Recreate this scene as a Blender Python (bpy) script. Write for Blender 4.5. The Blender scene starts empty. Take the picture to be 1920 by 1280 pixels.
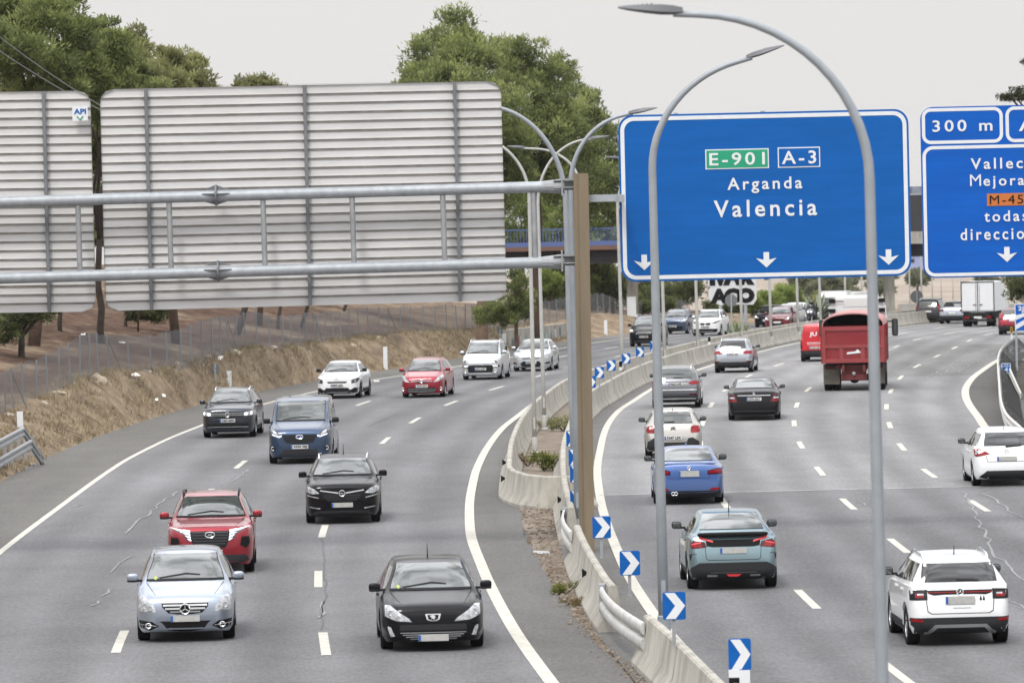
import bpy, bmesh, math, random
import numpy as np
from mathutils import Vector, Matrix, noise
from mathutils.bvhtree import BVHTree
from mathutils.geometry import delaunay_2d_cdt
S = bpy.context.scene
COL = S.collection
R = math.radians

# ---------------------------------------------------------------- camera
FPX, CAMH, PITCH, ROLL = 10000.0, 7.54, math.atan(243/10000.0), R(1.3)
cd = bpy.data.cameras.new('camera'); cam = bpy.data.objects.new('camera', cd); COL.objects.link(cam)
fw = Vector((0, math.cos(PITCH), -math.sin(PITCH))); up0 = Vector((0, math.sin(PITCH), math.cos(PITCH))); r0 = Vector((1, 0, 0))
cx_ = r0*math.cos(ROLL) - up0*math.sin(ROLL); cy_ = r0*math.sin(ROLL) + up0*math.cos(ROLL)
cam.matrix_world = Matrix(((cx_.x, cy_.x, -fw.x, 0), (cx_.y, cy_.y, -fw.y, 0), (cx_.z, cy_.z, -fw.z, CAMH), (0, 0, 0, 1)))
cd.sensor_width = 36; cd.lens = 36*FPX/1920; cd.clip_start = 1; cd.clip_end = 6000
cd.dof.use_dof = True; cd.dof.focus_distance = 122; cd.dof.aperture_fstop = 4.5
S.camera = cam
S.render.resolution_x = 1024; S.render.resolution_y = 682
# ---------------------------------------------------------------- sky and sun (thin even cloud cover)
SUN_EL, SUN_ROT = R(52), R(200)
W = bpy.data.worlds.new('World'); S.world = W; W.use_nodes = True
nt = W.node_tree; nt.nodes.clear()
def N(t, **k):
    n = nt.nodes.new(t)
    for a, b in k.items(): setattr(n, a, b)
    return n
sky = N('ShaderNodeTexSky', sky_type='NISHITA'); sky.sun_disc = False; sky.sun_elevation = SUN_EL; sky.sun_rotation = SUN_ROT
sky.dust_density = 4
sk = N('ShaderNodeMix', data_type='RGBA', blend_type='MULTIPLY'); sk.inputs[0].default_value = 1
nt.links.new(sky.outputs[0], sk.inputs[6]); sk.inputs[7].default_value = (.1, .1, .1, 1)
tc = N('ShaderNodeTexCoord'); sp = N('ShaderNodeSeparateXYZ'); nt.links.new(tc.outputs['Generated'], sp.inputs[0])
rmp = N('ShaderNodeValToRGB'); nt.links.new(sp.outputs[2], rmp.inputs[0])
e = rmp.color_ramp.elements; e[0].position = 0; e[0].color = (.86, .845, .825, 1); e[1].position = .95; e[1].color = (2.45, 2.47, 2.55, 1)
m1 = rmp.color_ramp.elements.new(.1); m1.color = (.86, .85, .83, 1)
m2 = rmp.color_ramp.elements.new(.4); m2.color = (1.5, 1.5, 1.53, 1)
mp = N('ShaderNodeMapping'); mp.inputs[3].default_value = (1, 1, 1.4); nt.links.new(tc.outputs['Generated'], mp.inputs[0])
nz = N('ShaderNodeTexNoise'); nz.inputs['Scale'].default_value = 5.5; nz.inputs['Detail'].default_value = 7; nz.inputs['Roughness'].default_value = .6; nt.links.new(mp.outputs[0], nz.inputs[0])
cl = N('ShaderNodeMapRange'); cl.inputs[1].default_value = .40; cl.inputs[2].default_value = .62; cl.inputs[3].default_value = .45; cl.inputs[4].default_value = 1.6
nt.links.new(nz.outputs[0], cl.inputs[0])
hz = N('ShaderNodeMapRange'); hz.inputs[1].default_value = .12; hz.inputs[2].default_value = .4; nt.links.new(sp.outputs[2], hz.inputs[0])
cm = N('ShaderNodeMix', data_type='FLOAT'); nt.links.new(hz.outputs[0], cm.inputs[0]); cm.inputs[2].default_value = 1; nt.links.new(cl.outputs[0], cm.inputs[3])
ov = N('ShaderNodeVectorMath', operation='SCALE'); nt.links.new(rmp.outputs[0], ov.inputs[0]); nt.links.new(cm.outputs[0], ov.inputs[3])
mx = N('ShaderNodeMix', data_type='RGBA'); mx.inputs[0].default_value = .92
nt.links.new(sk.outputs[2], mx.inputs[6]); nt.links.new(ov.outputs[0], mx.inputs[7])
bg = N('ShaderNodeBackground'); bg.inputs[1].default_value = 1.0; nt.links.new(mx.outputs[2], bg.inputs[0])
wo = N('ShaderNodeOutputWorld'); nt.links.new(bg.outputs[0], wo.inputs[0])
sd = bpy.data.lights.new('sun', 'SUN'); sun = bpy.data.objects.new('sun', sd); COL.objects.link(sun)
sd.energy = 1.8; sd.angle = R(11); sd.color = (1, .96, .9)
sun.rotation_euler = (R(90)-SUN_EL, 0, R(180)-SUN_ROT)
sun.location = (0, 0, 60)
S.view_settings.view_transform = 'Standard'; S.view_settings.look = 'None'; S.view_settings.exposure = 0.0; S.view_settings.gamma = 1
try: S.cycles.max_bounces = 6; S.cycles.transparent_max_bounces = 12
except Exception: pass

# ---------------------------------------------------------------- helpers
def pch(P):
    xs = [p[0] for p in P]; ys = [p[1] for p in P]; n = len(xs)
    h = [xs[i+1]-xs[i] for i in range(n-1)]; d = [(ys[i+1]-ys[i])/h[i] for i in range(n-1)]
    m = [d[0]]+[0]*(n-2)+[d[-1]]
    for i in range(1, n-1):
        if d[i-1]*d[i] > 0:
            w1 = 2*h[i]+h[i-1]; w2 = h[i]+2*h[i-1]; m[i] = (w1+w2)/(w1/d[i-1]+w2/d[i])
    def f(x):
        if x <= xs[0]: return ys[0]+m[0]*(x-xs[0])*0
        if x >= xs[-1]: return ys[-1]
        lo, hi = 0, n-1
        while hi-lo > 1:
            k = (lo+hi)//2
            if xs[k] <= x: lo = k
            else: hi = k
        t = (x-xs[lo])/h[lo]
        return ((1+2*t)*(1-t)**2*ys[lo]+t*(1-t)**2*h[lo]*m[lo]+t*t*(3-2*t)*ys[lo+1]+t*t*(t-1)*h[lo]*m[lo+1])
    return f
def sm(t): t = max(0, min(1, t)); return t*t*(3-2*t)
def zr(Y): return -3.2e-5*max(0, min(Y, 560)-220)**2 - (.0218*(Y-560) if Y > 560 else 0)
def ray(x, y):
    xi = (x-960)/FPX; yi = (640-y)/FPX
    a = math.cos(ROLL)*xi+math.sin(ROLL)*yi; b = -math.sin(ROLL)*xi+math.cos(ROLL)*yi
    return a, math.cos(PITCH)+math.sin(PITCH)*b, -math.sin(PITCH)+math.cos(PITCH)*b
def at(x, y, D):
    a, b, c = ray(x, y); return Vector((a*D/b, D, CAMH+c*D/b))
def gp(x, y, dz=0):
    a, b, c = ray(x, y); Y = 100.0
    for i in range(60): Y = .5*Y+.5*min(2000, (zr(Y)+dz-CAMH)/c*b)
    return Vector((a*Y/b, Y, zr(Y)+dz))

class MB:
    def __init__(s): s.v = []; s.f = []
    def add(s, v, f):
        o = len(s.v); s.v += [tuple(p) for p in v]; s.f += [tuple(i+o for i in q) for q in f]; return s
    def box(s, c, d, rot=None):
        x, y, z = d[0]/2, d[1]/2, d[2]/2
        v = [Vector(p) for p in ((-x,-y,-z),(x,-y,-z),(x,y,-z),(-x,y,-z),(-x,-y,z),(x,-y,z),(x,y,z),(-x,y,z))]
        if rot is not None: v = [rot@p for p in v]
        c = Vector(c)
        return s.add([p+c for p in v], [(0,3,2,1),(4,5,6,7),(0,1,5,4),(1,2,6,5),(2,3,7,6),(3,0,4,7)])
    def tube(s, pts, rad, n=8, cap=True):
        pts = [Vector(p) for p in pts]; m = len(pts)
        if not hasattr(rad, '__len__'): rad = [rad]*m
        v = []; f = []; u = None
        for i, p in enumerate(pts):
            t = (pts[min(i+1, m-1)]-pts[max(i-1, 0)]).normalized()
            if u is None: u = t.orthogonal().normalized()
            else: u = (u-t*u.dot(t)).normalized()
            w = t.cross(u)
            for k in range(n):
                a = 2*math.pi*(k+.5)/n; v.append(p+(u*math.cos(a)+w*math.sin(a))*rad[i])
        for i in range(m-1):
            for k in range(n): f.append((i*n+k, i*n+(k+1)%n, (i+1)*n+(k+1)%n, (i+1)*n+k))
        if cap: f.append(tuple(range(n))[::-1]); f.append(tuple(range((m-1)*n, m*n)))
        return s.add(v, f)
    def lathe(s, c, prof, axis='x', n=20):   # prof: (axial, radius)
        v = []; f = []; c = Vector(c); m = len(prof)
        for a_, r_ in prof:
            for k in range(n):
                t = 2*math.pi*k/n; p, q = r_*math.cos(t), r_*math.sin(t)
                v.append(c+Vector({'x': (a_, p, q), 'y': (p, a_, q), 'z': (p, q, a_)}[axis]))
        for i in range(m-1):
            for k in range(n): f.append((i*n+k, i*n+(k+1)%n, (i+1)*n+(k+1)%n, (i+1)*n+k))
        return s.add(v, f)
    def prism(s, poly, y0, y1, fn):          # poly 2D, extruded between y0,y1 through fn(u,v,y)->point
        n = len(poly); v = [fn(u, w, y0) for u, w in poly]+[fn(u, w, y1) for u, w in poly]
        f = [tuple(range(n)), tuple(range(2*n-1, n-1, -1))]+[(i, n+i, n+(i+1) % n, (i+1) % n) for i in range(n)]
        return s.add(v, f)
    def build(s, name, mat, parent=None, smooth=False, angle=None):
        me = bpy.data.meshes.new(name); me.from_pydata(s.v, [], s.f); me.update()
        bm = bmesh.new(); bm.from_mesh(me); bmesh.ops.recalc_face_normals(bm, faces=bm.faces); bm.to_mesh(me); bm.free()
        return link(name, me, mat, parent, smooth, angle)
def link(name, me, mat, parent=None, smooth=False, angle=None):
    if mat is not None and not me.materials: me.materials.append(mat)
    if smooth:
        me.polygons.foreach_set('use_smooth', [True]*len(me.polygons))
        if angle: me.set_sharp_from_angle(angle=R(angle))
    o = bpy.data.objects.new(name, me); COL.objects.link(o)
    if parent is not None: o.parent = parent
    return o
def tag(o, label=None, cat=None, group=None, kind=None):
    for k, v in (('label', label), ('category', cat), ('group', group), ('kind', kind)):
        if v: o[k] = v
    return o
def empty(name, loc, label, cat, group=None, rz=0):
    o = bpy.data.objects.new(name, None); o.empty_display_size = .3; COL.objects.link(o)
    o.location = loc; o.rotation_euler = (0, 0, rz); return tag(o, label, cat, group)
def copy_tree(o, parent=None):
    c = o.copy(); COL.objects.link(c)
    if parent is not None: c.parent = parent
    for ch in list(o.children): copy_tree(ch, c)
    return c

# ---------------------------------------------------------------- materials
def mat(name, col, rough=.6, metal=0, coat=0, emit=0, spec=.5, var=0, vs=2.0, bump=0, bs=20.0, col2=None, trans=0, coord='Object', stretch=None):
    m = bpy.data.materials.new(name); m.use_nodes = True; t = m.node_tree; b = t.nodes['Principled BSDF']
    b.inputs['Base Color'].default_value = (*col, 1); b.inputs['Roughness'].default_value = rough; b.inputs['Metallic'].default_value = metal
    b.inputs['Specular IOR Level'].default_value = spec
    if coat: b.inputs['Coat Weight'].default_value = coat; b.inputs['Coat Roughness'].default_value = .04
    if emit: b.inputs['Emission Color'].default_value = (*col, 1); b.inputs['Emission Strength'].default_value = emit
    tcn = t.nodes.new('ShaderNodeTexCoord'); src = tcn.outputs[coord]
    if stretch:
        mm = t.nodes.new('ShaderNodeMapping'); mm.inputs[3].default_value = stretch; t.links.new(src, mm.inputs[0]); src = mm.outputs[0]
    if var or col2:
        n = t.nodes.new('ShaderNodeTexNoise'); n.inputs['Scale'].default_value = vs; n.inputs['Detail'].default_value = 6; n.inputs['Roughness'].default_value = .65
        t.links.new(src, n.inputs[0])
        r = t.nodes.new('ShaderNodeValToRGB'); t.links.new(n.outputs[0], r.inputs[0])
        c2 = col2 or tuple(max(0, c*(1-var)) for c in col); c1 = col if col2 else tuple(min(1, c*(1+var)) for c in col)
        r.color_ramp.elements[0].position = .35; r.color_ramp.elements[1].position = .65
        r.color_ramp.elements[0].color = (*c2, 1); r.color_ramp.elements[1].color = (*c1, 1)
        t.links.new(r.outputs[0], b.inputs['Base Color'])
    if bump:
        n2 = t.nodes.new('ShaderNodeTexNoise'); n2.inputs['Scale'].default_value = bs; n2.inputs['Detail'].default_value = 4; t.links.new(src, n2.inputs[0])
        bp = t.nodes.new('ShaderNodeBump'); bp.inputs['Strength'].default_value = bump; bp.inputs['Distance'].default_value = .05
        t.links.new(n2.outputs[0], bp.inputs['Height']); t.links.new(bp.outputs[0], b.inputs['Normal'])
    return m
def asphalt(name, c, light=1.0):
    m = bpy.data.materials.new(name); m.use_nodes = True; t = m.node_tree; b = t.nodes['Principled BSDF']; b.inputs['Roughness'].default_value = .85
    b.inputs['Specular IOR Level'].default_value = .25
    tcn = t.nodes.new('ShaderNodeTexCoord')
    def nz(scale, detail, st=(1, 1, 1), src='Object'):
        mm = t.nodes.new('ShaderNodeMapping'); mm.inputs[3].default_value = st; t.links.new(tcn.outputs[src], mm.inputs[0])
        n = t.nodes.new('ShaderNodeTexNoise'); n.inputs['Scale'].default_value = scale; n.inputs['Detail'].default_value = detail; t.links.new(mm.outputs[0], n.inputs[0]); return n.outputs[0]
    def mr(s, a, b2, lo, hi):
        q = t.nodes.new('ShaderNodeMapRange'); q.inputs[1].default_value = a; q.inputs[2].default_value = b2; q.inputs[3].default_value = lo; q.inputs[4].default_value = hi; t.links.new(s, q.inputs[0]); return q.outputs[0]
    def mul(a, b2):
        q = t.nodes.new('ShaderNodeMath'); q.operation = 'MULTIPLY'; t.links.new(a, q.inputs[0]); t.links.new(b2, q.inputs[1]); return q.outputs[0]
    g = mul(mr(nz(9, 3, (1, .3, 1)), .3, .7, .90, 1.10), mr(nz(17, 2, (1, .17, 1)), .3, .7, .87, 1.13))
    g = mul(g, mr(nz(.22, 5, (1.8, .10, 1)), .3, .7, .76, 1.13)); g = mul(g, mr(nz(1.1, 3, (1, .45, 1)), .35, .75, 1.05, .90))     # long worn streaks
    g = mul(g, mr(nz(.06, 3), .3, .7, .9, 1.1))
    uv = t.nodes.new('ShaderNodeAttribute'); uv.attribute_name = 'lane'    # wheel tracks polished along each lane
    sn = t.nodes.new('ShaderNodeMath'); sn.operation = 'COSINE'; s2 = t.nodes.new('ShaderNodeMath'); s2.operation = 'MULTIPLY'; s2.inputs[1].default_value = 4*math.pi
    t.links.new(uv.outputs['Fac'], s2.inputs[0]); t.links.new(s2.outputs[0], sn.inputs[0])
    g = mul(g, mr(sn.outputs[0], -1, 1, .86, 1.07))
    v = t.nodes.new('ShaderNodeVectorMath'); v.operation = 'SCALE'; v.inputs[0].default_value = c; t.links.new(g, v.inputs[3])
    t.links.new(v.outputs[0], b.inputs['Base Color'])
    bp = t.nodes.new('ShaderNodeBump'); bp.inputs['Strength'].default_value = .3; bp.inputs['Distance'].default_value = .02
    t.links.new(nz(25, 3), bp.inputs['Height']); t.links.new(bp.outputs[0], b.inputs['Normal'])
    return m
M = {}
M['white_paint'] = mat('road_paint', (.56, .54, .475), .75, vs=3.5, col2=(.40, .385, .34))
M['concrete'] = mat('concrete', (.43, .41, .36), .88, col2=(.25, .235, .205), vs=2.0, bump=.35, bs=9, stretch=(1, 1, .3))
M['concrete_dark'] = mat('concrete_dark', (.30, .28, .25), .9, col2=(.2, .19, .17), vs=1.1, bump=.25, bs=6)
M['galv'] = mat('galvanised_steel', (.34, .365, .39), .55, .3, var=.12, vs=5)
M['post_grey'] = mat('fence_post_grey', (.20, .215, .235), .6, .3)
M['upright'] = mat('upright_grey', (.17, .18, .19), .6, .3, var=.12, vs=4)
M['galv_dull'] = mat('galvanised_dull', (.30, .31, .32), .6, .3, var=.15, vs=4)
M['lamp_paint'] = mat('lamp_grey', (.29, .315, .34), .5, .2, var=.07, vs=3)
M['lamp_old'] = mat('lamp_pale_grey', (.42, .42, .40), .6, .1, var=.1, vs=3)
M['lamp_head'] = mat('lamp_head', (.12, .125, .135), .5, .2)
M['rust_post'] = mat('weathered_post', (.215, .168, .108), .75, .0, col2=(.155, .122, .082), vs=1.2, stretch=(2, 2, .25))
M['alu'] = mat('aluminium_slat', (.64, .64, .635), .6, .0, col2=(.54, .54, .535), vs=1.6, stretch=(.3, 1, 1.6))
M['alu_edge'] = mat('aluminium_flange', (.24, .22, .20), .7, .1, var=.3, vs=3)
def sign_mat(name, c):
    m = mat(name, c, .5, spec=.22, col2=tuple(q*.84 for q in c), vs=1.3, stretch=(.35, 1, 2.5)); t = m.node_tree; b = t.nodes['Principled BSDF']; src = b.inputs['Base Color'].links[0].from_socket
    tc_ = t.nodes.new('ShaderNodeTexCoord'); s_ = t.nodes.new('ShaderNodeSeparateXYZ'); t.links.new(tc_.outputs['Object'], s_.inputs[0])
    def mm(op, a, k):
        n = t.nodes.new('ShaderNodeMath'); n.operation = op; t.links.new(a, n.inputs[0]); n.inputs[1].default_value = k; return n.outputs[0]
    f = mm('LESS_THAN', mm('FRACT', mm('MULTIPLY', mm('ADD', s_.outputs[2], 50), 5.7), 0), .07)     # joints between the extruded planks
    mx_ = t.nodes.new('ShaderNodeMix'); mx_.data_type = 'RGBA'; t.links.new(f, mx_.inputs[0]); t.links.new(src, mx_.inputs[6]); mx_.inputs[7].default_value = (*[q*.86 for q in c], 1); t.links.new(mx_.outputs[2], b.inputs['Base Color']); return m
M['sign_blue'] = sign_mat('sign_blue', (.001, .105, .40))
M['sign_blue2'] = sign_mat('sign_blue_bright', (.001, .102, .48))
M['sign_dark'] = mat('sign_blue_deep', (.01, .06, .24), .4)
M['sign_white'] = mat('sign_white', (.68, .70, .72), .45, var=.04, vs=4)
M['sign_green'] = mat('sign_green', (.01, .30, .16), .4)
M['sign_orange'] = mat('sign_orange', (.52, .15, .03), .45)
M['black'] = mat('black_plastic', (.008, .008, .009), .6, spec=.15)
M['sign_back'] = mat('sign_grey_back', (.17, .175, .18), .5, .3)
M['rubber'] = mat('tyre_rubber', (.010, .010, .011), .85, spec=.15)
M['trim'] = mat('dark_trim', (.012, .0125, .014), .5, spec=.2)
M['clad'] = mat('cladding', (.024, .025, .028), .65, spec=.2)
M['under'] = mat('underbody', (.008, .008, .008), .9)
M['rim'] = mat('alloy_rim', (.42, .43, .44), .35, .7)
M['rim_dark'] = mat('dark_rim', (.06, .06, .065), .4, .5)
M['chrome'] = mat('chrome', (.75, .76, .77), .15, 1.0)
M['glass'] = mat('car_glass', (.03, .038, .036), .03, 0, .6, 0, 1.0)
M['glass_dark'] = mat('tinted_glass', (.014, .015, .017), .04, 0, .3, 0, .8)
M['clear'] = mat('headlamp_lens', (.66, .68, .70), .08, .2, .8, col2=(.22, .23, .25), vs=11)
M['clear_dark'] = mat('headlamp_dark', (.07, .075, .08), .08, .3, .8)
M['lit'] = mat('daytime_light', (.9, .93, 1.0), .3, emit=1.3)
M['red_lens'] = mat('tail_lens', (.30, .006, .012), .15, 0, .2, 0, .3, col2=(.16, .004, .008), vs=9)
M['red_dark'] = mat('tail_lens_dark', (.07, .005, .008), .15, 0, .25, 0, .3)
M['red_lit'] = mat('lit_tail_bar', (.7, .05, .06), .3, emit=.35)
M['plate'] = mat('number_plate', (.66, .66, .64), .4)
M['plate_grey'] = mat('number_plate_worn', (.42, .42, .40), .5, var=.1, vs=12)
M['plate_blue'] = mat('plate_band', (.02, .10, .38), .4)
M['bark'] = mat('pine_bark', (.10, .062, .042), .95, col2=(.06, .04, .03), vs=3, bump=.6, bs=8)
M['bark_light'] = mat('pine_bark_light', (.21, .14, .10), .95, col2=(.12, .085, .065), vs=5, bump=.6, bs=8)
M['bark_dark'] = mat('dark_bark', (.05, .038, .03), .95, var=.3, vs=3)
M['wire'] = mat('cable', (.25, .25, .25), .5)
M['bridge_blue'] = mat('railing_blue', (.075, .115, .27), .6)
M['bridge_rust'] = mat('bridge_edge', (.17, .095, .065), .85, col2=(.12, .07, .055), vs=1.2)
M['bridge_dark'] = mat('bridge_girder', (.035, .034, .038), .8, var=.2, vs=.8)
M['litter_w'] = mat('white_litter', (.7, .7, .68), .6)
M['rock'] = mat('rock', (.33, .28, .22), .9, var=.25, vs=4)
M['yellow'] = mat('reflector_yellow', (.55, .32, .02), .4)
TXT = {}
def text(s, bold=.02, space=1.1):
    k = (s, bold, space)
    if k not in TXT:
        c = bpy.data.curves.new('lettering', 'FONT'); c.body = s; c.offset = bold; c.space_character = space; c.resolution_u = 3; c.extrude = .008
        o = bpy.data.objects.new('t', c); COL.objects.link(o); bpy.context.view_layer.update()
        me = bpy.data.meshes.new_from_object(o.evaluated_get(bpy.context.evaluated_depsgraph_get()))
        bpy.data.objects.remove(o); bpy.data.curves.remove(c)
        a = np.empty(len(me.vertices)*3); me.vertices.foreach_get('co', a); a = a.reshape(-1, 3)
        f = [tuple(p.vertices) for p in me.polygons]; bpy.data.meshes.remove(me)
        TXT[k] = (a, f)
    a, f = TXT[k]; return a.copy(), f
for s_ in ():
    text(s_)
# ---------------------------------------------------------------- road lines
EXT = [(350, 26.2), (400, 38.7), (450, 53.5), (500, 70.9), (600, 112.6), (760, 200)]
Rin = pch([(0, 9.5), (40, 5.75), (60, 4.42), (85, 3.1), (98, 2.55), (114, 2.25), (131, 2.18), (150, 2.32), (170, 2.76), (184, 3.18), (199, 3.9), (210, 4.75), (225, 6.0), (248, 8.56), (256, 9.6), (278, 12.65), (305, 16.9)]+EXT)
Lin = pch([(0, 7), (40, 3.6), (60, 2.09), (85, .52), (97, -.12), (113, -.73), (127, -1.1), (141, -1.2), (153, -1.16), (163, -1.03), (174, -.79), (186, -.4), (196, .11), (210, .9), (224, 2.2), (238, 3.9), (262, 7.0), (300, 12.6)]+[(a, b-3.7) for a, b in EXT])
Ld2 = pch([(0, 3.5), (40, .1), (60, -1.6), (94, -3.43), (110.5, -4.13), (127, -4.61), (150, -4.85), (178, -4.31), (195, -3.6), (210, -2.62), (224, -1.21), (238, .44), (262, 3.3), (300, 9.1)]+[(a, b-7.2) for a, b in EXT])
Ld1 = pch([(0, .5), (40, -3), (60, -4.6), (95, -7.13), (148, -8.47), (163, -8.39), (211, -6.24), (238, -3.2), (262, 0), (300, 5.8)]+[(a, b-10.6) for a, b in EXT])
Lle = pch([(0, -4), (40, -7.5), (60, -9), (90, -10.7), (110, -11.5), (122, -11.85), (138, -12.05), (165, -12.25), (180, -12.0), (194, -11.43), (215, -10.1), (229.5, -8.52), (243, -6.63), (250.4, -5.25), (263, -2.97), (280.6, -.13), (301.7, 3.01), (313.5, 4.7), (324.3, 6.62)]+[(a, b-14.3) for a, b in EXT])
RA = pch([(0, 12.5), (40, 8.6), (60, 7.4), (85.6, 6.05), (102.4, 5.53), (118, 5.33), (135, 5.31), (165, 5.8), (204.6, 7.62), (237.4, 10.5), (261.8, 13.8), (285, 17.1), (305, 20.3)]+[(a, b+3.5) for a, b in EXT])
RB = pch([(0, 16.5), (40, 12.4), (60, 10.9), (90, 9.1), (117.3, 8.41), (134, 8.36), (150.7, 8.63), (167.4, 9.0), (184.3, 9.69), (201.5, 10.71), (216.9, 11.95), (250, 16), (284.9, 20.5), (298.8, 22.4)]+[(a, b+7) for a, b in EXT])
RC = pch([(0, 21), (40, 16.5), (60, 14.6), (90, 12.6), (132, 11.47), (148, 11.52), (164.7, 11.97), (181.7, 12.8), (200, 14.0), (228.9, 16.6), (243.7, 18.3), (254.5, 19.8), (268.7, 21.7), (281.8, 23.5), (295.4, 25.3), (307.9, 27.1)]+[(a, b+10.6) for a, b in EXT])
Rout = pch([(0, 25), (40, 20.5), (60, 18.6), (90, 16.5), (130, 15.2), (160, 15.2), (176.4, 15.66), (185.8, 16.2), (201.4, 17.15), (212.8, 18.05), (227.4, 19.6), (239.7, 21.2), (253.6, 23.1), (285, 28), (310, 32)]+[(a, b+15) for a, b in EXT])
def slope(f, Y): return (f(Y+2)-f(Y-2))/4
Ys = [30+2.5*i for i in range(150)]; Ys += [405+6*i for i in range(52)]
def strip(name, fa, fb, Y0, Y1, dz, m, n=1, parent=None, lanes=None):
    v = []; f = []; lane = []
    yy = [Y0]+[y for y in Ys if Y0 < y < Y1]+[Y1]
    for y in yy:
        a, b = fa(y), fb(y)
        for k in range(n+1):
            x = a+(b-a)*k/n; v.append((x, y, zr(y)+dz))
            lane.append(lanes(x, y) if lanes else .25)
    for i in range(len(yy)-1):
        for k in range(n): o = i*(n+1)+k; f.append((o, o+1, o+n+2, o+n+1))
    me = bpy.data.meshes.new(name); me.from_pydata(v, [], f)
    at_ = me.attributes.new('lane', 'FLOAT', 'POINT'); at_.data.foreach_set('value', lane)
    return link(name, me, m, parent)
def laneL(x, y):
    p = [Lle(y), Ld1(y), Ld2(y), Lin(y)]
    for i in range(3):
        if x <= p[i+1]: return i+(x-p[i])/(p[i+1]-p[i])
    return 3.0
def laneR(x, y):
    p = [Rin(y), RA(y), RB(y), RC(y), Rout(y)]
    for i in range(4):
        if x <= p[i+1]: return i+(x-p[i])/(p[i+1]-p[i])
    return 4.0
A_L = asphalt('asphalt_left', (.150, .150, .155)); A_R = asphalt('asphalt_right', (.205, .205, .207))
A_N = asphalt('asphalt_coarse', (.142, .142, .147)); A_S = asphalt('asphalt_shoulder', (.148, .145, .138)); A_G = asphalt('asphalt_gore', (.11, .106, .10))
A_P = asphalt('asphalt_repair', (.165, .165, .163)); A_LS = asphalt('asphalt_hard_shoulder', (.150, .145, .134))
st = 'structure'
tag(strip('road', Lle, lambda y: Lin(y)+.12, 30, 700, 0, A_L, 24, lanes=laneL), kind=st)
tag(strip('hard_shoulder', lambda y: Lle(y)-3.0-.25*noise.noise((0, y*.3, 0)), lambda y: Lle(y)+.05, 30, 420, -.004, A_LS, 2), kind=st)
tag(strip('inner_shoulder', lambda y: Lin(y)+.1, lambda y: Lin(y)+1.3+.12*noise.noise((3, y*.35, 0)), 30, 420, -.004, A_S, 2), kind=st)
tag(strip('road', lambda y: Rin(y)-1.25, lambda y: Rin(y)+.1, 30, 700, -.004, A_S, 2), kind=st).name = 'verge_asphalt'
tag(strip('road', Rin, lambda y: Rout(y)+(.15 if y < 250 else .15+min(28, (y-250)*.55)), 30, 700, 0, A_R, 30, lanes=laneR), kind=st)
tag(strip('road', lambda y: Rout(y)+.1, lambda y: Rout(y)+2.4-(max(0, y-205)*.045), 30, 256, -.004, A_G, 2), kind=st).name = 'gore_asphalt'
tag(strip('resurfaced_road', lambda y: Rin(y)+.02, lambda y: Rout(y)-.1, 30, 140.8, .004, A_N, 24, lanes=laneR), kind=st)
tag(strip('resurfaced_road', lambda y: Rin(y)+7.2, lambda y: Rout(y)+(0 if y < 252 else min(26, (y-252)*.5)), 232, 286, .004, A_P, 16, lanes=laneR), kind=st)
# painted markings
def lines(name, rows):
    mb = MB()
    for f, w, Y0, Y1, dash, ph, per in rows:
        yy = []
        if not dash: yy = [(Y0+i*1.5, Y0+(i+1)*1.5) for i in range(int((Y1-Y0)/1.5))]
        else:
            k = math.ceil((Y0-ph)/per)
            while ph+k*per < Y1:
                c = ph+k*per; yy += [(c-dash/2+dash*i/4, c-dash/2+dash*(i+1)/4) for i in range(4)]; k += 1
        for a, b in yy:
            g = 1/math.sqrt(1+slope(f, a)**2)
            mb.add([(f(a)-w/2/g, a, zr(a)+.008), (f(a)+w/2/g, a, zr(a)+.008), (f(b)+w/2/g, b, zr(b)+.008), (f(b)-w/2/g, b, zr(b)+.008)], [(0, 1, 2, 3)])
    return tag(mb.build(name, M['white_paint']), kind=st)
lines('lane_markings', [(Lle, .17, 40, 420, 0, 0, 0), (Lin, .235, 40, 420, 0, 0, 0), (Ld2, .17, 70, 400, 5, 94, 16.8), (Ld1, .17, 70, 400, 5, 95.5, 16.9)])
lines('lane_markings', [(Rin, .225, 40, 470, 0, 0, 0), (Rout, .29, 40, 255, 0, 0, 0), (RA, .17, 70, 430, 5, 102, 16.9), (RB, .17, 70, 430, 5, 117.3, 16.8), (RC, .17, 125, 430, 5, 132, 16.4),
    (lambda y: RC(y)+3.6+.012*(y-240), .16, 262, 430, 5, 270, 16.4), (lambda y: RC(y)+7.2+.02*(y-240), .16, 300, 430, 5, 305, 16.4)])
mb = MB()
for k_ in range(24):
    a_, b_ = Rin(140.8)+(Rout(140.8)-Rin(140.8))*k_/24, Rin(140.8)+(Rout(140.8)-Rin(140.8))*(k_+1)/24; mb.add([(a_, 140.7+.06*(k_ % 2), .0095), (b_, 140.76-.06*(k_ % 2), .0095), (b_, 140.98, .0095), (a_, 140.98, .0095)], [(0, 1, 2, 3)])
tag(mb.build('pavement_joint', mat('joint_grit', (.30, .30, .30), .9, var=.3, vs=3)), kind=st)
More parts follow.
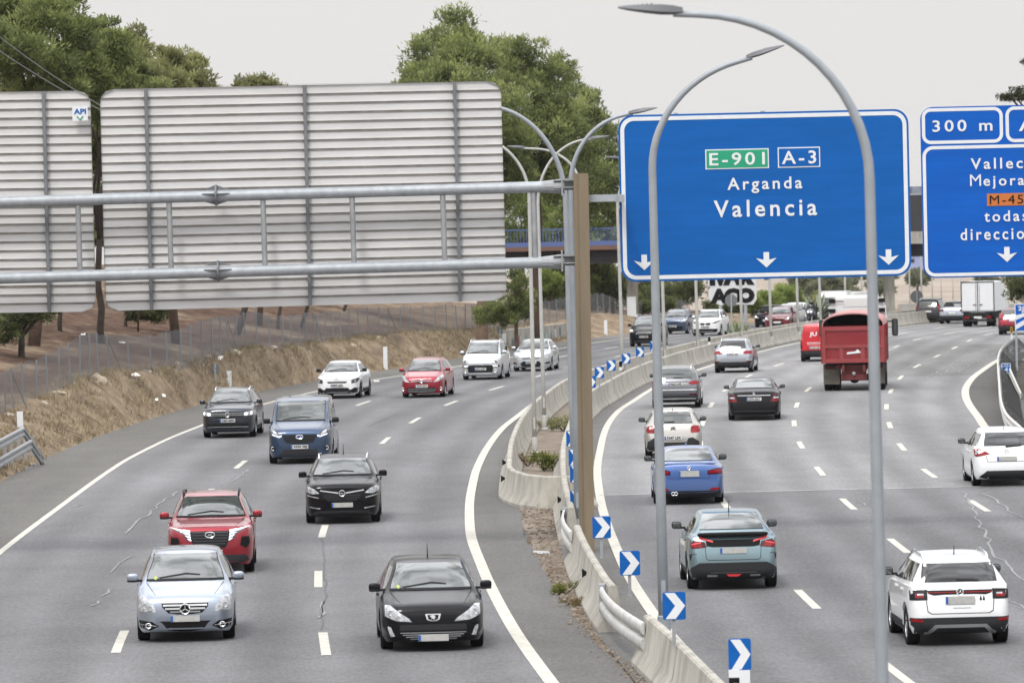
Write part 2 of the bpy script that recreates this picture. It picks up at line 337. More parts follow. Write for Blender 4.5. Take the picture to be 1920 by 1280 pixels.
# crack sealing bands
seal = mat('crack_seal', (.222, .22, .218), .8, var=.25, vs=3); dseal = mat('dark_seal', (.10, .10, .10), .8)
def crack(mb, pts, w, rough=.25, dz=.013):
    P = [gp(*p) for p in pts]; rng = random.Random(int(pts[0][0])); Q = []
    for i in range(len(P)-1):
        n = max(2, int((P[i+1]-P[i]).length/1.1))
        for k in range(n): q = P[i].lerp(P[i+1], k/n); q.x += rng.uniform(-rough, rough)*.4; Q.append(q)
    Q.append(P[-1]); v = []
    for q in Q: ww = w*rng.uniform(.6, 1.3); v += [(q.x-ww/2, q.y, zr(q.y)+dz), (q.x+ww/2, q.y, zr(q.y)+dz)]
    mb.add(v, [(2*i, 2*i+1, 2*i+3, 2*i+2) for i in range(len(Q)-1)])
mb = MB()
for p in ([(333, 922), (300, 944), (268, 972), (235, 1000)], [(243, 1042), (225, 1056), (208, 1073)], [(208, 1105), (190, 1118)], [(190, 1127), (172, 1136)], [(152, 945), (140, 950)],
          [(600, 1128), (606, 1144), (597, 1158)], [(860, 700), (760, 735), (690, 745)], [(1808, 922), (1822, 950), (1846, 1000), (1872, 1045), (1900, 1072), (1925, 1098)],
          [(1845, 925), (1880, 948), (1925, 978)], [(1890, 1125), (1925, 1145)], [(1790, 700), (1850, 668), (1890, 652)], [(1762, 705), (1800, 680), (1850, 655)], [(1700, 690), (1760, 668), (1790, 655)],
          [(1730, 712), (1790, 680), (1830, 662)], [(1612, 940), (1622, 948)], [(470, 880), (430, 905)]): crack(mb, p, .052, .2)
tag(mb.build('crack_sealing', seal), kind=st)
mb = MB()
for p in ([(604, 1010), (611, 1100), (602, 1180)], [(1845, 640), (1870, 628), (1895, 618)], [(690, 800), (720, 786), (745, 775)]): crack(mb, p, .025, .1)
tag(mb.build('road_cracks', dseal), kind=st)

# ---------------------------------------------------------------- ground sheet with the left bank
FP = [(12, 771, 181), (133, 719, 196), (204, 695, 206), (295, 695, 212), (383, 668.5, 222), (460, 650, 234), (538, 647, 243), (638, 636, 262), (746, 625, 277), (868, 618, 292), (946, 617, 312), (1010, 607, 332), (1118, 588, 354), (1178, 592, 370), (1240, 590, 388)]
FW = [at(*p) for p in FP]
fX = pch([(120, FW[0].x+.6)]+[(p.y, p.x) for p in FW]+[(430, 21)])
fZ = pch([(120, 1.0)]+[(p.y, p.z-zr(p.y)) for p in FW]+[(430, .5)])
hillf = pch([(100, 1), (300, 1), (330, .85), (385, .3), (450, .1), (600, .05)])
def ground_z(X, Y):
    z = zr(Y)-.035; o = Lle(Y)-X
    if o > 2.9 and Y < 600:
        fd = max(3.6, Lle(Y)-fX(Y)); fz = fZ(Y)
        if o < fd: z += fz*sm((o-2.7)/(fd-2.7))**.85
        else: z += fz+min(o-fd, 30)*.185*hillf(Y)+max(0, min(o-fd-30, 60))*.04*hillf(Y)
        amp = sm((o-3)/1.2)
        z += amp*(.16*noise.noise((X*.6, Y*.28, 0))+.10*noise.noise((X*1.7, Y*.9, 4))+.3*noise.noise((X*.12, Y*.06, 9))*sm((o-fd)/6))
        if Y > 420: z = zr(Y)-.035+(z-zr(Y))*sm((600-Y)/180)
    if Y > 620:                                                     # the dry hillside far beyond the crest
        k = sm((Y-620)/420)
        z = -10.8+(Y-620)*.0022+k*3.3*(1+.2*noise.noise((X*.02, Y*.01, 2)))
        if Y > 1050: z -= (Y-1050)*.0135
    if X > Rout(Y)+2.2 and 100 < Y < 292: z += .25*sm((X-Rout(Y)-2.4)/1.5)+.12*noise.noise((X*.9, Y*.6, 1))
    return z
gy = [20+6*i for i in range(17)]+[119+.9*i for i in range(235)]+[331+2.5*i for i in range(40)]+[435+12*i for i in range(17)]+[640+20*i for i in range(28)]+[1250+250*i for i in range(14)]
go = [-700, -350, -180, -110, -80, -62, -50]+[-44+1.5*i for i in range(14)]+[-23+.45*i for i in range(46)]+[-1.5+1.5*i for i in range(6)]+[9+1.0*i for i in range(52)]+[64, 72, 85, 110, 160, 250, 420, 800, 1500]
v = []; f = []; zone = []; dark = []; far = []
for Y in gy:
    l = Lle(Y)
    for o in go:
        X = l+o; v.append((X, Y, ground_z(X, Y)))
        beyond = (fX(Y)-X) if Y < 600 else -5
        zone.append(sm((beyond+.3)/1.5)*(1-.55*sm((Y-300)/20)*sm((400-Y)/30)) if Y < 600 else 0)
        far.append(sm((Y-520)/140)); dark.append(1.0 if (X > Rout(Y)+.6 and Y < 300) else 0.0)
nn = len(go)
for i in range(len(gy)-1):
    for k in range(nn-1): a = i*nn+k; f.append((a, a+1, a+nn+1, a+nn))
me = bpy.data.meshes.new('ground'); me.from_pydata(v, [], f)
for nm, da in (('zone', zone), ('dark', dark), ('far', far)): q = me.attributes.new(nm, 'FLOAT', 'POINT'); q.data.foreach_set('value', da)
gm = bpy.data.materials.new('dry_earth'); gm.use_nodes = True; t = gm.node_tree; b = t.nodes['Principled BSDF']; b.inputs['Roughness'].default_value = .95; b.inputs['Specular IOR Level'].default_value = .1
def gn(ty, **k):
    n = t.nodes.new(ty)
    for a_, b_ in k.items(): setattr(n, a_, b_)
    return n
tcn = gn('ShaderNodeTexCoord')
def gnoise(sc, det, st=(1, 1, 1)):
    mm = gn('ShaderNodeMapping'); mm.inputs[3].default_value = st; t.links.new(tcn.outputs['Object'], mm.inputs[0])
    n = gn('ShaderNodeTexNoise'); n.inputs['Scale'].default_value = sc; n.inputs['Detail'].default_value = det; n.inputs['Roughness'].default_value = .7; t.links.new(mm.outputs[0], n.inputs[0]); return n.outputs[0]
def gramp(src, stops):
    r = gn('ShaderNodeValToRGB'); t.links.new(src, r.inputs[0]); el = r.color_ramp.elements
    while len(el) < len(stops): el.new(.5)
    for q, (p, c) in zip(el, stops): q.position = p; q.color = (*c, 1)
    return r.outputs[0]
def gmix(fac, a, b2):
    m_ = gn('ShaderNodeMix', data_type='RGBA'); t.links.new(fac, m_.inputs[0]); t.links.new(a, m_.inputs[6]); t.links.new(b2, m_.inputs[7]); return m_.outputs[2]
straw = gramp(gnoise(1.1, 8, (1, .5, 1)), [(.28, (.10, .075, .055)), (.43, (.19, .143, .10)), (.56, (.275, .213, .145)), (.72, (.39, .32, .23))])
needle = gramp(gnoise(1.6, 9, (1, .45, 1)), [(.30, (.055, .035, .026)), (.48, (.105, .064, .046)), (.62, (.145, .092, .064)), (.75, (.21, .145, .10))])
patch = gramp(gnoise(.16, 3, (1, .6, 1)), [(.50, (0, 0, 0)), (.60, (1, 1, 1))])
za = gn('ShaderNodeAttribute', attribute_name='zone'); da = gn('ShaderNodeAttribute', attribute_name='dark')
pm = gn('ShaderNodeSeparateColor'); t.links.new(patch, pm.inputs[0])
pf = gn('ShaderNodeMath', operation='MULTIPLY'); pf.inputs[1].default_value = .8; t.links.new(pm.outputs[0], pf.inputs[0])
ncol = gmix(pf.outputs[0], needle, straw)
c1 = gmix(za.outputs['Fac'], straw, ncol)
grav = gramp(gnoise(4, 6), [(.3, (.04, .037, .033)), (.55, (.085, .078, .066)), (.75, (.2, .18, .15))])
c2 = gmix(da.outputs['Fac'], c1, grav)
fa = gn('ShaderNodeAttribute', attribute_name='far'); fcol = gramp(gnoise(.05, 6, (1, .5, 1)), [(.3, (.20, .18, .14)), (.45, (.30, .255, .21)), (.6, (.37, .315, .265)), (.75, (.28, .26, .19))])
c2 = gmix(fa.outputs['Fac'], c2, fcol)
t.links.new(c2, b.inputs['Base Color'])
bp = gn('ShaderNodeBump'); bp.inputs['Strength'].default_value = .9; bp.inputs['Distance'].default_value = .25
t.links.new(gnoise(2.2, 8), bp.inputs['Height']); t.links.new(bp.outputs[0], b.inputs['Normal'])
tag(link('ground', me, gm, None, True), kind=st)
# dirt strip between the two median barriers
dm = mat('median_dirt', (.25, .205, .16), .95, col2=(.12, .095, .075), vs=1.6, bump=.6, bs=7)
tag(strip('median_soil', lambda y: Lin(y)+1.2, lambda y: Rin(y)-1.15, 95, 420, -.012, dm, 4), kind=st)

# ---------------------------------------------------------------- concrete median barriers
NJ = [(-.30, 0), (-.30, .09), (-.15, .33), (-.075, .82), (-.045, .85), (.045, .85), (.075, .82), (.15, .33), (.30, .09), (.30, 0)]
def sweep(mb, pts, prof, zoff=0):
    m = len(prof); v = []; f = []
    for i, p in enumerate(pts):
        a, b = pts[max(i-1, 0)], pts[min(i+1, len(pts)-1)]; tx, ty = b[0]-a[0], b[1]-a[1]; l = math.hypot(tx, ty); nx, ny = ty/l, -tx/l
        for u, w in prof: v.append((p[0]+nx*u, p[1]+ny*u, p[2]+w+zoff))
    for i in range(len(pts)-1):
        for k in range(m-1): f.append((i*m+k, i*m+k+1, (i+1)*m+k+1, (i+1)*m+k))
    f.append(tuple(range(m))); f.append(tuple(range((len(pts)-1)*m, len(pts)*m))[::-1])
    return mb.add(v, f)
def along(fc, Y0, Y1, d=2.0): n = max(2, int((Y1-Y0)/d)); return [(fc(Y0+(Y1-Y0)*i/n), Y0+(Y1-Y0)*i/n, zr(Y0+(Y1-Y0)*i/n)-.02) for i in range(n+1)]
cR = lambda y: Rin(y)-.95+.22*sm((98-y)/16); cL = lambda y: Lin(y)+1.05
def barrier(pts, label, refl=()):
    o = sweep(MB(), pts, NJ).build('concrete_barrier', M['concrete'], None, True, 28); tag(o, label, 'barrier', 'concrete median barriers')
    acc = 0; hx = [(u*1.012+math.copysign(.003, u), w+.003) for u, w in NJ]
    for i in range(1, len(pts)-1):
        acc += math.dist(pts[i][:2], pts[i-1][:2])
        if acc > 6 and pts[i][1] < 300:
            acc = 0; d_ = Vector(pts[i+1])-Vector(pts[i]); d_ = d_.normalized()*.035; a_ = Vector(pts[i]); sweep(MB(), [tuple(a_), tuple(a_+d_)], hx).build('joint', M['concrete_dark'], o)
    for p in refl:
        r_ = MB(); r_.prism([(-.09, -.09), (.09, 0), (-.09, .09)], 0, .05, lambda u, w, d: Vector(p)+Vector((u*.75, -.02-d, w))); r_.build('reflector', M['black'], o)
    return o
def face(y, side, c=cR, h=.5): return (c(y)+side*.14, y, zr(y)+h)
barrier(along(cR, 45, 88.2), 'nearest concrete barrier segment running out at the bottom of the picture')
barrier(along(cR, 95.2, 113.8), 'broad concrete barrier segment between the tan gantry post and the pale lamp pole', [face(103.5, -1)])
barrier(along(cR, 120.5, 700), 'long concrete barrier curving away along the right carriageway behind the tan post', [face(124, -1), face(130, -1), face(138, -1)])
endp = [(cL(139)+2.0, 135.6), (cL(139)+1.5, 134.9), (cL(139)+.9, 135.1), (cL(139)+.45, 136.3), (cL(139)+.12, 138.6)]
lp = [(x, y, zr(y)-.02) for x, y in endp]+along(cL, 141, 330)
barrier(lp, 'concrete barrier beside the oncoming traffic with a curved end at the weeds', [(cL(142)-.16, 141, .5), (cL(150)-.16, 150, .5)])
barrier(along(cL, 330.2, 700), 'farthest concrete barrier along the oncoming traffic')
# gap rails bridging the barrier at the two posts
WB = [(0, -.155), (.04, -.13), (.04, -.07), (0, -.03), (0, .03), (.04, .07), (.04, .13), (0, .155), (-.02, .155), (-.02, -.155)]
M['rail_white'] = mat('white_rail', (.50, .50, .48), .5, .1, var=.12, vs=3)
def bridge_rail(Y0, Y1, label):
    root = empty('rail_bridge', (cR(Y0), Y0, 0), label, 'guard rail', 'steel rails bridging gaps in the barrier')
    for s_ in (-1,):
        for h in (.66, .40):
            pts = [Vector((cR(Y0+(Y1-Y0)*i/10)+s_*(.15+.09*math.sin(math.pi*i/10)), Y0+(Y1-Y0)*i/10, h)) for i in range(11)]
            o = sweep(MB(), [tuple(p-root.location) for p in pts], [(s_*u, w) for u, w in [(-.02, -.10), (.02, -.09), (.045, -.05), (.05, 0), (.045, .05), (.02, .09), (-.02, .10)]]).build('rail', M['rail_white'], root, True, 50)
    for s_ in (-1,): MB().box((s_*.14+cR(Y1)-cR(Y0), Y1-Y0-.1, .55), (.12, .2, .5)).build('bracket', M['galv'], root)
    return root
bridge_rail(112.8, 121.2, 'double white steel rail bulging round the tan gantry post')
bridge_rail(87.4, 96.2, 'double white steel rail bulging round the pale lamp pole at the bottom')

# ---------------------------------------------------------------- sign gantry with beams
GD = 118.0
def P2(px, py, D=GD): return at(px, py, D)
def px(D): return D/FPX
tp = gp(1101, 1033)
g = empty('sign_gantry', tp, 'tan weathered gantry post with two grey pipe beams holding the sign backs', 'gantry')
gl = g.location
top = at(1090, 325, tp.y); wd = .34
xs0 = tp.x
mb = MB()
lean = (at(1089, 325, tp.y).x-tp.x)
def post_pt(u, w, y):
    return Vector((u+lean*w/(top.z), w, y))
for (a0, a1, y0, y1) in ((-.165, -.05, -.10, .10), (-.055, .165, -.15, .15)):
    n0 = len(mb.v)
    vv = []
    for zz in (-.3, top.z-tp.z):
        l_ = lean*max(zz, 0)/(top.z-tp.z)
        for (xx, yy) in ((a0, y0), (a1, y0), (a1, y1), (a0, y1)): vv.append((xx+l_, yy, zz))
    mb.add(vv, [(0, 3, 2, 1), (4, 5, 6, 7), (0, 1, 5, 4), (1, 2, 6, 5), (2, 3, 7, 6), (3, 0, 4, 7)])
mb.build('post', M['rust_post'], g)
for (y_l, y_r) in ((379, 350), (522, 491.5)):
    a, b2 = P2(-160, y_l+160*.0278), P2(1036, y_r)
    MB().tube([a-gl, b2-gl], .125, 18).build('beam', M['galv'], g, True, 50)
    j = P2(1058, y_r-1)-gl; k = b2-gl
    mb = MB()
    for dz in (.13, -.03): mb.box(j+Vector((0, 0, dz*1.0)), (.48, .34, .025))
    mb.box(j+Vector((-.05, 0, .02)), (.035, .44, .46)); mb.box(j+Vector((.1, 0, .04)), (.3, .02, .26))
    mb.tube([k-Vector((.25, 0, 0)), k, j], [.125, .15, .17], 12)
    mb.build('bracket', M['galv_dull'], g)
for px_ in (147, 318, 494, 661, 831, 1001):
    a = P2(px_-1, 379-29*(px_/1036)+10); b2 = P2(px_+3, 522-30*(px_/1036)-8)
    MB().tube([a-gl, b2-gl], .062, 10).build('strut', M['galv_dull'], g, True, 60)
for cx__, cy__ in ((405, 366), (409, 508)):
    c = P2(cx__, cy__)-gl; mb = MB(); mb.lathe(c, [(-.02, .01), (-.02, .235), (.02, .235), (.02, .01)], 'x', 20)
    for sg in (1, -1):
        mb.prism([(-.31, sg*.12), (0, sg*.225), (.31, sg*.12)], -.012, .012, lambda u, w, y, c=c: c+Vector((u, y, w)))
        mb.prism([(-.31, sg*.12), (0, sg*.225), (.31, sg*.12)], -.012, .012, lambda u, w, y, c=c: c+Vector((u, w, y+.03)))
    mb.build('splice_plate', M['upright'], g)
a, b2 = P2(1099, 371), P2(1165, 372)
MB().box(((a+b2)/2-gl), ((b2-a).length, .14, .16)).build('sign_arm', M['galv'], g)
MB().box((P2(1640, 358, 121.28)-gl), (11.4, .14, .16), Matrix.Rotation(0, 3, 'Y')).build('sign_arm', M['galv'], g)
MB().box((P2(1165, 372)-gl)+Vector((0, 1.5, 0)), (.14, 3.3, .16)).build('sign_arm', M['galv'], g)

# ---------------------------------------------------------------- the two sign backs
def sign_back(x0, x1, yt0, yt1, yb0, yb1, ns, struts, label, lr, rr):
    D = GD+.55
    c = at((x0+x1)/2, (yt0+yb0)/2, D); root = empty('road_sign', c, label, 'sign', 'sign backs on the gantry')
    TL, TR, BL, BR = at(x0-3, yt0, D), at(x1-5, yt1, D), at(x0+8, yb0, D), at(x1+6, yb1, D)
    H = (TL.z-BL.z); rad = .30
    def pt(u, w):  # u 0..1 across, w 0..1 downwards
        a_ = TL.lerp(BL, w); b_ = TR.lerp(BR, w); return a_.lerp(b_, u)
    Wd = (TR-TL).length
    def xr(w):
        d = min(w, 1-w)*H
        k = 0 if d >= rad else (rad-math.sqrt(max(0, rad*rad-(rad-d)**2)))
        return (k/Wd if lr else 0), 1-(k/Wd if rr else 0)
    mb = MB(); fl = MB()
    for i in range(ns):
        w0, w1 = i/ns, (i+1)/ns; sub = [w0+(w1-w0)*j/4 for j in range(5)]
        for j in range(4):
            (l0, r0_), (l1, r1) = xr(sub[j]), xr(sub[j+1]); n_ = 0
            def dep(q): # shallow dish of each extruded slat
                t_ = (q-w0)/(w1-w0); return -.006*(abs(2*t_-1)**3)
            vs = [pt(l0, sub[j])-c, pt(r0_, sub[j])-c, pt(r1, sub[j+1])-c, pt(l1, sub[j+1])-c]
            dp = (dep(sub[j]), dep(sub[j]), dep(sub[j+1]), dep(sub[j+1]))
            mb.add([p+Vector((0, q, 0)) for p, q in zip(vs, dp)], [(0, 1, 2, 3)])
            mb.add([p+Vector((0, .07, 0)) for p in vs], [(3, 2, 1, 0)])
        l_, r_ = xr(min(max(w0, .012), .988))
        if i:
            a_, b_ = pt(l_, w0)-c, pt(r_, w0)-c
            for dz, dy in ((.010, -.034), (-.016, -.026)):
                fl.add([a_+Vector((0, dy, dz+.008)), b_+Vector((0, dy, dz+.008)), b_+Vector((0, 0, dz+.008)), a_+Vector((0, 0, dz+.008)),
                        a_+Vector((0, dy, dz-.004)), b_+Vector((0, dy, dz-.004)), b_+Vector((0, 0, dz-.004)), a_+Vector((0, 0, dz-.004))],
                       [(0, 1, 2, 3), (4, 7, 6, 5), (0, 4, 5, 1), (1, 5, 6, 2), (2, 6, 7, 3), (3, 7, 4, 0)])
    mb.build('slat_panel', M['alu'], root); fl.build('slat_flange', M['alu_edge'], root)
    ed = MB(); n_ = 60; L_ = []
    for i in range(n_+1): w = i/n_; l_, r_ = xr(w); L_.append((pt(l_, w)-c, pt(r_, w)-c))
    for s_ in (0, 1):
        for i in range(n_): p, q = L_[i][s_], L_[i+1][s_]; ed.add([p+Vector((0, -.05, 0)), q+Vector((0, -.05, 0)), q+Vector((0, .08, 0)), p+Vector((0, .08, 0))], [(0, 1, 2, 3)])
    p, q = L_[0]; ed.add([p+Vector((0, -.06, .02)), q+Vector((0, -.06, .02)), q+Vector((0, .08, .02)), p+Vector((0, .08, .02))], [(0, 1, 2, 3)])
    ed.build('rim', M['alu_edge'], root)
    for sx in struts:
        u = (sx-x0)/(x1-x0); a_, b_ = pt(u, 0)-c, pt(u, 1)-c; o_ = Vector((0, -.13, 0)); sb = MB()
        for ww, dd, yy in ((.075, .014, -.06), (.014, .08, -.10), (.075, .014, -.14)):
            d_ = b_-a_; sb.add([a_+Vector((x_, yy+y_, z_)) if z_ == 0 else b_+Vector((x_, yy+y_, 0)) for z_ in (0, 1) for x_, y_ in ((-ww/2, -dd/2), (ww/2, -dd/2), (ww/2, dd/2), (-ww/2, dd/2))],
               [(0, 3, 2, 1), (4, 5, 6, 7), (0, 1, 5, 4), (1, 2, 6, 5), (2, 3, 7, 6), (3, 0, 4, 7)])
        for i in range(1, ns): q = a_.lerp(b_, i/ns); sb.box(q+Vector((0, -.06, 0)), (.15, .04, .03))
        sb.build('upright', M['upright'], root)
    return root, pt, c
sb1, pt1, c1_ = sign_back(190, 944, 168, 152, 583, 563, 24, (277, 575, 857), 'large back of a motorway sign of pale aluminium slats, fully in view', 1, 1)
sb2, pt2, c2_ = sign_back(-420, 174, 179, 170, 592, 584, 25, (-330, -90, 87), 'sign back cut off by the left edge carrying a small API plate', 0, 1)
# the maker's plate on the cut-off sign
q = at(150, 213, GD+.30); pl = empty('maker_plate', q, 'small white plate reading API on the aluminium sign back', 'plate')
MB().box((0, 0, 0), (.34, .02, .32)).build('plate', M['sign_white'], pl)
def place_text(s, pos, w, h, m, name, parent, bold=.02, space=1.1, back=False, off=-.014, rot=None):
    a, f = text(s, bold, space); lo, hi = a.min(0), a.max(0); a = a-(lo+hi)/2
    sx = w/(hi[0]-lo[0]); sy = (h/(hi[1]-lo[1])) if h else sx
    vs = [Vector((p[0]*sx, p[2]*.6+off, p[1]*sy)) for p in a]
    me = bpy.data.meshes.new(name); pos = Vector(pos)
    me.from_pydata([tuple(pos+(rot@q_ if rot is not None else q_)) for q_ in vs], [], f); return link(name, me, m, parent)
place_text('API', (0, 0, .045), .27, .12, M['sign_blue'], 'lettering', pl, .03, 1.0)
tm = MB()
for (a, b2) in (((-.07, -.06), (0, -.14)), ((0, -.14), (.07, -.06))): tm.tube([(a[0], -.02, a[1]), (b2[0], -.02, b2[1])], .012, 6)
tm.build('emblem', M['sign_green'], pl)

# ---------------------------------------------------------------- blue overhead signs
def rrect(x0, z0, x1, z1, r, n=7):
    P = []
    for cx, cz, a0 in ((x1-r, z1-r, 0), (x0+r, z1-r, 90), (x0+r, z0+r, 180), (x1-r, z0+r, 270)):
        for i in range(n+1): a = R(a0+90*i/n); P.append((cx+r*math.cos(a), cz+r*math.sin(a)))
    return P
def plate_mb(mb, poly, y0, y1):
    return mb.prism(poly, y0, y1, lambda u, w, y: Vector((u, y, w)))
def ring_mb(mb, pa, pb, y):
    n = len(pa); mb.add([(u, y, w) for u, w in pa]+[(u, y, w) for u, w in pb], [(i, (i+1) % n, n+(i+1) % n, n+i) for i in range(n)])
    mb.add([(u, y, w) for u, w in pa]+[(u, y+.012, w) for u, w in pa], [(i, (i+1) % n, n+(i+1) % n, n+i) for i in range(n)])
    return mb
SD = 121.0; SL = lambda p, c, D=SD: at(p[0], p[1], D)-c
TILT = math.atan((1.5-1.3)*math.pi/180)
def arrow_down(root, pos, w, h, m):
    hw = w/2; P = [(-hw*.27, h/2), (hw*.27, h/2), (hw*.27, -.0*h), (hw, h*.12), (0, -h/2), (-hw, h*.12), (-hw*.27, -.0*h)]
    mb = MB(); mb.prism(P, -.012, -.004, lambda u, w_, y: Vector(pos)+Vector((u, y, w_))); return mb.build('arrow', m, root)
c = at(1434, 366.5, SD); sx = px(SD)
s1 = empty('motorway_sign', c, 'large blue overhead sign reading E-901 A-3 Arganda Valencia', 'sign', 'blue overhead signs')
w2, h2 = 272*sx, 156*sx
plate_mb(MB(), rrect(-w2, -h2, w2, h2, .33), 0, .06).build('panel', M['sign_blue'], s1)
ring_mb(MB(), rrect(-w2+.045, -h2+.045, w2-.045, h2-.045, .30), rrect(-w2+.135, -h2+.135, w2-.135, h2-.135, .22), -.008).build('border', M['sign_white'], s1)
q = SL((1382, 298), c); b_ = plate_mb(MB(), [(q.x-.72, q.z-.225), (q.x+.72, q.z-.225), (q.x+.72, q.z+.225), (q.x-.72, q.z+.225)], -.012, -.002).build('road_number_plate', M['sign_white'], s1)
plate_mb(MB(), [(q.x-.695, q.z-.2), (q.x+.695, q.z-.2), (q.x+.695, q.z+.2), (q.x-.695, q.z+.2)], -.018, -.01).build('green_field', M['sign_green'], b_)
place_text('E-901', (q.x, 0, q.z), 1.26, .29, M['sign_white'], 'lettering', b_, .016, 1.28, off=-.022)
q = SL((1498, 295), c); b_ = plate_mb(MB(), [(q.x-.48, q.z-.23), (q.x+.48, q.z-.23), (q.x+.48, q.z+.23), (q.x-.48, q.z+.23)], -.012, -.002).build('road_number_plate', M['sign_white'], s1)
plate_mb(MB(), [(q.x-.455, q.z-.205), (q.x+.455, q.z-.205), (q.x+.455, q.z+.205), (q.x-.455, q.z+.205)], -.018, -.01).build('blue_field', M['sign_blue'], b_)
place_text('A-3', (q.x, 0, q.z), .78, .30, M['sign_white'], 'lettering', b_, .016, 1.28, off=-.022)
place_text('Arganda', SL((1434, 347), c)*1, 1.70, .36, M['sign_white'], 'place_name', s1, .016, 1.32)
place_text('Valencia', SL((1435, 390), c), 2.34, .385, M['sign_white'], 'place_name', s1, .016, 1.32)
for p in ((1208, 492), (1437, 487), (1666, 482)): arrow_down(s1, SL(p, c), .47, .35, M['sign_white'])
sb_ = MB()
for u in (.2, .5, .8):
    sb_.box((-w2+2*w2*u, .13, .0), (.1, .12, 2*h2+.06))
sb_.build('back_frame', M['galv'], s1)
c = at(1886, 358, SD); s2 = empty('motorway_sign', c, 'blue exit sign at the right edge reading 300 m and Vallecas with an orange panel', 'sign', 'blue overhead signs')
w2, h2 = 157.5*sx, 160*sx
plate_mb(MB(), rrect(-w2, -h2, w2, h2, .28), 0, .06).build('panel', M['sign_blue2'], s2)
q0, q1 = SL((1733, 198), c), SL((1882, 264), c)
def frame(x0, z0, x1, z1, t_, r_, parent): return ring_mb(MB(), rrect(x0, z0, x1, z1, r_), rrect(x0+t_, z0+t_, x1-t_, z1-t_, r_-t_), -.008).build('border', M['sign_white'], parent)
zt = h2-.03; zm = zt-67*sx
frame(-w2+.03, zm, -w2+.03+152*sx, zt, .075, .2, s2); frame(-w2+.03+157*sx, zm, w2-.03, zt, .075, .2, s2); frame(-w2+.03, -h2+.03, w2-.03, zm-.045, .075, .24, s2)
T_ = M['sign_white']
place_text('300 m', (-w2+.03+76*sx, 0, (zm+zt)/2), 1.36, .265, T_, 'distance', s2, .016, 1.32)
place_text('A-3', (-w2+.03+222*sx, 0, (zm+zt)/2), .98, .32, T_, 'road_number', s2, .016, 1.32)
place_text('Vallecas', SL((1886, 306), c), 1.60, .25, T_, 'place_name', s2, .016, 1.32)
place_text('M', SL((1829, 338), c), .25, .26, T_, 'place_name', s2, 0); place_text('ejorada', SL((1900, 341), c), 1.36, .31, T_, 'place_name', s2, .016, 1.32)
q = SL((1887, 374), c); b_ = plate_mb(MB(), [(q.x-.44, q.z-.14), (q.x+.44, q.z-.14), (q.x+.44, q.z+.14), (q.x-.44, q.z+.14)], -.012, -.002).build('road_number_plate', M['sign_orange'], s2)
place_text('M-45', (q.x, 0, q.z), .76, .20, M['black'], 'lettering', b_, .0, 1.2, off=-.016)
place_text('todas', SL((1886, 405), c), .98, .25, T_, 'place_name', s2, .016, 1.32)
place_text('direcciones', SL((1886, 438), c), 2.06, .27, T_, 'place_name', s2, .016, 1.32)
arrow_down(s2, SL((1888, 477), c), .46, .34, T_)
MB().box((-.8, .13, 0), (.1, .12, 2*h2)).build('back_frame', M['galv'], s2)

# ---------------------------------------------------------------- street lamps
def lamp(base, ztop, side, reach, r0=.085, m='lamp_paint', label='', lean=0, y_arm=0, drop=2.4, aend=86, group='curved street lamps along the median'):
    root = empty('street_lamp', base, label, 'street lamp', group)
    H = ztop-base.z; pts = [(0, 0, 0)]; rad = [r0]
    zs = H-drop
    pts += [(lean*.33, 0, zs*.33), (lean*.66, 0, zs*.66), (lean, 0, zs)]; rad += [r0*.9, r0*.8, r0*.7]
    n = 14; rx = min(reach*.86, drop*1.05); ae = R(aend); sa, ca = math.sin(ae), 1-math.cos(ae)
    for i in range(1, n+1):
        a = ae*i/n; pts.append((lean+side*rx*(1-math.cos(a))/ca, y_arm*i/n, zs+(drop-.02-(reach-rx)*math.tan(R(90)-ae))*math.sin(a)/sa)); rad.append(r0*(.7-.22*i/n))
    pts.append((lean+side*reach, y_arm, H-.02)); rad.append(r0*.45)
    MB().tube(pts, rad, 12).build('pole', M[m], root, True)
    MB().lathe((0, 0, 0), [(0, r0*1.7), (.05, r0*1.7), (.08, r0*1.25), (.5, r0*1.2), (.52, r0)], 'z', 16).build('base_sleeve', M[m], root, True, 40)
    x = lean+side*reach; hd = MB(); cs = []
    for u, hw, hh in ((-.10, .04, .032), (0, .06, .05), (.12, .10, .055), (.28, .13, .045), (.46, .12, .026), (.56, .08, .01)):
        cs.append([(x+side*u, y_arm+a*hw, H+.02+u*.05+b2*hh) for a, b2 in ((-1, -.5), (-.6, -1), (.6, -1), (1, -.5), (.7, .8), (0, 1), (-.7, .8))])
    v = [p for r_ in cs for p in r_]; k = 7
    hd.add(v, [(i*k+j, i*k+(j+1) % k, (i+1)*k+(j+1) % k, (i+1)*k+j) for i in range(5) for j in range(k)]+[tuple(range(k)), tuple(range(5*k, 6*k))[::-1]])
    tl = math.tan(max(0, R(90)-ae-R(2)))
    hd.v = [(p[0], p[1], p[2]+(p[0]-x)*side*tl) for p in hd.v]
    h_ = hd.build('lamp_head', M['lamp_head'], root, True, 40)
    fin = MB()
    for i in range(7): fin.box((x+side*(.22+.045*i), y_arm, H+.068-.004*i+(.22+.045*i)*tl), (.012, .16, .04))
    fin.build('cooling_fins', M['lamp_head'], h_)
    MB().box((0, -r0*.92, .95), (r0*.8, r0*.2, .36)).build('access_door', M[m], root)
    return root
L2 = Vector
lamp(L2((3.72, 54.5, 0)), 9.54, -1, 1.97, .075, 'lamp_paint', 'nearest tall grey lamp, its arm curving left over the blue sign', -.03, drop=1.75, aend=87)
lamp(gp(1246, 1209), 10.12, 1, 1.76, .096, 'lamp_paint', 'grey lamp rising beside the barrier, its arm curving right in front of the blue sign', -.03, drop=1.9, aend=75)
b0 = gp(1084, 1015); lamp(b0, 9.72, 1, 1.45, .08, 'lamp_paint', 'lamp just behind the tan post with its head over the blue sign corner', at(1071, 400, b0.y).x-b0.x, drop=1.65, aend=82)
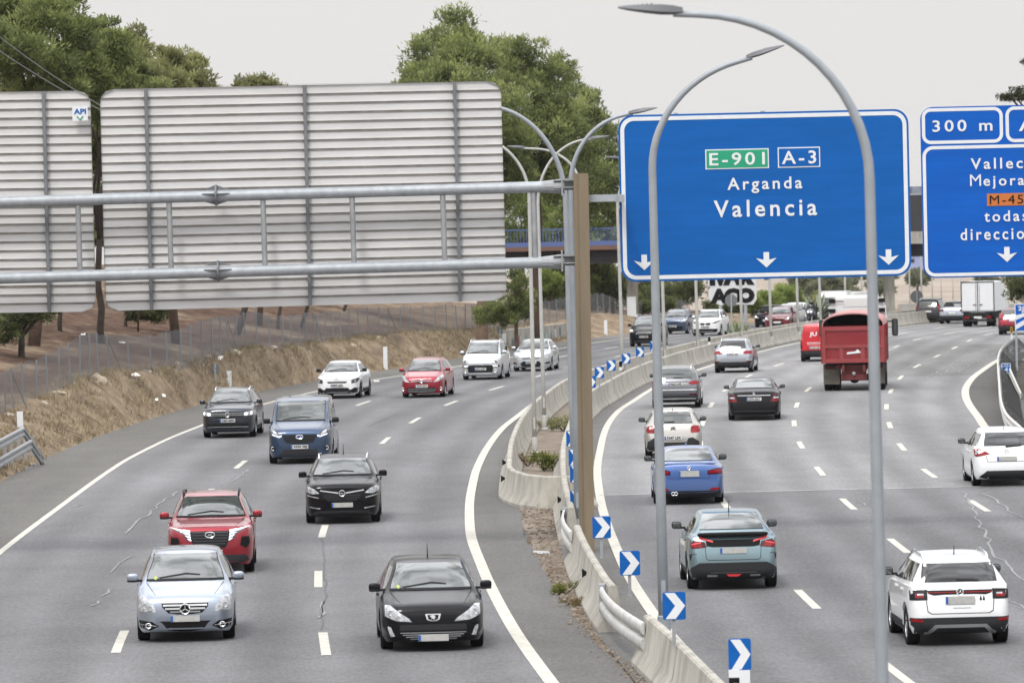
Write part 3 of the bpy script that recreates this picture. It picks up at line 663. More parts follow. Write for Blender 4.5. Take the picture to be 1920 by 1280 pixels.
b0 = gp(1079, 935); lamp(b0, 10.35, -1, 2.3, .10, 'lamp_paint', 'lamp behind the tan post whose arm curves left behind the sign back', at(1061, 400, b0.y).x-b0.x, drop=2.6)
b0 = gp(1003, 850); lamp(b0, 9.95, -1, 2.0, .075, 'lamp_old', 'pale lamp in the weeds between the barriers, arm curving left', 0, drop=2.0)
b0 = gp(1021, 806); lamp(b0, 10.0, 1, 1.95, .075, 'lamp_old', 'pale lamp next to the green shrub, arm curving right', -.05, drop=2.2)
b0 = gp(1099, 775); lamp(b0, 9.9, -1, 2.1, .085, 'lamp_old', 'lamp hidden behind the tan post, only its left arm showing', -.05, drop=1.5)
for i, (x_, y_, s_, lb) in enumerate(((1168, 690, 1, 'pale lamp pole left of the blue sign standing behind two chevrons'), (1247, 668, -1, 'pale lamp pole half hidden by the nearer grey lamp pole'), (1309, 650, 1, 'pale lamp pole in front of the white crossover car'),
     (1392, 632, -1, 'pale lamp pole in front of the graffiti board'), (1446, 621, 1, 'pale lamp pole in front of the dark red oncoming car'), (1497, 612, -1, 'pale lamp pole left of the motorcycle'), (1539, 602, 1, 'pale lamp pole just right of the motorcycle'))):
    b0 = gp(x_, y_, .8); b0.z -= .8
    lamp(b0, b0.z+9.9, s_, 1.9, .085, 'lamp_old', lb, -.08)
for i, (x_, D, w_) in enumerate(((1586, 470, .11), (1617, 520, .11), (1707, 470, .07), (1729, 430, .08), (1749, 520, .07), (1766, 560, .07), (1788, 580, .07), (1803, 600, .06))):
    b0 = at(x_, 605, D); b0.z = zr(D); lamp(b0, b0.z+(10.5 if w_ < .2 else 11.5), 1 if i % 2 else -1, 1.9, w_, 'lamp_old', 'far thin lamp pole standing before the dry hillside' if w_ < .2 else 'thick far column between the red truck and the round sign', 0, group='far lamp poles by the dry hillside')

# ---------------------------------------------------------------- chevron signs on the barrier
def chevron(cxp, cyp, base_y, w, label, D=None, post='galv'):
    b0 = gp(cxp, base_y, .83) if D is None else Vector((at(cxp, cyp, D).x, D, zr(D)+.83))
    Y = b0.y; c = at(cxp, cyp, Y)
    root = empty('chevron_sign', (c.x, Y, b0.z), label, 'chevron sign', 'blue and white chevron signs on the barrier')
    z = c.z-b0.z; k_ = w/.4; hw, hh = .178*k_, .215
    MB().box((-.01, .03, (z+.15)/2-.02), (.055, .04, z+.19)).build('post', M['galv_dull'], root)
    plate_mb(MB(), [(a, b2+z) for a, b2 in rrect(-hw, -hh, hw, hh, .035, 4)], -.01, .008).build('panel', M['sign_blue'], root)
    mb = MB(); mb.prism([(k_*a_, b_) for a_, b_ in [(-.145, .20), (.01, .20), (.168, 0), (.02, -.20), (-.135, -.20), (.015, 0)]], -.018, -.009, lambda u, w_, y: Vector((u, y, w_+z))); mb.build('chevron', M['sign_white'], root)
    plate_mb(MB(), [(a, b2+z) for a, b2 in rrect(-hw, -hh, hw, hh, .035, 4)], .0085, .011).build('back', M['galv'], root)
    return root
chevron(1387, 1226, 1330, .34, 'nearest chevron at the bottom with a black and white foot')
chevron(1264, 1135, 1208, .4, 'chevron in front of the pale lamp pole base')
chevron(1181, 1055, 1112, .4, 'chevron midway on the broad barrier segment')
chevron(1128, 988, 1042, .4, 'chevron right beside the foot of the tan post')
for (x_, y_, D) in ((1081, 936, 123), (1080, 888, 129), (1077, 857, 135), (1072, 822, 142)):
    chevron(x_, y_, 0, .33, 'chevron mostly hidden behind the grey poles and tan post', D)
chevron(1108, 716, 742, .4, 'chevron cut by the right side of the tan post')
chevron(1124, 698, 725, .4, 'first full chevron right of the tan post')
chevron(1146, 685, 711, .4, 'second chevron right of the tan post')
chevron(1174, 672, 695, .4, 'chevron next to a small black and white delineator')
chevron(1200, 660, 685, .4, 'chevron in front of the black oncoming minivan')
chevron(1226, 648, 672, .4, 'farthest chevron, hidden behind the grey lamp pole')
def delineator(p, h, label, m='sign_white', band=True, w=.12, grp='white edge posts'):
    root = empty('delineator', p, label, 'marker post', grp)
    MB().box((0, 0, h/2), (w, .05, h)).build('post', M[m], root)
    if band: MB().box((0, -.03, h*.8), (w+.004, .012, h*.2)).build('band', M['black'], root)
    return root
for (x_, y_, h, lb) in ((1387, 1300, .32, 'black and white marker under the nearest chevron'),):
    p = gp(1387, 1330, .83); p.y -= .12; root = empty('delineator', p, lb, 'marker post')
    z0 = at(1387, 1270, p.y).z-p.z
    MB().box((.07, 0, z0/2+.05), (.14, .05, z0+.1)).build('white_side', M['sign_white'], root)
    MB().box((-.07, 0, z0/2-.0), (.14, .05, z0)).build('black_side', M['black'], root)
    MB().box((-.07, 0, z0+.06), (.14, .05, .1)).build('white_cap', M['sign_white'], root)
    mb = MB(); mb.lathe((-.06, -.035, z0-.1), [(0, .045), (.012, .045), (.012, .001)], 'y', 16); mb.build('reflector', M['sign_white'], root)
for x_, y_, lb in ((1164, 694, 'small black and white delineator on the barrier beside a chevron'), (1330, 646, 'small black and white delineator alone on the far barrier')):
    p = gp(x_, y_, .83); root = delineator(p, .42, lb, band=False, grp='small barrier delineators'); MB().box((0, -.03, .27), (.124, .012, .24)).build('band', M['black'], root)
# ---------------------------------------------------------------- chain-link fence on the bank
net = bpy.data.materials.new('wire_netting'); net.use_nodes = True; t = net.node_tree; b = t.nodes['Principled BSDF']
b.inputs['Base Color'].default_value = (.16, .165, .18, 1); b.inputs['Roughness'].default_value = .6; b.inputs['Metallic'].default_value = .3
tcn = t.nodes.new('ShaderNodeTexCoord'); sv = t.nodes.new('ShaderNodeSeparateXYZ'); t.links.new(tcn.outputs['UV'], sv.inputs[0])
def mth(op, a, b2):
    n = t.nodes.new('ShaderNodeMath'); n.operation = op
    for i, q in enumerate((a, b2)):
        if isinstance(q, (int, float)): n.inputs[i].default_value = q
        else: t.links.new(q, n.inputs[i])
    return n.outputs[0]
U_, V_ = sv.outputs[0], sv.outputs[1]
d1 = mth('LESS_THAN', mth('FRACT', mth('MULTIPLY', mth('ADD', U_, V_), 14), 0), .26)
d2 = mth('LESS_THAN', mth('FRACT', mth('MULTIPLY', mth('SUBTRACT', U_, V_), 14), 0), .26)
mk = mth('MAXIMUM', d1, d2); t.links.new(mk, b.inputs['Alpha'])
fence_top = [(12, 694, 181), (20, 692, 182), (75, 673, 188), (133, 642, 196), (154, 628, 199), (175, 624, 202), (205, 627, 206), (250, 629, 209), (295, 627, 212), (328, 615, 216), (384, 602, 222), (435, 590.6, 231), (486, 584.5, 237), (511, 592, 240), (564, 589, 247), (588, 584, 252), (640, 583, 262), (705, 577, 271), (746, 575, 277), (868, 573, 292), (946, 573, 312), (1010, 566, 332), (1118, 549, 354), (1178, 563, 370), (1240, 570, 388)]
tz = pch([(120, 2.45)]+[(D, at(x, y, D).z-ground_z(at(x, y, D).x, D)) for x, y, D in fence_top]+[(430, 1.5)])
fr = empty('chain_link_fence', (fX(200), 200, ground_z(fX(200), 200)), 'long grey chain-link fence along the top of the dry bank', 'fence'); fo = fr.location
Yp = 150.0; posts = []
rng = random.Random(5)
while Yp < 400: posts.append(Yp); Yp += 2.55 if Yp < 300 else 3.0
def fp(Y): X = fX(Y); return Vector((X, Y, ground_z(X, Y)))
for i, Y in enumerate(posts):
    p = fp(Y); h = max(1.1, min(1.75, tz(Y))); q = Vector((rng.uniform(-.07, .07), rng.uniform(-.1, .1), h))
    MB().tube([p-fo-Vector((0, 0, .2)), p-fo+q], .03, 6).build('post', M['post_grey'], fr)
    if i % 9 == 4: MB().tube([p-fo+Vector((.42, .5, .0)), p-fo+q*.95], .02, 6).build('brace', M['sign_back'], fr)
me = bpy.data.meshes.new('netting'); v = []; f = []; uvs = []; s_ = 0; pp = None
for i in range(int((posts[-1]-posts[0])/.5)):
    Y = posts[0]+i*.5; p = fp(Y)-fo; h = max(1.1, min(1.75, tz(Y)))-.03+.03*math.sin(Y*2.4)
    if pp is not None: s_ += (p-pp).length
    pp = p; v += [tuple(p+Vector((0, 0, -.05))), tuple(p+Vector((0, 0, h)))]; uvs.append((s_, h))
    if i: o = 2*i; f.append((o-2, o, o+1, o-1))
me.from_pydata(v, [], f); uvl = me.uv_layers.new(name='UVMap')
for p in me.polygons:
    for li in p.loop_indices:
        vi = me.loops[li].vertex_index; uvl.data[li].uv = (uvs[vi//2][0], 0 if vi % 2 == 0 else uvs[vi//2][1])
link('netting', me, net, fr)
# rocks, branches and litter on the bank
def rock(p, s, seed):
    bm = bmesh.new(); bmesh.ops.create_icosphere(bm, subdivisions=2, radius=s); r_ = random.Random(seed); k = Vector((r_.uniform(.8, 1.5), r_.uniform(.7, 1.1), r_.uniform(.45, .8)))
    for w in bm.verts: n_ = 1+.35*noise.noise(w.co*1.5/s+Vector((seed, 0, 0))); w.co = Vector((w.co.x*k.x, w.co.y*k.y, w.co.z*k.z))*n_
    me = bpy.data.meshes.new('rock'); bm.to_mesh(me); bm.free(); o = link('rock', me, M['rock']); o.location = p; return o
def onbank(x, y, D0=150, D1=380):
    for i in range(400):
        D = D0+(D1-D0)*i/400; q = at(x, y, D)
        if q.z <= ground_z(q.x, q.y): return q
    return gp(x, y)
for i, (x, y, s_, lb) in enumerate(((182, 716, .42, 'biggest pale rock below the bent fence post'), (106, 737, .22, 'flat rock under the fence near the left edge'), (137, 720, .12, 'small pale stone at a fence post foot'), (334, 683, .18, 'stone at the fence foot above the small sign back'), (388, 669, .16, 'pale stone by the fence left of the dark leaning trunk'), (438, 661, .24, 'rock at the crest of the bank'),
        (82, 757, .16, 'stones low on the bank near the left edge'), (16, 779, .2, 'stone beside the white edge post at the left edge'), (275, 697, .2, 'rubble lump under the fence mesh'), (512, 652, .17, 'stone below the fence brace'), (660, 650, .22, 'reddish rock on the bank left of the red minivan'), (707, 634, .18, 'stone high on the bank over the edge post'))):
    tag(rock(onbank(x, y), s_, i+1), lb, 'rock', 'loose rocks on the bank')
def litter(x, y, s_, lb, seed):
    p = onbank(x, y); r_ = random.Random(seed); mb = MB(); n = 7
    c_ = [Vector((s_*1.3*math.cos(k*2*math.pi/n)*r_.uniform(.4, 1.2), s_*math.sin(k*2*math.pi/n)*r_.uniform(.3, 1), .03+s_*r_.uniform(.1, 1.1)*(math.sin(k*2*math.pi/n) > -.2))) for k in range(n)]
    mb.add([Vector((0, 0, s_*.55))]+c_, [(0, k+1, (k+1) % n+1) for k in range(n)]); mb.add([q-Vector((0, 0, .02)) for q in c_], [tuple(range(n))])
    o = mb.build('litter', M['litter_w'], None, True); o.location = p; tag(o, lb, 'litter', 'scraps of white litter on the bank')
for i, (x, y, s_, lb) in enumerate(((228, 645, .13, 'white scrap caught in the fence mesh'), (156, 629, .12, 'white rag on top of a fence post'), (252, 706, .16, 'white strip hanging on the bank top'), (290, 752, .2, 'crumpled white bag low on the bank, left one of two'), (303, 745, .2, 'crumpled white bag low on the bank, right one of two'), (412, 675, .14, 'white scrap above the small sign back'), (706, 717, .1, 'small white scrap at the roadside left of the edge post'), (248, 776, .12, 'pale board lying at the foot of the bank'))): litter(x, y, s_, lb, i)
mb = MB(); r_ = random.Random(9)
for i in range(60):
    Y = r_.uniform(170, 300); X = fX(Y)+r_.uniform(.3, 5)
    if X > Lle(Y)-3.3: continue
    p = Vector((X, Y, ground_z(X, Y)+.02)); a = r_.uniform(-.6, .6); l = r_.uniform(.2, 1.3)
    d = Vector((math.cos(a)*l, r_.uniform(-1, 1)*l*.5, 0)); q = p+d; q.z = ground_z(q.x, q.y)+.04
    mb.tube([p, (p+q)/2+Vector((0, 0, .05)), q], [.013, .01, .004], 4)
tag(mb.build('twigs', M['bark_dark']), 'dry twigs scattered over the tan bank', 'twigs', kind='stuff')
# dry grass tufts on the bank
def tufts(name, pts, h, m, n, label, cat, spread=.12):
    r_ = random.Random(len(pts)); v = []; f = []
    for p in pts:
        for k in range(n):
            a = r_.uniform(0, 6.28); b0 = Vector(p)+Vector((r_.gauss(0, spread), r_.gauss(0, spread), -.02)); hh = h*r_.uniform(.5, 1.2); w = .012*r_.uniform(.8, 1.8)
            t_ = b0+Vector((math.cos(a)*hh*.5, math.sin(a)*hh*.5, hh)); o = len(v)
            v += [b0+Vector((-w, 0, 0)), b0+Vector((w, 0, 0)), t_]; f.append((o, o+1, o+2))
    me = bpy.data.meshes.new(name); me.from_pydata([tuple(q) for q in v], [], f); return tag(link(name, me, m), label, cat, kind='stuff')
r_ = random.Random(3); gpts = []
for i in range(6500):
    Y = r_.uniform(150, 330); fd = Lle(Y)-fX(Y); o = r_.uniform(2.9, fd+.6); X = Lle(Y)-o
    if noise.noise((X*.5, Y*.25, 7)) > -.22: gpts.append((X, Y, ground_z(X, Y)))
straw_m = mat('dry_grass', (.34, .275, .17), .9, col2=(.13, .10, .065), vs=1.3)
tufts('dry_grass', gpts, .2, straw_m, 5, 'dry straw coloured grass on the roadside bank', 'grass')

# ---------------------------------------------------------------- edge posts, small sign backs
for x, y, yt, lb in ((38, 803, 771, 'white edge post leaning behind the guard rail end'), (430, 727, 695, 'white edge post beside the small square sign back'), (723, 693, 650, 'white edge post on the verge between the white and the red oncoming cars'), (946, 655, 625, 'white edge post at the end of the graffiti wall'), (1136, 628, 600, 'white edge post beyond the gantry on the tan bank')):
    p = onbank(x, y, 140, 360); delineator(p, at(x, yt, p.y).z-p.z, lb, band=False, w=.2)
for x, y, y0, y1, w, lb in ((404, 727, 682, 700, .36, 'small square grey sign back on a post by the bank'), (938, 652, 614, 626, .34, 'small square grey sign back near the leaning trunk')):
    p = onbank(x, y, 140, 360); root = empty('small_sign', p, lb, 'sign', 'small square sign backs')
    zt, zb = at(x, y0, p.y).z-p.z, at(x, y1, p.y).z-p.z
    MB().box((0, 0, zt/2), (.07, .05, zt)).build('post', M['galv'], root)
    mb = MB(); mb.prism(rrect(-w/2, zb, w/2, zt, .05, 4), .03, .055, lambda u, w_, y_: Vector((u, y_, w_))); mb.build('panel', M['sign_back'], root)
for x, y, rd, D, lb in ((1371, 563, 11.5, 330, 'round grey sign back in front of the graffiti board'), (1719, 556, 12, 372, 'round grey sign back above the dark far minivan')):
    c = at(x, y, D); gz = ground_z(c.x, D); root = empty('round_sign', (c.x, D, gz), lb, 'sign', 'round sign backs'); z = c.z-gz; rr = rd*D/FPX
    MB().tube([(0, 0, 0), (0, 0, z+rr*.95)], .05, 8).build('post', M['galv'], root)
    MB().lathe((0, .06, z), [(0, .01), (0, rr), (.03, rr), (.03, .01)], 'y', 28).build('disc', M['sign_back'], root)

# ---------------------------------------------------------------- guard rails
WP = [(0, -.155), (.05, -.12), (.05, -.06), (.0, -.02), (.0, .02), (.05, .06), (.05, .12), (0, .155), (-.012, .155), (.035, .12), (.035, .06), (-.012, .02), (-.012, -.02), (.035, -.06), (.035, -.12), (-.012, -.155)]
p0, p1 = gp(-60, 935), gp(44, 868)
e1 = gp(82, 862)
root = empty('guard_rail', p1, 'double beam guard rail with ramped end at the left edge', 'guard rail')
for off, (xa, ya, xb, yb, xc, yc) in (('rail', (-70, 870, 44, 809, 80, 862)), ('rail', (-70, 908, 58, 833, 78, 864))):
    D0, D1, D2 = 152, 164, 166.5
    A, B, C_ = at(xa, ya, D0), at(xb, yb, D1), at(xc, yc, D2)
    B2 = B+(C_-B)*.25
    sweep(MB(), [tuple(q-p1) for q in (A, A.lerp(B, .5), B, B2, C_)], WP).build('rail', M['galv_dull'], root)
for i in range(9):
    q = gp(8, 888).lerp(gp(58, 868), i/4-.6); q.z = ground_z(q.x, q.y); h = .74
    if i < 8: MB().box((q-p1)+Vector((-.08, 0, h/2)), (.1, .12, h+.1)).build('post', M['galv_dull'], root)
# right-hand guard rail with black motorcyclist slats
rp = [(1925, 812), (1912, 799), (1897, 786), (1885, 772), (1878, 752), (1875, 730), (1874, 710), (1872, 690), (1872, 672), (1876, 657), (1884, 647), (1897, 637), (1906, 632)]
R3 = []
for x, y in rp:
    q = gp(x, y, .78); q.z -= .78; R3.append(q)
root = empty('guard_rail', R3[4], 'curving white guard rail with black slats at the right edge', 'guard rail'); o3 = root.location
spl = []
for i in range(len(R3)-1):
    for k in range(4):
        a = R3[max(i-1, 0)]; b_, c_ = R3[i], R3[i+1]; d_ = R3[min(i+2, len(R3)-1)]; t_ = k/4
        spl.append(.5*((2*b_)+(c_-a)*t_+(2*a-5*b_+4*c_-d_)*t_*t_+(3*b_-a-3*c_+d_)*t_**3))
spl.append(R3[-1])
WPr = [(-u, w) for u, w in WP]
pale_rail = mat('pale_rail', (.55, .54, .51), .55, .2, var=.12, vs=3)
sweep(MB(), [tuple(q-o3) for q in spl], WPr, .66).build('rail', pale_rail, root)
lower = MB(); lower.tube([q-o3+Vector((.05, 0, .3)) for q in spl], .05, 6); lower.build('lower_rail', pale_rail, root, True)
acc = 0; cnt = 0
for i in range(len(spl)-1):
    d_ = spl[i+1]-spl[i]; n = max(1, int(d_.length/.55))
    for k in range(n):
        q = spl[i]+d_*(k/n); nrm = Vector((d_.y, -d_.x, 0)).normalized()
        a, b_ = q-o3+nrm*.08+Vector((0, 0, .78)), q-o3+nrm*.75+Vector((0, 0, .1))
        u_ = d_.normalized()*.17
        sl = MB(); sl.add([a-u_, a+u_, b_+u_, b_-u_], [(0, 1, 2, 3)]); sl.add([a-u_+Vector((0, 0, -.03)), a+u_+Vector((0, 0, -.03)), b_+u_+Vector((0, 0, -.03)), b_-u_+Vector((0, 0, -.03))], [(3, 2, 1, 0)]); sl.build('slat', M['black'], root)
pass
for i in range(0, len(spl), 4): MB().box(spl[i]-o3+Vector((.12, 0, .36)), (.1, .1, .74)).build('post', M['galv_dull'], root)
A, B = gp(1894, 697, .6), gp(1915, 744, .1)
root = empty('guard_rail', gp(1894, 700), 'short white rail stub sloping down behind the little blue sign', 'guard rail'); sweep(MB(), [tuple(q-root.location) for q in (A, A.lerp(B, .5), B)], WP).build('rail', pale_rail, root)
MB().box((A+B)/2-root.location-Vector((-.05, 0, .3)), (.1, .1, .5)).build('post', M['galv_dull'], root)
# kilometre plate, exit countdown sign, yellow marker
p = gp(1887, 722); root = empty('kilometre_sign', p, 'small blue plate with the number 4 above the guard rail', 'sign')
c = at(1886.5, 690, p.y)-p; w_ = .19; MB().box((0, .04, c.z/2), (.05, .04, c.z)).build('post', M['galv'], root)
plate_mb(MB(), [(a+c.x, b_+c.z) for a, b_ in rrect(-w_, -w_*1.06, w_, w_*1.06, .04, 4)], -.01, .01).build('panel', M['sign_white'], root)
plate_mb(MB(), [(a+c.x, b_+c.z) for a, b_ in rrect(-w_*.86, -w_*.93, w_*.86, w_*.35, .02, 3)], -.016, -.008).build('blue_field', M['sign_blue'], root)
plate_mb(MB(), [(a+c.x, b_+c.z) for a, b_ in rrect(-w_*.86, w_*.47, w_*.86, w_*.93, .02, 3)], -.016, -.008).build('blue_field', M['sign_blue'], root)
place_text('4', (c.x, 0, c.z-w_*.28), .14, .20, M['sign_white'], 'lettering', root, .008, off=-.02); place_text('A-3', (c.x, 0, c.z+w_*.7), .14, .055, M['sign_white'], 'lettering', root, .03, off=-.02)
D = 238.0; c0 = at(1926, 595, D); gz = ground_z(c0.x-.4, D); root = empty('countdown_sign', (c0.x, D, gz), 'blue 200 m countdown sign with white stripes at the right edge', 'sign')
hw, hh = 23*D/FPX, 25.5*D/FPX; z = c0.z-gz
MB().box((-.5, .05, z/2), (.1, .06, z)).build('post', M['galv'], root)
plate_mb(MB(), [(a, b_+z) for a, b_ in rrect(-hw, -hh, hw, hh, .05, 4)], -.01, .02).build('panel', M['sign_white'], root)
plate_mb(MB(), [(a, b_+z) for a, b_ in rrect(-hw+.03, -hh+.03, hw-.03, hh-.03, .04, 4)], -.02, -.008).build('blue_field', M['sign_blue2'], root)
place_text('200', (-.13, 0, z+hh*.68), .55, .2, M['sign_white'], 'lettering', root, .03, off=-.026); place_text('m', (-.13, 0, z+hh*.40), .2, .13, M['sign_white'], 'lettering', root, .03, off=-.026)
mb = MB()
for k in range(2): z0 = z-hh+.08+k*.42; mb.prism([(-hw+.03, z0), (hw-.03, z0+.55), (hw-.03, z0+.78), (-hw+.03, z0+.22)], -.028, -.02, lambda u, w_, y: Vector((u, y, min(w_, z+hh*.5))))
mb.build('stripes', M['sign_white'], root)
p = gp(1897, 640); root = empty('marker_post', p, 'small yellow and black marker at the tip of the gore', 'marker post'); MB().box((0, 0, .35), (.1, .05, .9)).build('post', M['sign_white'], root); MB().box((0, -.03, .62), (.13, .02, .36)).build('reflector', M['yellow'], root); MB().box((0, -.045, .62), (.05, .02, .3)).build('band', M['black'], root)

# ---------------------------------------------------------------- overpass
OD = 362.0; gz = zr(OD)
def brow(x, y): return at(x, y, OD)
o = Vector((7.6, OD, gz)); br = empty('overpass', o, 'road overpass with dark girder, rusty edge and blue railing', 'bridge')
sl_ = math.tan(math.radians(.15))
zb, ze, zk, zr_ = [brow(1050, yy).z-gz for yy in (496, 470, 462, 430)]
xa, xb_ = -14, 60
MB().box(((xa+xb_)/2-o.x, 3.0, (zb+ze)/2), (xb_-xa, 4.6, ze-zb)).build('girder', M['bridge_dark'], br)
MB().box(((xa+xb_)/2-o.x, 3.0, (ze+zk)/2), (xb_-xa, 6, zk-ze)).build('deck_edge', M['bridge_rust'], br)
rl = MB(); rl.box(((xa+xb_)/2-o.x, .15, zk+.14), (xb_-xa, .1, .28)); rl.box(((xa+xb_)/2-o.x, .15, zr_), (xb_-xa, .06, .06))
for i in range(int((xb_-xa)/.22)): rl.box((xa-o.x+i*.22, .15, (zk+zr_)/2+.1), (.028, .03, zr_-zk-.2))
rl.build('railing', M['bridge_blue'], br)
rl = MB(); rl.box(((xa+xb_)/2-o.x, 5.8, zk+.14), (xb_-xa, .1, .28)); rl.box(((xa+xb_)/2-o.x, 5.8, zr_), (xb_-xa, .06, .06))
for i in range(int((xb_-xa)/.22)): rl.box((xa-o.x+i*.22, 5.8, (zk+zr_)/2+.1), (.028, .03, zr_-zk-.2))
rl.build('railing', M['bridge_blue'], br)
pier = at(1189, 600, OD).x-o.x
for dx, wd_ in ((pier, .72), (at(1675, 600, OD).x-o.x, .66)):
    if wd_: MB().box((dx, 3.5, zb/2), (wd_, 1.6, zb)).build('pier', M['concrete'], br)
MB().box((pier-.1, 2.5, 1.1), (.62, .3, 2.2)).build('pier_cabinet', M['sign_white'], br)
xl_, xr_ = at(1690, 400, OD).x, at(1775, 400, OD).x
b0 = Vector(((xl_+xr_)/2, OD-.4, gz+zk)); z1, z2, z3, z4 = [at(1718, yy, OD-.4).z-b0.z for yy in (457, 434, 366, 352)]
root = empty('bridge_screen', b0, 'dark screen with a grey top glimpsed between the two blue signs', 'screen')
MB().box((0, 0, (z1+z2)/2), (xr_-xl_, .3, z2-z1)).build('concrete_base', M['concrete'], root); MB().box((0, 0, (z2+z3)/2), (xr_-xl_, .2, z3-z2)).build('dark_panel', M['bridge_dark'], root); MB().box((0, 0, (z3+z4)/2), (xr_-xl_, .3, z4-z3)).build('grey_cap', M['galv_dull'], root)

# ---------------------------------------------------------------- graffiti wall and graffiti board
A, B = gp(953, 655), gp(1062, 637); A.z = zr(A.y)-.03; d_ = (B-A); Lw = d_.xy.length; ang = math.atan2(d_.y, d_.x)
root = empty('graffiti_wall', A, 'low concrete retaining wall with colourful graffiti beside the silver hatchback', 'wall', rz=ang)
hA, hB = at(953, 618, A.y).z-A.z, at(1062, 606, B.y).z-A.z
mb = MB(); mb.prism([(0, -.3), (Lw, -.3), (Lw, hB), (0, hA)], 0, .35, lambda u, w_, y: Vector((u, y, w_))); mb.build('wall', M['concrete'], root)
gcol = [(.05, .30, .26), (.42, .42, .45), (.30, .10, .13), (.45, .47, .50), (.18, .2, .26), (.06, .07, .1)]
gms = [mat('spray_paint', c_, .6, var=.3, vs=4) for c_ in gcol]; r_ = random.Random(11)
for k in range(16):
    x0 = Lw*(.05+.88*r_.random()); w_ = r_.uniform(.25, .8); h_ = r_.uniform(.4, .95)*hA*.85; z0 = .1
    pts = [(x0+w_*math.cos(a_)*r_.uniform(.4, .6), z0+h_*.5+h_*.5*math.sin(a_)*r_.uniform(.7, 1)) for a_ in [i*.628 for i in range(10)]]
    mb = MB(); mb.prism(pts, -.006-.001*k, -.002, lambda u, w2_, y: Vector((u, y, w2_))); mb.build('painted_letter', gms[k % 6], root)
D = 352.0; c0 = at(1373, 545, D); gz = ground_z(c0.x, D); root = empty('graffiti_board', (c0.x, D, gz), 'billboard covered in black graffiti with white outlines beside the trees', 'billboard')
z = c0.z-gz; hw = 45.5*D/FPX; zt, zb2 = at(1373, 490, D).z-gz, at(1373, 572, D).z-gz
for dx in (-.8, .85): MB().box((dx, .1, zb2/2+.3), (.2, .2, zb2+.6)).build('post', M['galv'], root)
bg_ = mat('spray_white', (.58, .59, .6), .7, var=.08, vs=2)
mb = MB(); r_ = random.Random(4)
P = [(-hw, zt), (hw, zt), (hw, zb2+1.35), (hw*.97, zb2+1.2), (hw, zb2+.95), (hw, zb2+.35), (hw*.85, zb2), (hw*.45, zb2+.02), (hw*.1, zb2+.05), (-hw*.1, zb2+.25), (-hw*.45, zb2), (-hw*.75, zb2+.15), (-hw, zb2+.45), (-hw*.98, zb2+1.0), (-hw*.9, zb2+1.2), (-hw, zb2+1.3)]
mb.prism(P[::-1], -.02, .06, lambda u, w_, y: Vector((u, y, w_))); mb.build('board', bg_, root)
sz = (zt-zb2)
place_text('ACO', (0, 0, zb2+.62), hw*1.84, 1.02, M['black'], 'painted_letters', root, .09, .92, off=-.04)
place_text('IVAR', (0, 0, zb2+1.98), hw*1.86, 1.36, M['black'], 'painted_letters', root, .09, .92, off=-.04)

# ---------------------------------------------------------------- overhead wires at top left
def wire(x0, y0, x1, y1, D, lb):
    a, b_ = at(x0, y0, D), at(x1, y1, D+6); d_ = b_-a; a = a-d_*.6; b_ = b_+d_*1.2
    mb = MB(); mb.tube([a.lerp(b_, i/16)-Vector((0, 0, .5*math.sin(math.pi*i/16))) for i in range(17)], .014, 5); tag(mb.build('overhead_wire', M['wire']), lb, 'wire', 'overhead wires')
wire(0, 50, 190, 168, 150, 'upper thin wire across the pines at top left'); wire(0, 76, 190, 176, 150, 'lower thin wire across the pines at top left')

# ---------------------------------------------------------------- trees
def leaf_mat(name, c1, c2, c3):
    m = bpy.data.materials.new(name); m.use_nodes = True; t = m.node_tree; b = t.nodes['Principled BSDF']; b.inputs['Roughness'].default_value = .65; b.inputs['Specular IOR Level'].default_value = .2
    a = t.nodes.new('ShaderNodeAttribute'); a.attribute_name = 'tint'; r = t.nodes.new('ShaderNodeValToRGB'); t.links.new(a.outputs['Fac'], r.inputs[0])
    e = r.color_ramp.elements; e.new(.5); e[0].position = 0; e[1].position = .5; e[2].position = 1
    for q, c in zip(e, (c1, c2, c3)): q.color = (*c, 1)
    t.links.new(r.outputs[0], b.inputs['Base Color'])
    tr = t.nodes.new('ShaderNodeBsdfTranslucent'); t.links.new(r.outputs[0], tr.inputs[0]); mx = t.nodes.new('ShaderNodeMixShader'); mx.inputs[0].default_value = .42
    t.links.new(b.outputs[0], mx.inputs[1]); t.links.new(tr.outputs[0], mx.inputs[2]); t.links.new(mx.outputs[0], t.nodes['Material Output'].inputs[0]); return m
LM = {'pine': leaf_mat('pine_needles', (.075, .092, .034), (.17, .205, .072), (.32, .355, .13)),
      'bright': leaf_mat('fresh_needles', (.10, .135, .04), (.20, .255, .07), (.31, .37, .11)),
      'olive': leaf_mat('olive_leaves', (.11, .115, .05), (.21, .22, .095), (.34, .345, .15)),
      'cedar': leaf_mat('cedar_needles', (.02, .025, .012), (.045, .05, .022), (.08, .085, .035)),
      'hedge': leaf_mat('hedge_leaves', (.05, .062, .03), (.11, .13, .053), (.20, .225, .085)),
      'weed': leaf_mat('weed_leaves', (.06, .08, .02), (.13, .15, .035), (.24, .24, .06)),
      'dry': leaf_mat('dry_leaves', (.10, .07, .035), (.20, .15, .07), (.26, .22, .11)),
      'far': leaf_mat('far_leaves', (.10, .12, .08), (.15, .17, .10), (.22, .22, .13))}
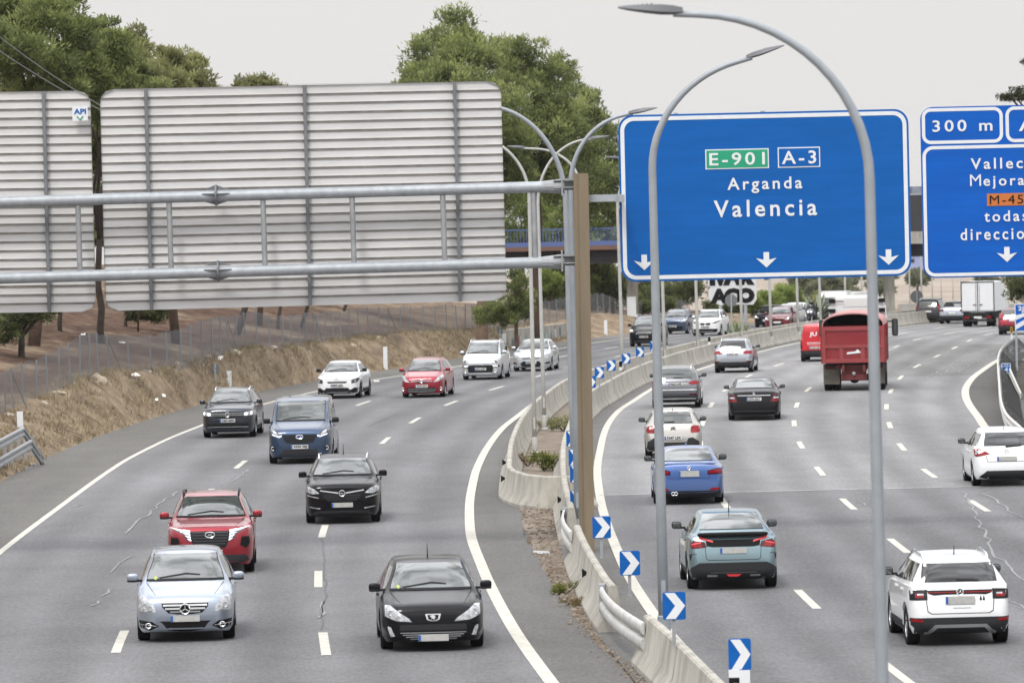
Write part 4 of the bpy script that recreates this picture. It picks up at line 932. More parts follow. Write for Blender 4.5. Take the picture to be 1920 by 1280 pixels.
def foliage(blobs, n, leaf, seed, droop=0, aspect=.38, sub=1.0):
    rg = np.random.default_rng(seed); V = []; T = []
    vol = np.array([b[3]*b[4]*b[5] for b in blobs]); cnt = (n*vol**.67/np.sum(vol**.67)).astype(int)+8
    for b, c in zip(blobs, cnt):
        ctr = np.array(b[:3]); rad = np.array(b[3:6]); mr = rad.min()
        ns = max(6, int(24*sub*(rad.max()/mr)*min(3, max(.7, mr/1.2))))
        d = rg.normal(size=(ns, 3)); d /= np.linalg.norm(d, axis=1)[:, None]
        sc = ctr+d*rad*rg.uniform(.45, 1.0, (ns, 1)); sr = mr*rg.uniform(.20, .50, ns); st_ = rg.uniform(.1, .9, ns)
        k = rg.integers(0, ns, c); dd = rg.normal(size=(c, 3)); dd /= np.linalg.norm(dd, axis=1)[:, None]
        p = sc[k]+dd*(sr[k]*rg.uniform(.3, 1.05, c)**.6*np.where(rg.random(c) < .14, 1.45, 1.0))[:, None]*np.array([1.15, 1.15, .85])
        # tufts point outwards and up from their clump
        ax = dd*.8+np.array([0, 0, .55-droop])+rg.normal(size=(c, 3))*.45; ax /= np.linalg.norm(ax, axis=1)[:, None]
        r3 = rg.normal(size=(c, 3)); sd_ = np.cross(ax, r3); sd_ /= np.linalg.norm(sd_, axis=1)[:, None]
        L = (leaf*rg.uniform(.6, 1.4, c))[:, None]; w = L*aspect
        q = np.stack([p-sd_*w*.5, p+sd_*w*.5, p+ax*L+sd_*w*.22, p+ax*L-sd_*w*.22], 1)
        V.append(q.reshape(-1, 3)); T.append(np.clip(st_[k]+.25*dd[:, 2]+rg.normal(0, .1, c), 0, 1))  # upward term paints highlights into the leaf colour on clump tops
    V = np.concatenate(V); T = np.concatenate(T); m = len(T)
    me = bpy.data.meshes.new('foliage'); me.vertices.add(4*m); me.vertices.foreach_set('co', V.astype(np.float32).ravel())
    me.loops.add(4*m); me.loops.foreach_set('vertex_index', np.arange(4*m, dtype=np.int32)); me.polygons.add(m); me.polygons.foreach_set('loop_start', np.arange(0, 4*m, 4, dtype=np.int32))
    me.update(); a = me.attributes.new('tint', 'FLOAT', 'FACE'); a.data.foreach_set('value', T.astype(np.float32)); return me
def limbs(mb, p0, p1, r0, r1, rng, n=5, wob=.1):
    P = [Vector(p0).lerp(Vector(p1), i/n) for i in range(n+1)]; L = (Vector(p1)-Vector(p0)).length
    for q in P[1:-1]: q += Vector((rng.uniform(-1, 1), rng.uniform(-1, 1), rng.uniform(-.4, .4)))*wob*L*.3
    mb.tube(P, [r0+(r1-r0)*i/n for i in range(n+1)], 8)
def tree(base, blobs, n, leaf, label, lm='pine', trunk_r=.22, lean=(0, 0), seed=1, bark='bark', cat='tree', group=None, name='pine_tree', nlimb=None, droop=0, aspect=.38, sub=1.0):
    base = Vector(base); root = empty(name, base, label, cat, group); rng = random.Random(seed)
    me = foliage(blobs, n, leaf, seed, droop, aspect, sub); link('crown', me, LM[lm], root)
    mb = MB(); zt = max(b[2] for b in blobs); fork = Vector((lean[0], lean[1], min(b[2]-b[5]*.6 for b in blobs)*.9+.05*zt))
    limbs(mb, (0, 0, -.3), fork, trunk_r, trunk_r*.75, rng, 5, .08)
    for b in sorted(blobs, key=lambda q: -q[5])[:nlimb or 7]:
        limbs(mb, fork, (b[0], b[1], b[2]), trunk_r*.5, trunk_r*.12, rng, 4, .22)
    mb.build('trunk', M[bark], root, True); return root
def blob_px(base, lst, D0):   # lst of (px, py, dD, rx, rz[, ry]) in photo pixels at depth D0+dD
    out = []
    for q in lst:
        D = D0+q[2]; c = at(q[0], q[1], D)-Vector(base); rx = q[3]*D/FPX; rz_ = q[4]*D/FPX
        out.append((c.x, c.y, c.z, rx, q[5] if len(q) > 5 else (rx+rz_)*.5, rz_))
    return out
def ptree(bx, D, lst, n, leaf, label, **k):
    X = at(bx, 600, D).x; base = Vector((X, D, ground_z(X, D)-.1))
    ln = k.pop('lean_px', None)
    if ln: q = at(ln[0], ln[1], D)-base; k['lean'] = (q.x, 0)
    return tree(base, blob_px(base, lst, D), n, leaf, label, **k)
G1 = 'pines at the left edge'; G2 = 'tall pines behind the big sign back'
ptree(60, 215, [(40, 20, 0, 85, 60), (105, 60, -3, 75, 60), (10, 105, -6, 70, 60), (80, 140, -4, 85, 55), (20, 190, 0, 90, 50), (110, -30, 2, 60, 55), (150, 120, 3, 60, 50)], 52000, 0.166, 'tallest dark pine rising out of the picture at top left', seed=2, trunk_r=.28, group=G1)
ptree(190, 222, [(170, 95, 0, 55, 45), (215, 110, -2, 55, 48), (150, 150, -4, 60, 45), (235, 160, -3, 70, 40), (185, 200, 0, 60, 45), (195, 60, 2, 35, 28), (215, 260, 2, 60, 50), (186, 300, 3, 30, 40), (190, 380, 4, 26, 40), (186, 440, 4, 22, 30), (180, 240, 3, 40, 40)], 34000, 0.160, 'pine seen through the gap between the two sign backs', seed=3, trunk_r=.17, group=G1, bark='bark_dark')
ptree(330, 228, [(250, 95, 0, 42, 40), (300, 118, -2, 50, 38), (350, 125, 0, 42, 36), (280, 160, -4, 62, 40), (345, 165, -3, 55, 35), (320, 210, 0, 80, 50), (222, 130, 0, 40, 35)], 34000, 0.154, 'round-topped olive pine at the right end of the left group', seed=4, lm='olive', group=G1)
tp_ = at(262, 70, 228)
ptree(258, 232, [(246, 70, 0, 8, 14), (262, 62, 0, 7, 12), (255, 100, 0, 14, 26)], 260, 0.220, 'thin sparse treetop poking above the left pines', seed=5, trunk_r=.05, group=G1, lm='olive')
ptree(485, 262, [(470, 158, 0, 34, 16), (500, 156, 0, 28, 15), (485, 190, 0, 60, 34)], 7000, 0.160, 'small treetop peeking over the middle of the sign back', seed=6, trunk_r=.16, lm='olive')
ptree(40, 206, [(25, 590, 0, 50, 34), (70, 575, 0, 45, 30), (5, 618, -1, 30, 28), (95, 560, 1, 40, 25)], 14000, 0.128, 'low dark pine bough with leaning trunk below the cut-off sign', seed=7, trunk_r=.16, lm='hedge', bark='bark_dark', group='low pines behind the fence')
ptree(235, 236, [(275, 585, 0, 42, 18), (300, 592, 0, 22, 14), (250, 572, 0, 45, 16), (285, 560, 0, 60, 20)], 8400, 0.128, 'low dark pine bough hanging just under the big sign', seed=8, trunk_r=.1, lm='hedge', bark='bark_dark', group='low pines behind the fence')
ptree(112, 226, [(120, 430, 0, 60, 60), (90, 380, 2, 60, 50), (140, 350, 0, 60, 60)], 6000, 0.179, 'pine with a straight dark trunk under the cut-off sign', seed=9, trunk_r=.11, bark='bark_dark', group='low pines behind the fence')
for i, (x, xt, D, r_, lb) in enumerate(((438, 470, 246, .17, 'leaning dark trunk behind the fence, thickest of three'), (520, 525, 262, .1, 'upright dark trunk behind the fence'), (556, 590, 268, .1, 'slim dark trunk leaning right behind the fence'), (640, 660, 290, .1, 'slim dark trunk behind the fence near the sign corner'))):
    ptree(x, D, [(xt+20, 440, 0, 80, 60), (xt-20, 380, 2, 80, 60), (xt+40, 340, 0, 60, 60)], 2500, 0.300, 'pine with '+lb, seed=20+i, trunk_r=r_, lean_px=(xt+12, 490), bark='bark_dark', group='pines whose crowns the sign hides')
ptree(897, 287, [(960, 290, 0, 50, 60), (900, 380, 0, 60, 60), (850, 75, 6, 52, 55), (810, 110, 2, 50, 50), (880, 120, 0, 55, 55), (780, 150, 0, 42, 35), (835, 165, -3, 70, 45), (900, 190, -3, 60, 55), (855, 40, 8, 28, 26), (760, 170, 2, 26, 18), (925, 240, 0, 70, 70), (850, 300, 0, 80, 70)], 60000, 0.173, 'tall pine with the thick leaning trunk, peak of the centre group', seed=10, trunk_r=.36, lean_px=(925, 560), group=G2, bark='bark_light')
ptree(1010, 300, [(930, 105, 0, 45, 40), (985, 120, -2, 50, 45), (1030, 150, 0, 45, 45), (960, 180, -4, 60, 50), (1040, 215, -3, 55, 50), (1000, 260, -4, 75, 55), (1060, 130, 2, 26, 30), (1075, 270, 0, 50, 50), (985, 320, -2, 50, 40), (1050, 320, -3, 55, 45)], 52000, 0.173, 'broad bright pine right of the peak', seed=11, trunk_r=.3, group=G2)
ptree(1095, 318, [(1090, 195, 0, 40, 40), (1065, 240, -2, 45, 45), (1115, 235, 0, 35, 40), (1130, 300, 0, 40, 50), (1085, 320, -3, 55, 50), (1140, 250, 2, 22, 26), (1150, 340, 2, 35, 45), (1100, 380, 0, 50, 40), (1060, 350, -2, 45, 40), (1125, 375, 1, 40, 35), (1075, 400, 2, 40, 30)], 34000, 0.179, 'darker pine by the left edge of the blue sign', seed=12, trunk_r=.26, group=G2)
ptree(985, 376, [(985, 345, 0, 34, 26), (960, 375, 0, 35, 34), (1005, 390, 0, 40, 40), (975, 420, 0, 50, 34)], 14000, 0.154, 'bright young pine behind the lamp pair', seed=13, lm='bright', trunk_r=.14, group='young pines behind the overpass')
ptree(975, 378, [(965, 445, 0, 36, 22), (985, 450, 1, 34, 22), (1010, 446, 0, 34, 22)], 4500, .2, 'low bright pine seen through the blue railing', seed=33, lm='bright', trunk_r=.12, group='young pines behind the overpass')
ptree(1050, 396, [(1050, 540, 0, 36, 34), (1030, 560, 1, 30, 28), (1065, 572, 0, 30, 22), (1010, 545, 1, 30, 34)], 5000, .2, 'dark bushy pine behind the tan mound', seed=35, lm='hedge', trunk_r=.14, group='trees beyond the overpass')
ptree(1120, 405, [(1115, 540, 0, 36, 36), (1145, 555, 1, 36, 30), (1130, 580, 0, 40, 16)], 5000, .2, 'dark pine between the tan post and the bridge pier', seed=36, lm='hedge', trunk_r=.14, group='trees beyond the overpass')
ptree(1075, 402, [(1070, 525, 0, 40, 40), (1095, 545, 1, 40, 36), (1060, 560, 0, 36, 28)], 5000, .2, 'dark pine under the overpass seen between the lamp poles', seed=34, lm='hedge', trunk_r=.16, group='trees beyond the overpass')
ptree(1040, 380, [(1030, 385, 0, 36, 34), (1055, 420, 0, 36, 30), (1020, 430, 0, 40, 30)], 10000, 0.166, 'bright young pine left of the tan post', seed=14, lm='bright', trunk_r=.14, group='young pines behind the overpass')
ptree(1135, 384, [(1135, 410, 0, 30, 26), (1150, 435, 0, 36, 30), (1110, 435, 0, 36, 24)], 9000, 0.166, 'bright young pine by the blue sign edge', seed=15, lm='bright', trunk_r=.14, group='young pines behind the overpass')
ptree(968, 284, [(962, 525, 0, 26, 24), (975, 550, 0, 26, 28), (950, 575, 0, 40, 24), (962, 592, 0, 34, 20), (940, 600, 1, 24, 14), (985, 570, 0, 18, 26), (915, 590, 0, 40, 18)], 16000, 0.109, 'bushy green pine at the corner of the big sign back', seed=16, trunk_r=.14, lm='pine', group='bushes on the bank')
for i, (x, D, y, w, h, lm, lb) in enumerate(((1090, 376, 500, 60, 55, 'pine', 'dark pine under the overpass left of the tan post'), (1150, 380, 520, 55, 50, 'hedge', 'dark bushy pine under the overpass right of the tan post'), (1035, 385, 490, 55, 60, 'hedge', 'dark pine under the overpass between the lamps'), (1030, 374, 520, 34, 36, 'bright', 'lighter pine under the overpass above the tan mound'),
        (1215, 400, 545, 50, 40, 'hedge', 'dark pine behind the bridge pier'), (1275, 410, 550, 55, 40, 'hedge', 'dark pine over the dark blue oncoming car'), (1330, 425, 552, 45, 38, 'hedge', 'dark pine left of the graffiti board'), (1430, 400, 560, 34, 30, 'bright', 'light green pine right of the graffiti board'), (1475, 415, 562, 36, 34, 'bright', 'light green pine behind the dark red car'), (1520, 440, 565, 34, 34, 'olive', 'olive green tree behind the motorcycle'), (1390, 410, 580, 40, 24, 'hedge', 'dark bush under the graffiti board'), (1455, 425, 590, 60, 20, 'hedge', 'dark scrub behind the oncoming cars'), (1225, 378, 575, 40, 20, 'hedge', 'dark scrub at the fence by the pier'))):
    r_ = random.Random(i+50); ls = [(x+r_.uniform(-.6, .6)*w, y+r_.uniform(-.5, .5)*h, r_.uniform(-3, 3), w*r_.uniform(.45, .6), h*r_.uniform(.45, .6)) for k in range(5)]
    ptree(x, D, ls, 9000, .2, lb, seed=60+i, lm=lm, trunk_r=.18, group='trees beyond the overpass', name='bushy_tree')
# far wood as single trees on the dry hillside
r_ = random.Random(8)
for i, (x, y, D, w, h, lb) in enumerate(((1545, 540, 640, 40, 26, 'pale far tree left of the red truck cab'), (1585, 528, 900, 40, 18, 'hazy far tree above the truck cab'), (1500, 530, 700, 44, 26, 'hazy far tree under the blue sign'), (1590, 553, 690, 22, 10, 'yellowish far shrub above the white cab'), (1650, 540, 800, 30, 12, 'hazy far shrub behind the lamp pole'), (1722, 525, 850, 26, 20, 'hazy far tree in the gap between the blue signs'), (1860, 528, 900, 30, 12, 'hazy far tree over the white box truck'), (1630, 520, 1000, 50, 12, 'hazy far tree near the horizon'))):
    ls = [(x+r_.uniform(-.6, .6)*w, y+r_.uniform(-.4, .4)*h, r_.uniform(-4, 4), w*.5, h*.55) for k in range(5)]
    ptree(x, D, ls, 3000, .6, lb, seed=90+i, lm='far', trunk_r=.25, group='hazy trees on the far hillside', name='bushy_tree')
ptree(1968, 286, [(1950, 540, 0, 50, 40), (1915, 545, -1, 30, 34), (1930, 500, 0, 45, 50), (1905, 525, -2, 18, 20), (1960, 400, 0, 60, 80), (1965, 280, 0, 55, 80)], 22000, 0.141, 'dark cedar at the right edge, its lower boughs over the red car', seed=30, lm='hedge', trunk_r=.3, name='cedar_tree', group='cedars at the right edge')
ptree(1985, 296, [(1905, 182, 0, 40, 6, .8), (1890, 178, 0, 26, 4, .6), (1930, 170, 0, 40, 12, .9), (1932, 115, 0, 20, 6, .6), (1995, 140, 0, 36, 40), (1995, 230, 0, 50, 50), (1990, 85, 0, 26, 20)], 10400, 0.141, 'dark cedar whose drooping branches show above the exit sign', seed=31, lm='cedar', trunk_r=.3, droop=1.1, name='cedar_tree', group='cedars at the right edge')
# median plants and litter
def bush(p, r0, h, n, leaf, label, lm, seed, group='weeds in the median'):
    rg = random.Random(seed); bl = [(rg.uniform(-1, 1)*r0, rg.uniform(-1, 1)*r0, h*rg.uniform(.25, .75), r0*.6, r0*.6, h*.4) for _ in range(6)]
    root = empty('weed', p, label, 'plant', group); me = foliage(bl, n, leaf, seed, 0, .3); link('leaves', me, LM[lm], root); mb = MB()
    for b_ in bl: mb.tube([(0, 0, 0), (b_[0], b_[1], b_[2])], [.015, .006], 5)
    mb.build('stems', M['bark_dark'], root); return root
bush(gp(1056, 808), .42, .5, 900, .085, 'green shrub by the pale lamp base between the barriers', 'olive', 1)
bush(gp(1019, 882), .3, .55, 700, .1, 'yellow-green weed at the curved barrier end', 'weed', 2)
bush(gp(990, 873), .3, .36, 350, .08, 'dry straw-coloured weed left of the yellow-green one', 'dry', 3)
bush(gp(1062, 1112), .26, .22, 700, .05, 'low green weed patch at the foot of the broad barrier', 'weed', 4)
bush(gp(1078, 1135), .22, .14, 400, .05, 'brown dead weed patch at the barrier foot', 'dry', 5)
bush(gp(1000, 805), .35, .3, 300, .06, 'dry weed under the lamps', 'dry', 6)
p = gp(1400, 625, .6); p.z = zr(p.y)
bush(p, .7, 1.25, 900, .16, 'green shrub on the far median by a lamp pole', 'olive', 7); p = gp(1385, 628, .6); p.z = zr(p.y)
def agave(p, h, n, label, seed):
    root = empty('agave', p, label, 'plant', 'spiky plants on the median'); mb = MB(); rg = random.Random(seed)
    for k in range(n):
        a = 6.28*k/n+rg.uniform(-.2, .2); t_ = rg.uniform(.25, .9); d_ = Vector((math.cos(a)*math.sin(t_), math.sin(a)*math.sin(t_), math.cos(t_))); s_ = Vector((-math.sin(a), math.cos(a), 0))*.05*h
        mb.add([-s_, s_, d_*h*.55+s_*1.2, d_*h, d_*h*.55-s_*1.2], [(0, 1, 2, 3, 4)])
    mb.build('leaves', mat('agave_leaf', (.20, .24, .14), .6), root)
agave(p, 1.55, 16, 'pale spiky plant on the far median', 1)
p = gp(1530, 590, .6); p.z = zr(p.y); agave(p, 2.4, 26, 'tall spiky plant beside the motorcycle', 2)
mb = MB(); r_ = random.Random(21)
for i in range(700):
    Y = r_.uniform(96, 138); a = Lin(Y)+1.25; b_ = cR(Y)-.28; X = r_.uniform(a, b_)
    if r_.random() < .4: X = r_.uniform(b_-.45, b_)
    s_ = r_.uniform(.012, .05); mb.box((X, Y, zr(Y)+s_*.4), (s_*2, s_, s_*.8), Matrix.Rotation(r_.uniform(0, 6.28), 3, 'Z'))
for i in range(220):
    Y = r_.uniform(84, 100); X = cR(Y)-.33-abs(r_.gauss(0, .12)); s_ = r_.uniform(.01, .035); mb.box((X, Y, s_*.4), (s_*2, s_, s_*.8), Matrix.Rotation(r_.uniform(0, 6.28), 3, 'Z'))
tag(mb.build('leaf_litter', mat('litter_brown', (.17, .12, .08), .9, col2=(.36, .32, .27), vs=3)), 'dead leaves and grit lying along the median', 'litter', kind='stuff')
p = gp(1015, 1037); o_ = MB().box((0, 0, .025), (.36, .12, .05), Matrix.Rotation(.06, 3, 'Y')).build('broken_board', M['sign_white']); o_.location = p; tag(o_, 'broken white board lying in the median debris', 'board')
# far concrete barrier behind the dark minivan and roadside clutter
A, B = at(1686, 600, 425), at(1800, 603, 455); A.z = zr(425); B.z = zr(455)
o_ = sweep(MB(), [tuple(A), tuple((A+B)/2), tuple(B)], NJ, 0).build('concrete_barrier', M['concrete'], None, True, 28); tag(o_, 'far pale barrier under the round sign', 'barrier')
# far buildings
def building(x0, x1, yt, yb, D, label, wallc, roofc):
    a, b_ = at(x0, yb, D), at(x1, yb, D); gz = min(ground_z(a.x, D), a.z)-.5; zt = at((x0+x1)/2, yt, D).z; c = Vector(((a.x+b_.x)/2, D, gz)); root = empty('far_building', c, label, 'building', 'far buildings on the horizon')
    w = b_.x-a.x; h = zt-gz; MB().box((0, 6, h/2), (w, 12, h)).build('wall', mat('far_wall', wallc, .8), root)
    MB().box((0, 6, h+.3), (w+1, 13, .6)).build('roof', mat('far_roof', roofc, .8), root)
    for i in range(max(2, int(w/5))): MB().box((-w/2+2.5+i*5, -.03, h-1.6), (2.6, .1, 1.1)).build('window', M['glass_dark'], root)
building(1590, 1660, 529, 545, 1150, 'low blue-grey warehouse behind the truck cab', (.25, .27, .38), (.4, .3, .2))
building(1662, 1712, 520, 534, 1180, 'low orange-roofed shed right of the lamp pole', (.4, .3, .2), (.45, .3, .16))
building(1690, 1760, 478, 520, 1500, 'tall lilac-blue building in the gap between the signs', (.26, .30, .50), (.3, .32, .45))
building(1420, 1520, 512, 527, 1300, 'long low shed just under the blue sign', (.35, .38, .5), (.5, .38, .22))

# ---------------------------------------------------------------- thin summer haze
hm = bpy.data.materials.new('haze_air'); hm.use_nodes = True; t = hm.node_tree; t.nodes.remove(t.nodes['Principled BSDF'])
pv = t.nodes.new('ShaderNodeVolumePrincipled'); pv.inputs['Color'].default_value = (.86, .87, .90, 1); pv.inputs['Density'].default_value = .00005; pv.inputs['Anisotropy'].default_value = .3
t.links.new(pv.outputs[0], t.nodes['Material Output'].inputs['Volume'])
tag(MB().box((500, 2200, 0), (3200, 4800, 150)).build('haze', hm), kind='stuff')
# ================================================================ vehicles
PROF = {  # top line (y/L, z/H), cowl, roof start, roof end, tail of rear glass (all y/L), belt front/back (z/H)
 'suv':   ([(0, .40), (.004, .50), (.011, .575), (.028, .615), (.06, .635), (.15, .665), (.255, .70), (.34, .835), (.42, .955), (.48, .99), (.60, 1.0), (.75, .992), (.87, .967), (.905, .93), (.94, .81), (.967, .675), (.987, .56), (1, .42)], .255, .42, .885, .962, .63, .68),
 'hatch': ([(0, .38), (.004, .46), (.012, .53), (.035, .58), (.08, .615), (.16, .65), (.25, .69), (.34, .83), (.43, .955), (.49, .99), (.58, 1.0), (.72, .99), (.86, .95), (.895, .905), (.943, .75), (.968, .665), (.987, .53), (1, .40)], .25, .43, .87, .96, .62, .67),
 'mpv':   ([(0, .38), (.004, .44), (.012, .50), (.035, .545), (.08, .58), (.14, .62), (.20, .665), (.30, .82), (.40, .955), (.47, .99), (.58, 1.0), (.74, .992), (.88, .962), (.912, .92), (.95, .76), (.973, .64), (.988, .52), (1, .40)], .20, .40, .89, .965, .60, .66),
 'van':   ([(0, .32), (.003, .40), (.009, .48), (.025, .53), (.06, .565), (.11, .60), (.165, .645), (.26, .82), (.335, .945), (.40, .985), (.5, 1.0), (.9, .995), (.965, .975), (.985, .93), (.992, .7), (.997, .5), (1, .35)], .165, .335, .965, .985, .58, .60),
 'coupe': ([(0, .40), (.004, .50), (.011, .575), (.028, .615), (.06, .635), (.15, .665), (.255, .705), (.34, .84), (.42, .955), (.48, .99), (.58, 1.0), (.70, .975), (.80, .90), (.89, .79), (.925, .745), (.96, .735), (.978, .66), (.99, .55), (1, .42)], .255, .42, .715, .905, .64, .70),
 'sedan': ([(0, .36), (.004, .44), (.012, .50), (.035, .555), (.08, .60), (.18, .645), (.285, .69), (.37, .83), (.46, .96), (.52, .995), (.58, 1.0), (.66, .98), (.74, .90), (.84, .755), (.875, .735), (.955, .715), (.975, .69), (.985, .60), (.993, .48), (1, .38)], .285, .46, .67, .845, .63, .69),
}
PAINT = {}
def paint(name, c, metal=.0, rough=.32):
    if name not in PAINT: PAINT[name] = mat('paint_'+name, c, rough, metal, .38 if max(c) < .04 else .8, 0, .12 if max(c) < .04 else .2)
    return PAINT[name]
WH = {}
def wheel_mesh(Rr, w, dark):
    k = (round(Rr, 2), w, dark)
    if k in WH: return WH[k]
    t = MB().lathe((0, 0, 0), [(-w/2, Rr*.62), (-w/2, Rr*.93), (-w/2+.03, Rr), (w/2-.03, Rr), (w/2, Rr*.93), (w/2, Rr*.66), (w/2-.02, Rr*.64), (w/2-.06, Rr*.62)], 'x', 28)
    t.lathe((0, 0, 0), [(-w/2, .01), (-w/2, Rr*.62)], 'x', 28)
    a = t.build('wheel', M['rubber'], None, True, 35)
    r = MB().lathe((0, 0, 0), [(w/2-.015, Rr*.66), (w/2-.01, Rr*.60), (w/2-.06, Rr*.56), (w/2-.075, .01)], 'x', 28)
    for s in range(5):
        for d in (-.11, .11):
            an = 2*math.pi*s/5+d; c_, s_ = math.cos(an), math.sin(an)
            r.add([(w/2-.02+dx, rr*c_-ww*s_, rr*s_+ww*c_) for dx in (-.035, 0) for rr, ww in ((.05, -.018), (Rr*.6, -.03), (Rr*.6, .03), (.05, .018))], [(4, 5, 6, 7), (0, 1, 5, 4), (1, 2, 6, 5), (2, 3, 7, 6), (3, 0, 4, 7)])
    r.lathe((0, 0, 0), [(w/2-.02, .07), (w/2-.005, .05), (w/2-.003, .001)], 'x', 14)
    b = r.build('rim', M['rim_dark'] if dark else M['rim'], None, True, 35)
    WH[k] = (a.data, b.data); bpy.data.objects.remove(a); bpy.data.objects.remove(b); return WH[k]
def sbox(c, d, p=.45, n=10):     # rounded box (superellipsoid)
    v = []; f = []
    sg = lambda x, e: math.copysign(abs(x)**e, x)
    for i in range(n+1):
        a = -math.pi/2+math.pi*i/n
        for j in range(2*n):
            b = -math.pi+math.pi*j/n
            v.append((c[0]+d[0]/2*sg(math.cos(a), p)*sg(math.cos(b), p), c[1]+d[1]/2*sg(math.cos(a), p)*sg(math.sin(b), p), c[2]+d[2]/2*sg(math.sin(a), p)))
    for i in range(n):
        for j in range(2*n): f.append((i*2*n+j, i*2*n+(j+1) % (2*n), (i+1)*2*n+(j+1) % (2*n), (i+1)*2*n+j))
    return v, f
class Car: pass
def car(name, label, cat, typ, L, W, H, wb, foh, Rw, pos, head, back, pm, group=None, clr=.2, wid=None, roofk=1.0, rails=None, rimd=False, glass='glass', mirror=None, antenna=None, side_clad=None, topmat=None, prof=None, boxy=0, winx=1.0, winh=0):
    T, cowl, rs, re, rt, bf, bb = PROF[typ] if prof is None else prof
    C = Car(); C.L, C.W, C.H = L, W, H; w2 = W/2
    topf = pch([(a*L, b*H) for a, b in T]); C.top = topf
    x0 = -.0
    plan = pch([(0, .62+boxy*.18), (.006*L, .71+boxy*.15), (.02*L, .81+boxy*.1), (.05*L, .905+boxy*.05), (.1*L, .965), (.18*L, .99), (.35*L, 1), (.72*L, 1), (.86*L, .985), (.93*L, .955+boxy*.03), (.965*L, .90+boxy*.06), (.985*L, .83+boxy*.1), (L, .70+boxy*.17)])
    rk = roofk
    tail = .84 if typ in ('sedan', 'coupe') else .78
    rf = pch([(0, .92), (cowl*L-.05, .86), (cowl*L+.1, .83), (rs*L, .665*rk), (.6*L, .69*rk), (re*L, .655*rk), (rt*L, (.80 if typ not in ('van',) else .84)), (L, .88)])
    belt = pch([(0, bf*H), (rs*L, (bf*.6+bb*.4)*H+.01), (rt*L, bb*H), (L, bb*H)])
    clrf = pch([(0, clr+.07), (.015*L, clr+.02), (.06*L, clr), (.94*L, clr+.02), (.985*L, clr+.08), (L, clr+.16)])
    axles = (foh, foh+wb); Ra = Rw+.055
    def zbot(y):
        z = clrf(y)
        for a in axles:
            if abs(y-a) < Ra: z = max(z, Rw+math.sqrt(Ra*Ra-(y-a)**2))
        return z
    ys = [0, .003*L, .007*L, .012*L, .02*L, .03*L, .042*L, .058*L, .08*L, .1*L]+[.1*L+i*.026*L for i in range(1, 31)]+[.9*L, .915*L, .93*L, .943*L, .955*L, .965*L, .975*L, .983*L, .99*L, .995*L, L]
    for a in axles: ys += [a+Ra*math.cos(math.pi*k/10) for k in range(11)]+[a-Ra-.004, a+Ra+.004]
    ys = sorted(ys); q = [ys[0]]
    for y in ys[1:]:
        if y-q[-1] > .0035: q.append(y)
    ys = q
    def section(y):
        w = plan(y)*w2; zt = topf(y); zb = zbot(y); z0 = clrf(y); cab = sm((zt-belt(y)-.04)/.25)
        crown = min(.055, .16*(zt-z0))
        zl = min(belt(y), zt-1.5*crown); we = min(w*.94, rf(y)*w*(1 if y < rt*L else 1)); zg = zt-crown
        zl = max(zl, z0+.05); P = [(0, zb), (.78*w, zb), (.92*w, zb+.012), (.982*w, z0+.16*(zl-z0)), (w, z0+.42*(zl-z0)), (.996*w, z0+.74*(zl-z0)), (.975*w, zl-.02), (.945*w, zl+.008)]
        for t_ in (.33, .66): P.append((.945*w+(we-.945*w)*t_+.018*w2*cab, zl+.008+(zg-zl-.008)*t_))
        P += [(we, zg), (we*.94, zg+crown*.42), (we*.80, zg+crown*.70), (we*.5, zg+crown*.92), (0, zt)]
        return [(x, max(z, zb+.004*k) if 0 < k < 7 else z) for k, (x, z) in enumerate(P)]
    secs = [section(y) for y in ys]; m = len(secs[0]); n = 2*m-1
    v = []
    for y, s in zip(ys, secs):
        for k in range(m-1, 0, -1): v.append((-s[k][0], y-L/2, s[k][1]))
        for k in range(m): v.append((s[k][0], y-L/2, s[k][1]))
    # ring order: -top ... bottom ... +top ; k=0 of left equals centre top, last is centre top too
    f = []
    for i in range(len(ys)-1):
        for k in range(n-1): f.append((i*n+k, (i+1)*n+k, (i+1)*n+k+1, i*n+k+1))
    f.append(tuple(range(n))); f.append(tuple(range((len(ys)-1)*n, len(ys)*n))[::-1])
    me = bpy.data.meshes.new('body'); me.from_pydata(v, [], f)
    bm = bmesh.new(); bm.from_mesh(me); bmesh.ops.remove_doubles(bm, verts=bm.verts, dist=.0005); bmesh.ops.recalc_face_normals(bm, faces=bm.faces)
    C.bvh = BVHTree.FromBMesh(bm); bm.to_mesh(me); bm.free()
    root = empty(name, pos, label, cat, group, rz=head); C.root = root; C.back = back
    C.body = link('body', me, pm, root, True, 34)
    # wheels
    tw = wid or .215; a_, b_ = wheel_mesh(Rw, tw, rimd)
    for ya in axles:
        for s in (-1, 1):
            o = bpy.data.objects.new('wheel', a_); COL.objects.link(o); o.parent = root; o.location = (s*(w2*plan(ya)-tw/2-.012), ya-L/2, Rw)
            if s < 0: o.rotation_euler = (0, 0, math.pi)
            r_ = bpy.data.objects.new('rim', b_); COL.objects.link(r_); r_.parent = o
    ub = MB(); ub.box((0, 0, clr+.2), (W-2*tw-.16, L*.9, .3)); ub.build('underbody', M['under'], root)
    # windscreen and windows
    def yz(z, a, b):
        lo, hi = a*L, b*L
        for _ in range(30):
            md = (lo+hi)/2
            if (topf(md) < z) == (topf(a*L) < topf(b*L)): lo = md
            else: hi = md
        return lo
    def glasspoly(a, b, zlo, zhi, k):
        R_ = []; nn = 6
        for i in range(nn+1):
            z = zlo+(zhi-zlo)*i/nn; y = yz(z, a, b); R_.append((rf(y)*plan(y)*w2*k, z))
        return R_
    zc, zrf = topf(cowl*L), topf(rs*L)
    g_ = glasspoly(cowl, rs+.03, zc+.035, zrf-.012, .925*winx); C.wind = panel(C, 'windscreen', M['glass'], g_+[(-x, z) for x, z in g_[::-1]], 'f', .013, raw=True, step=.07)
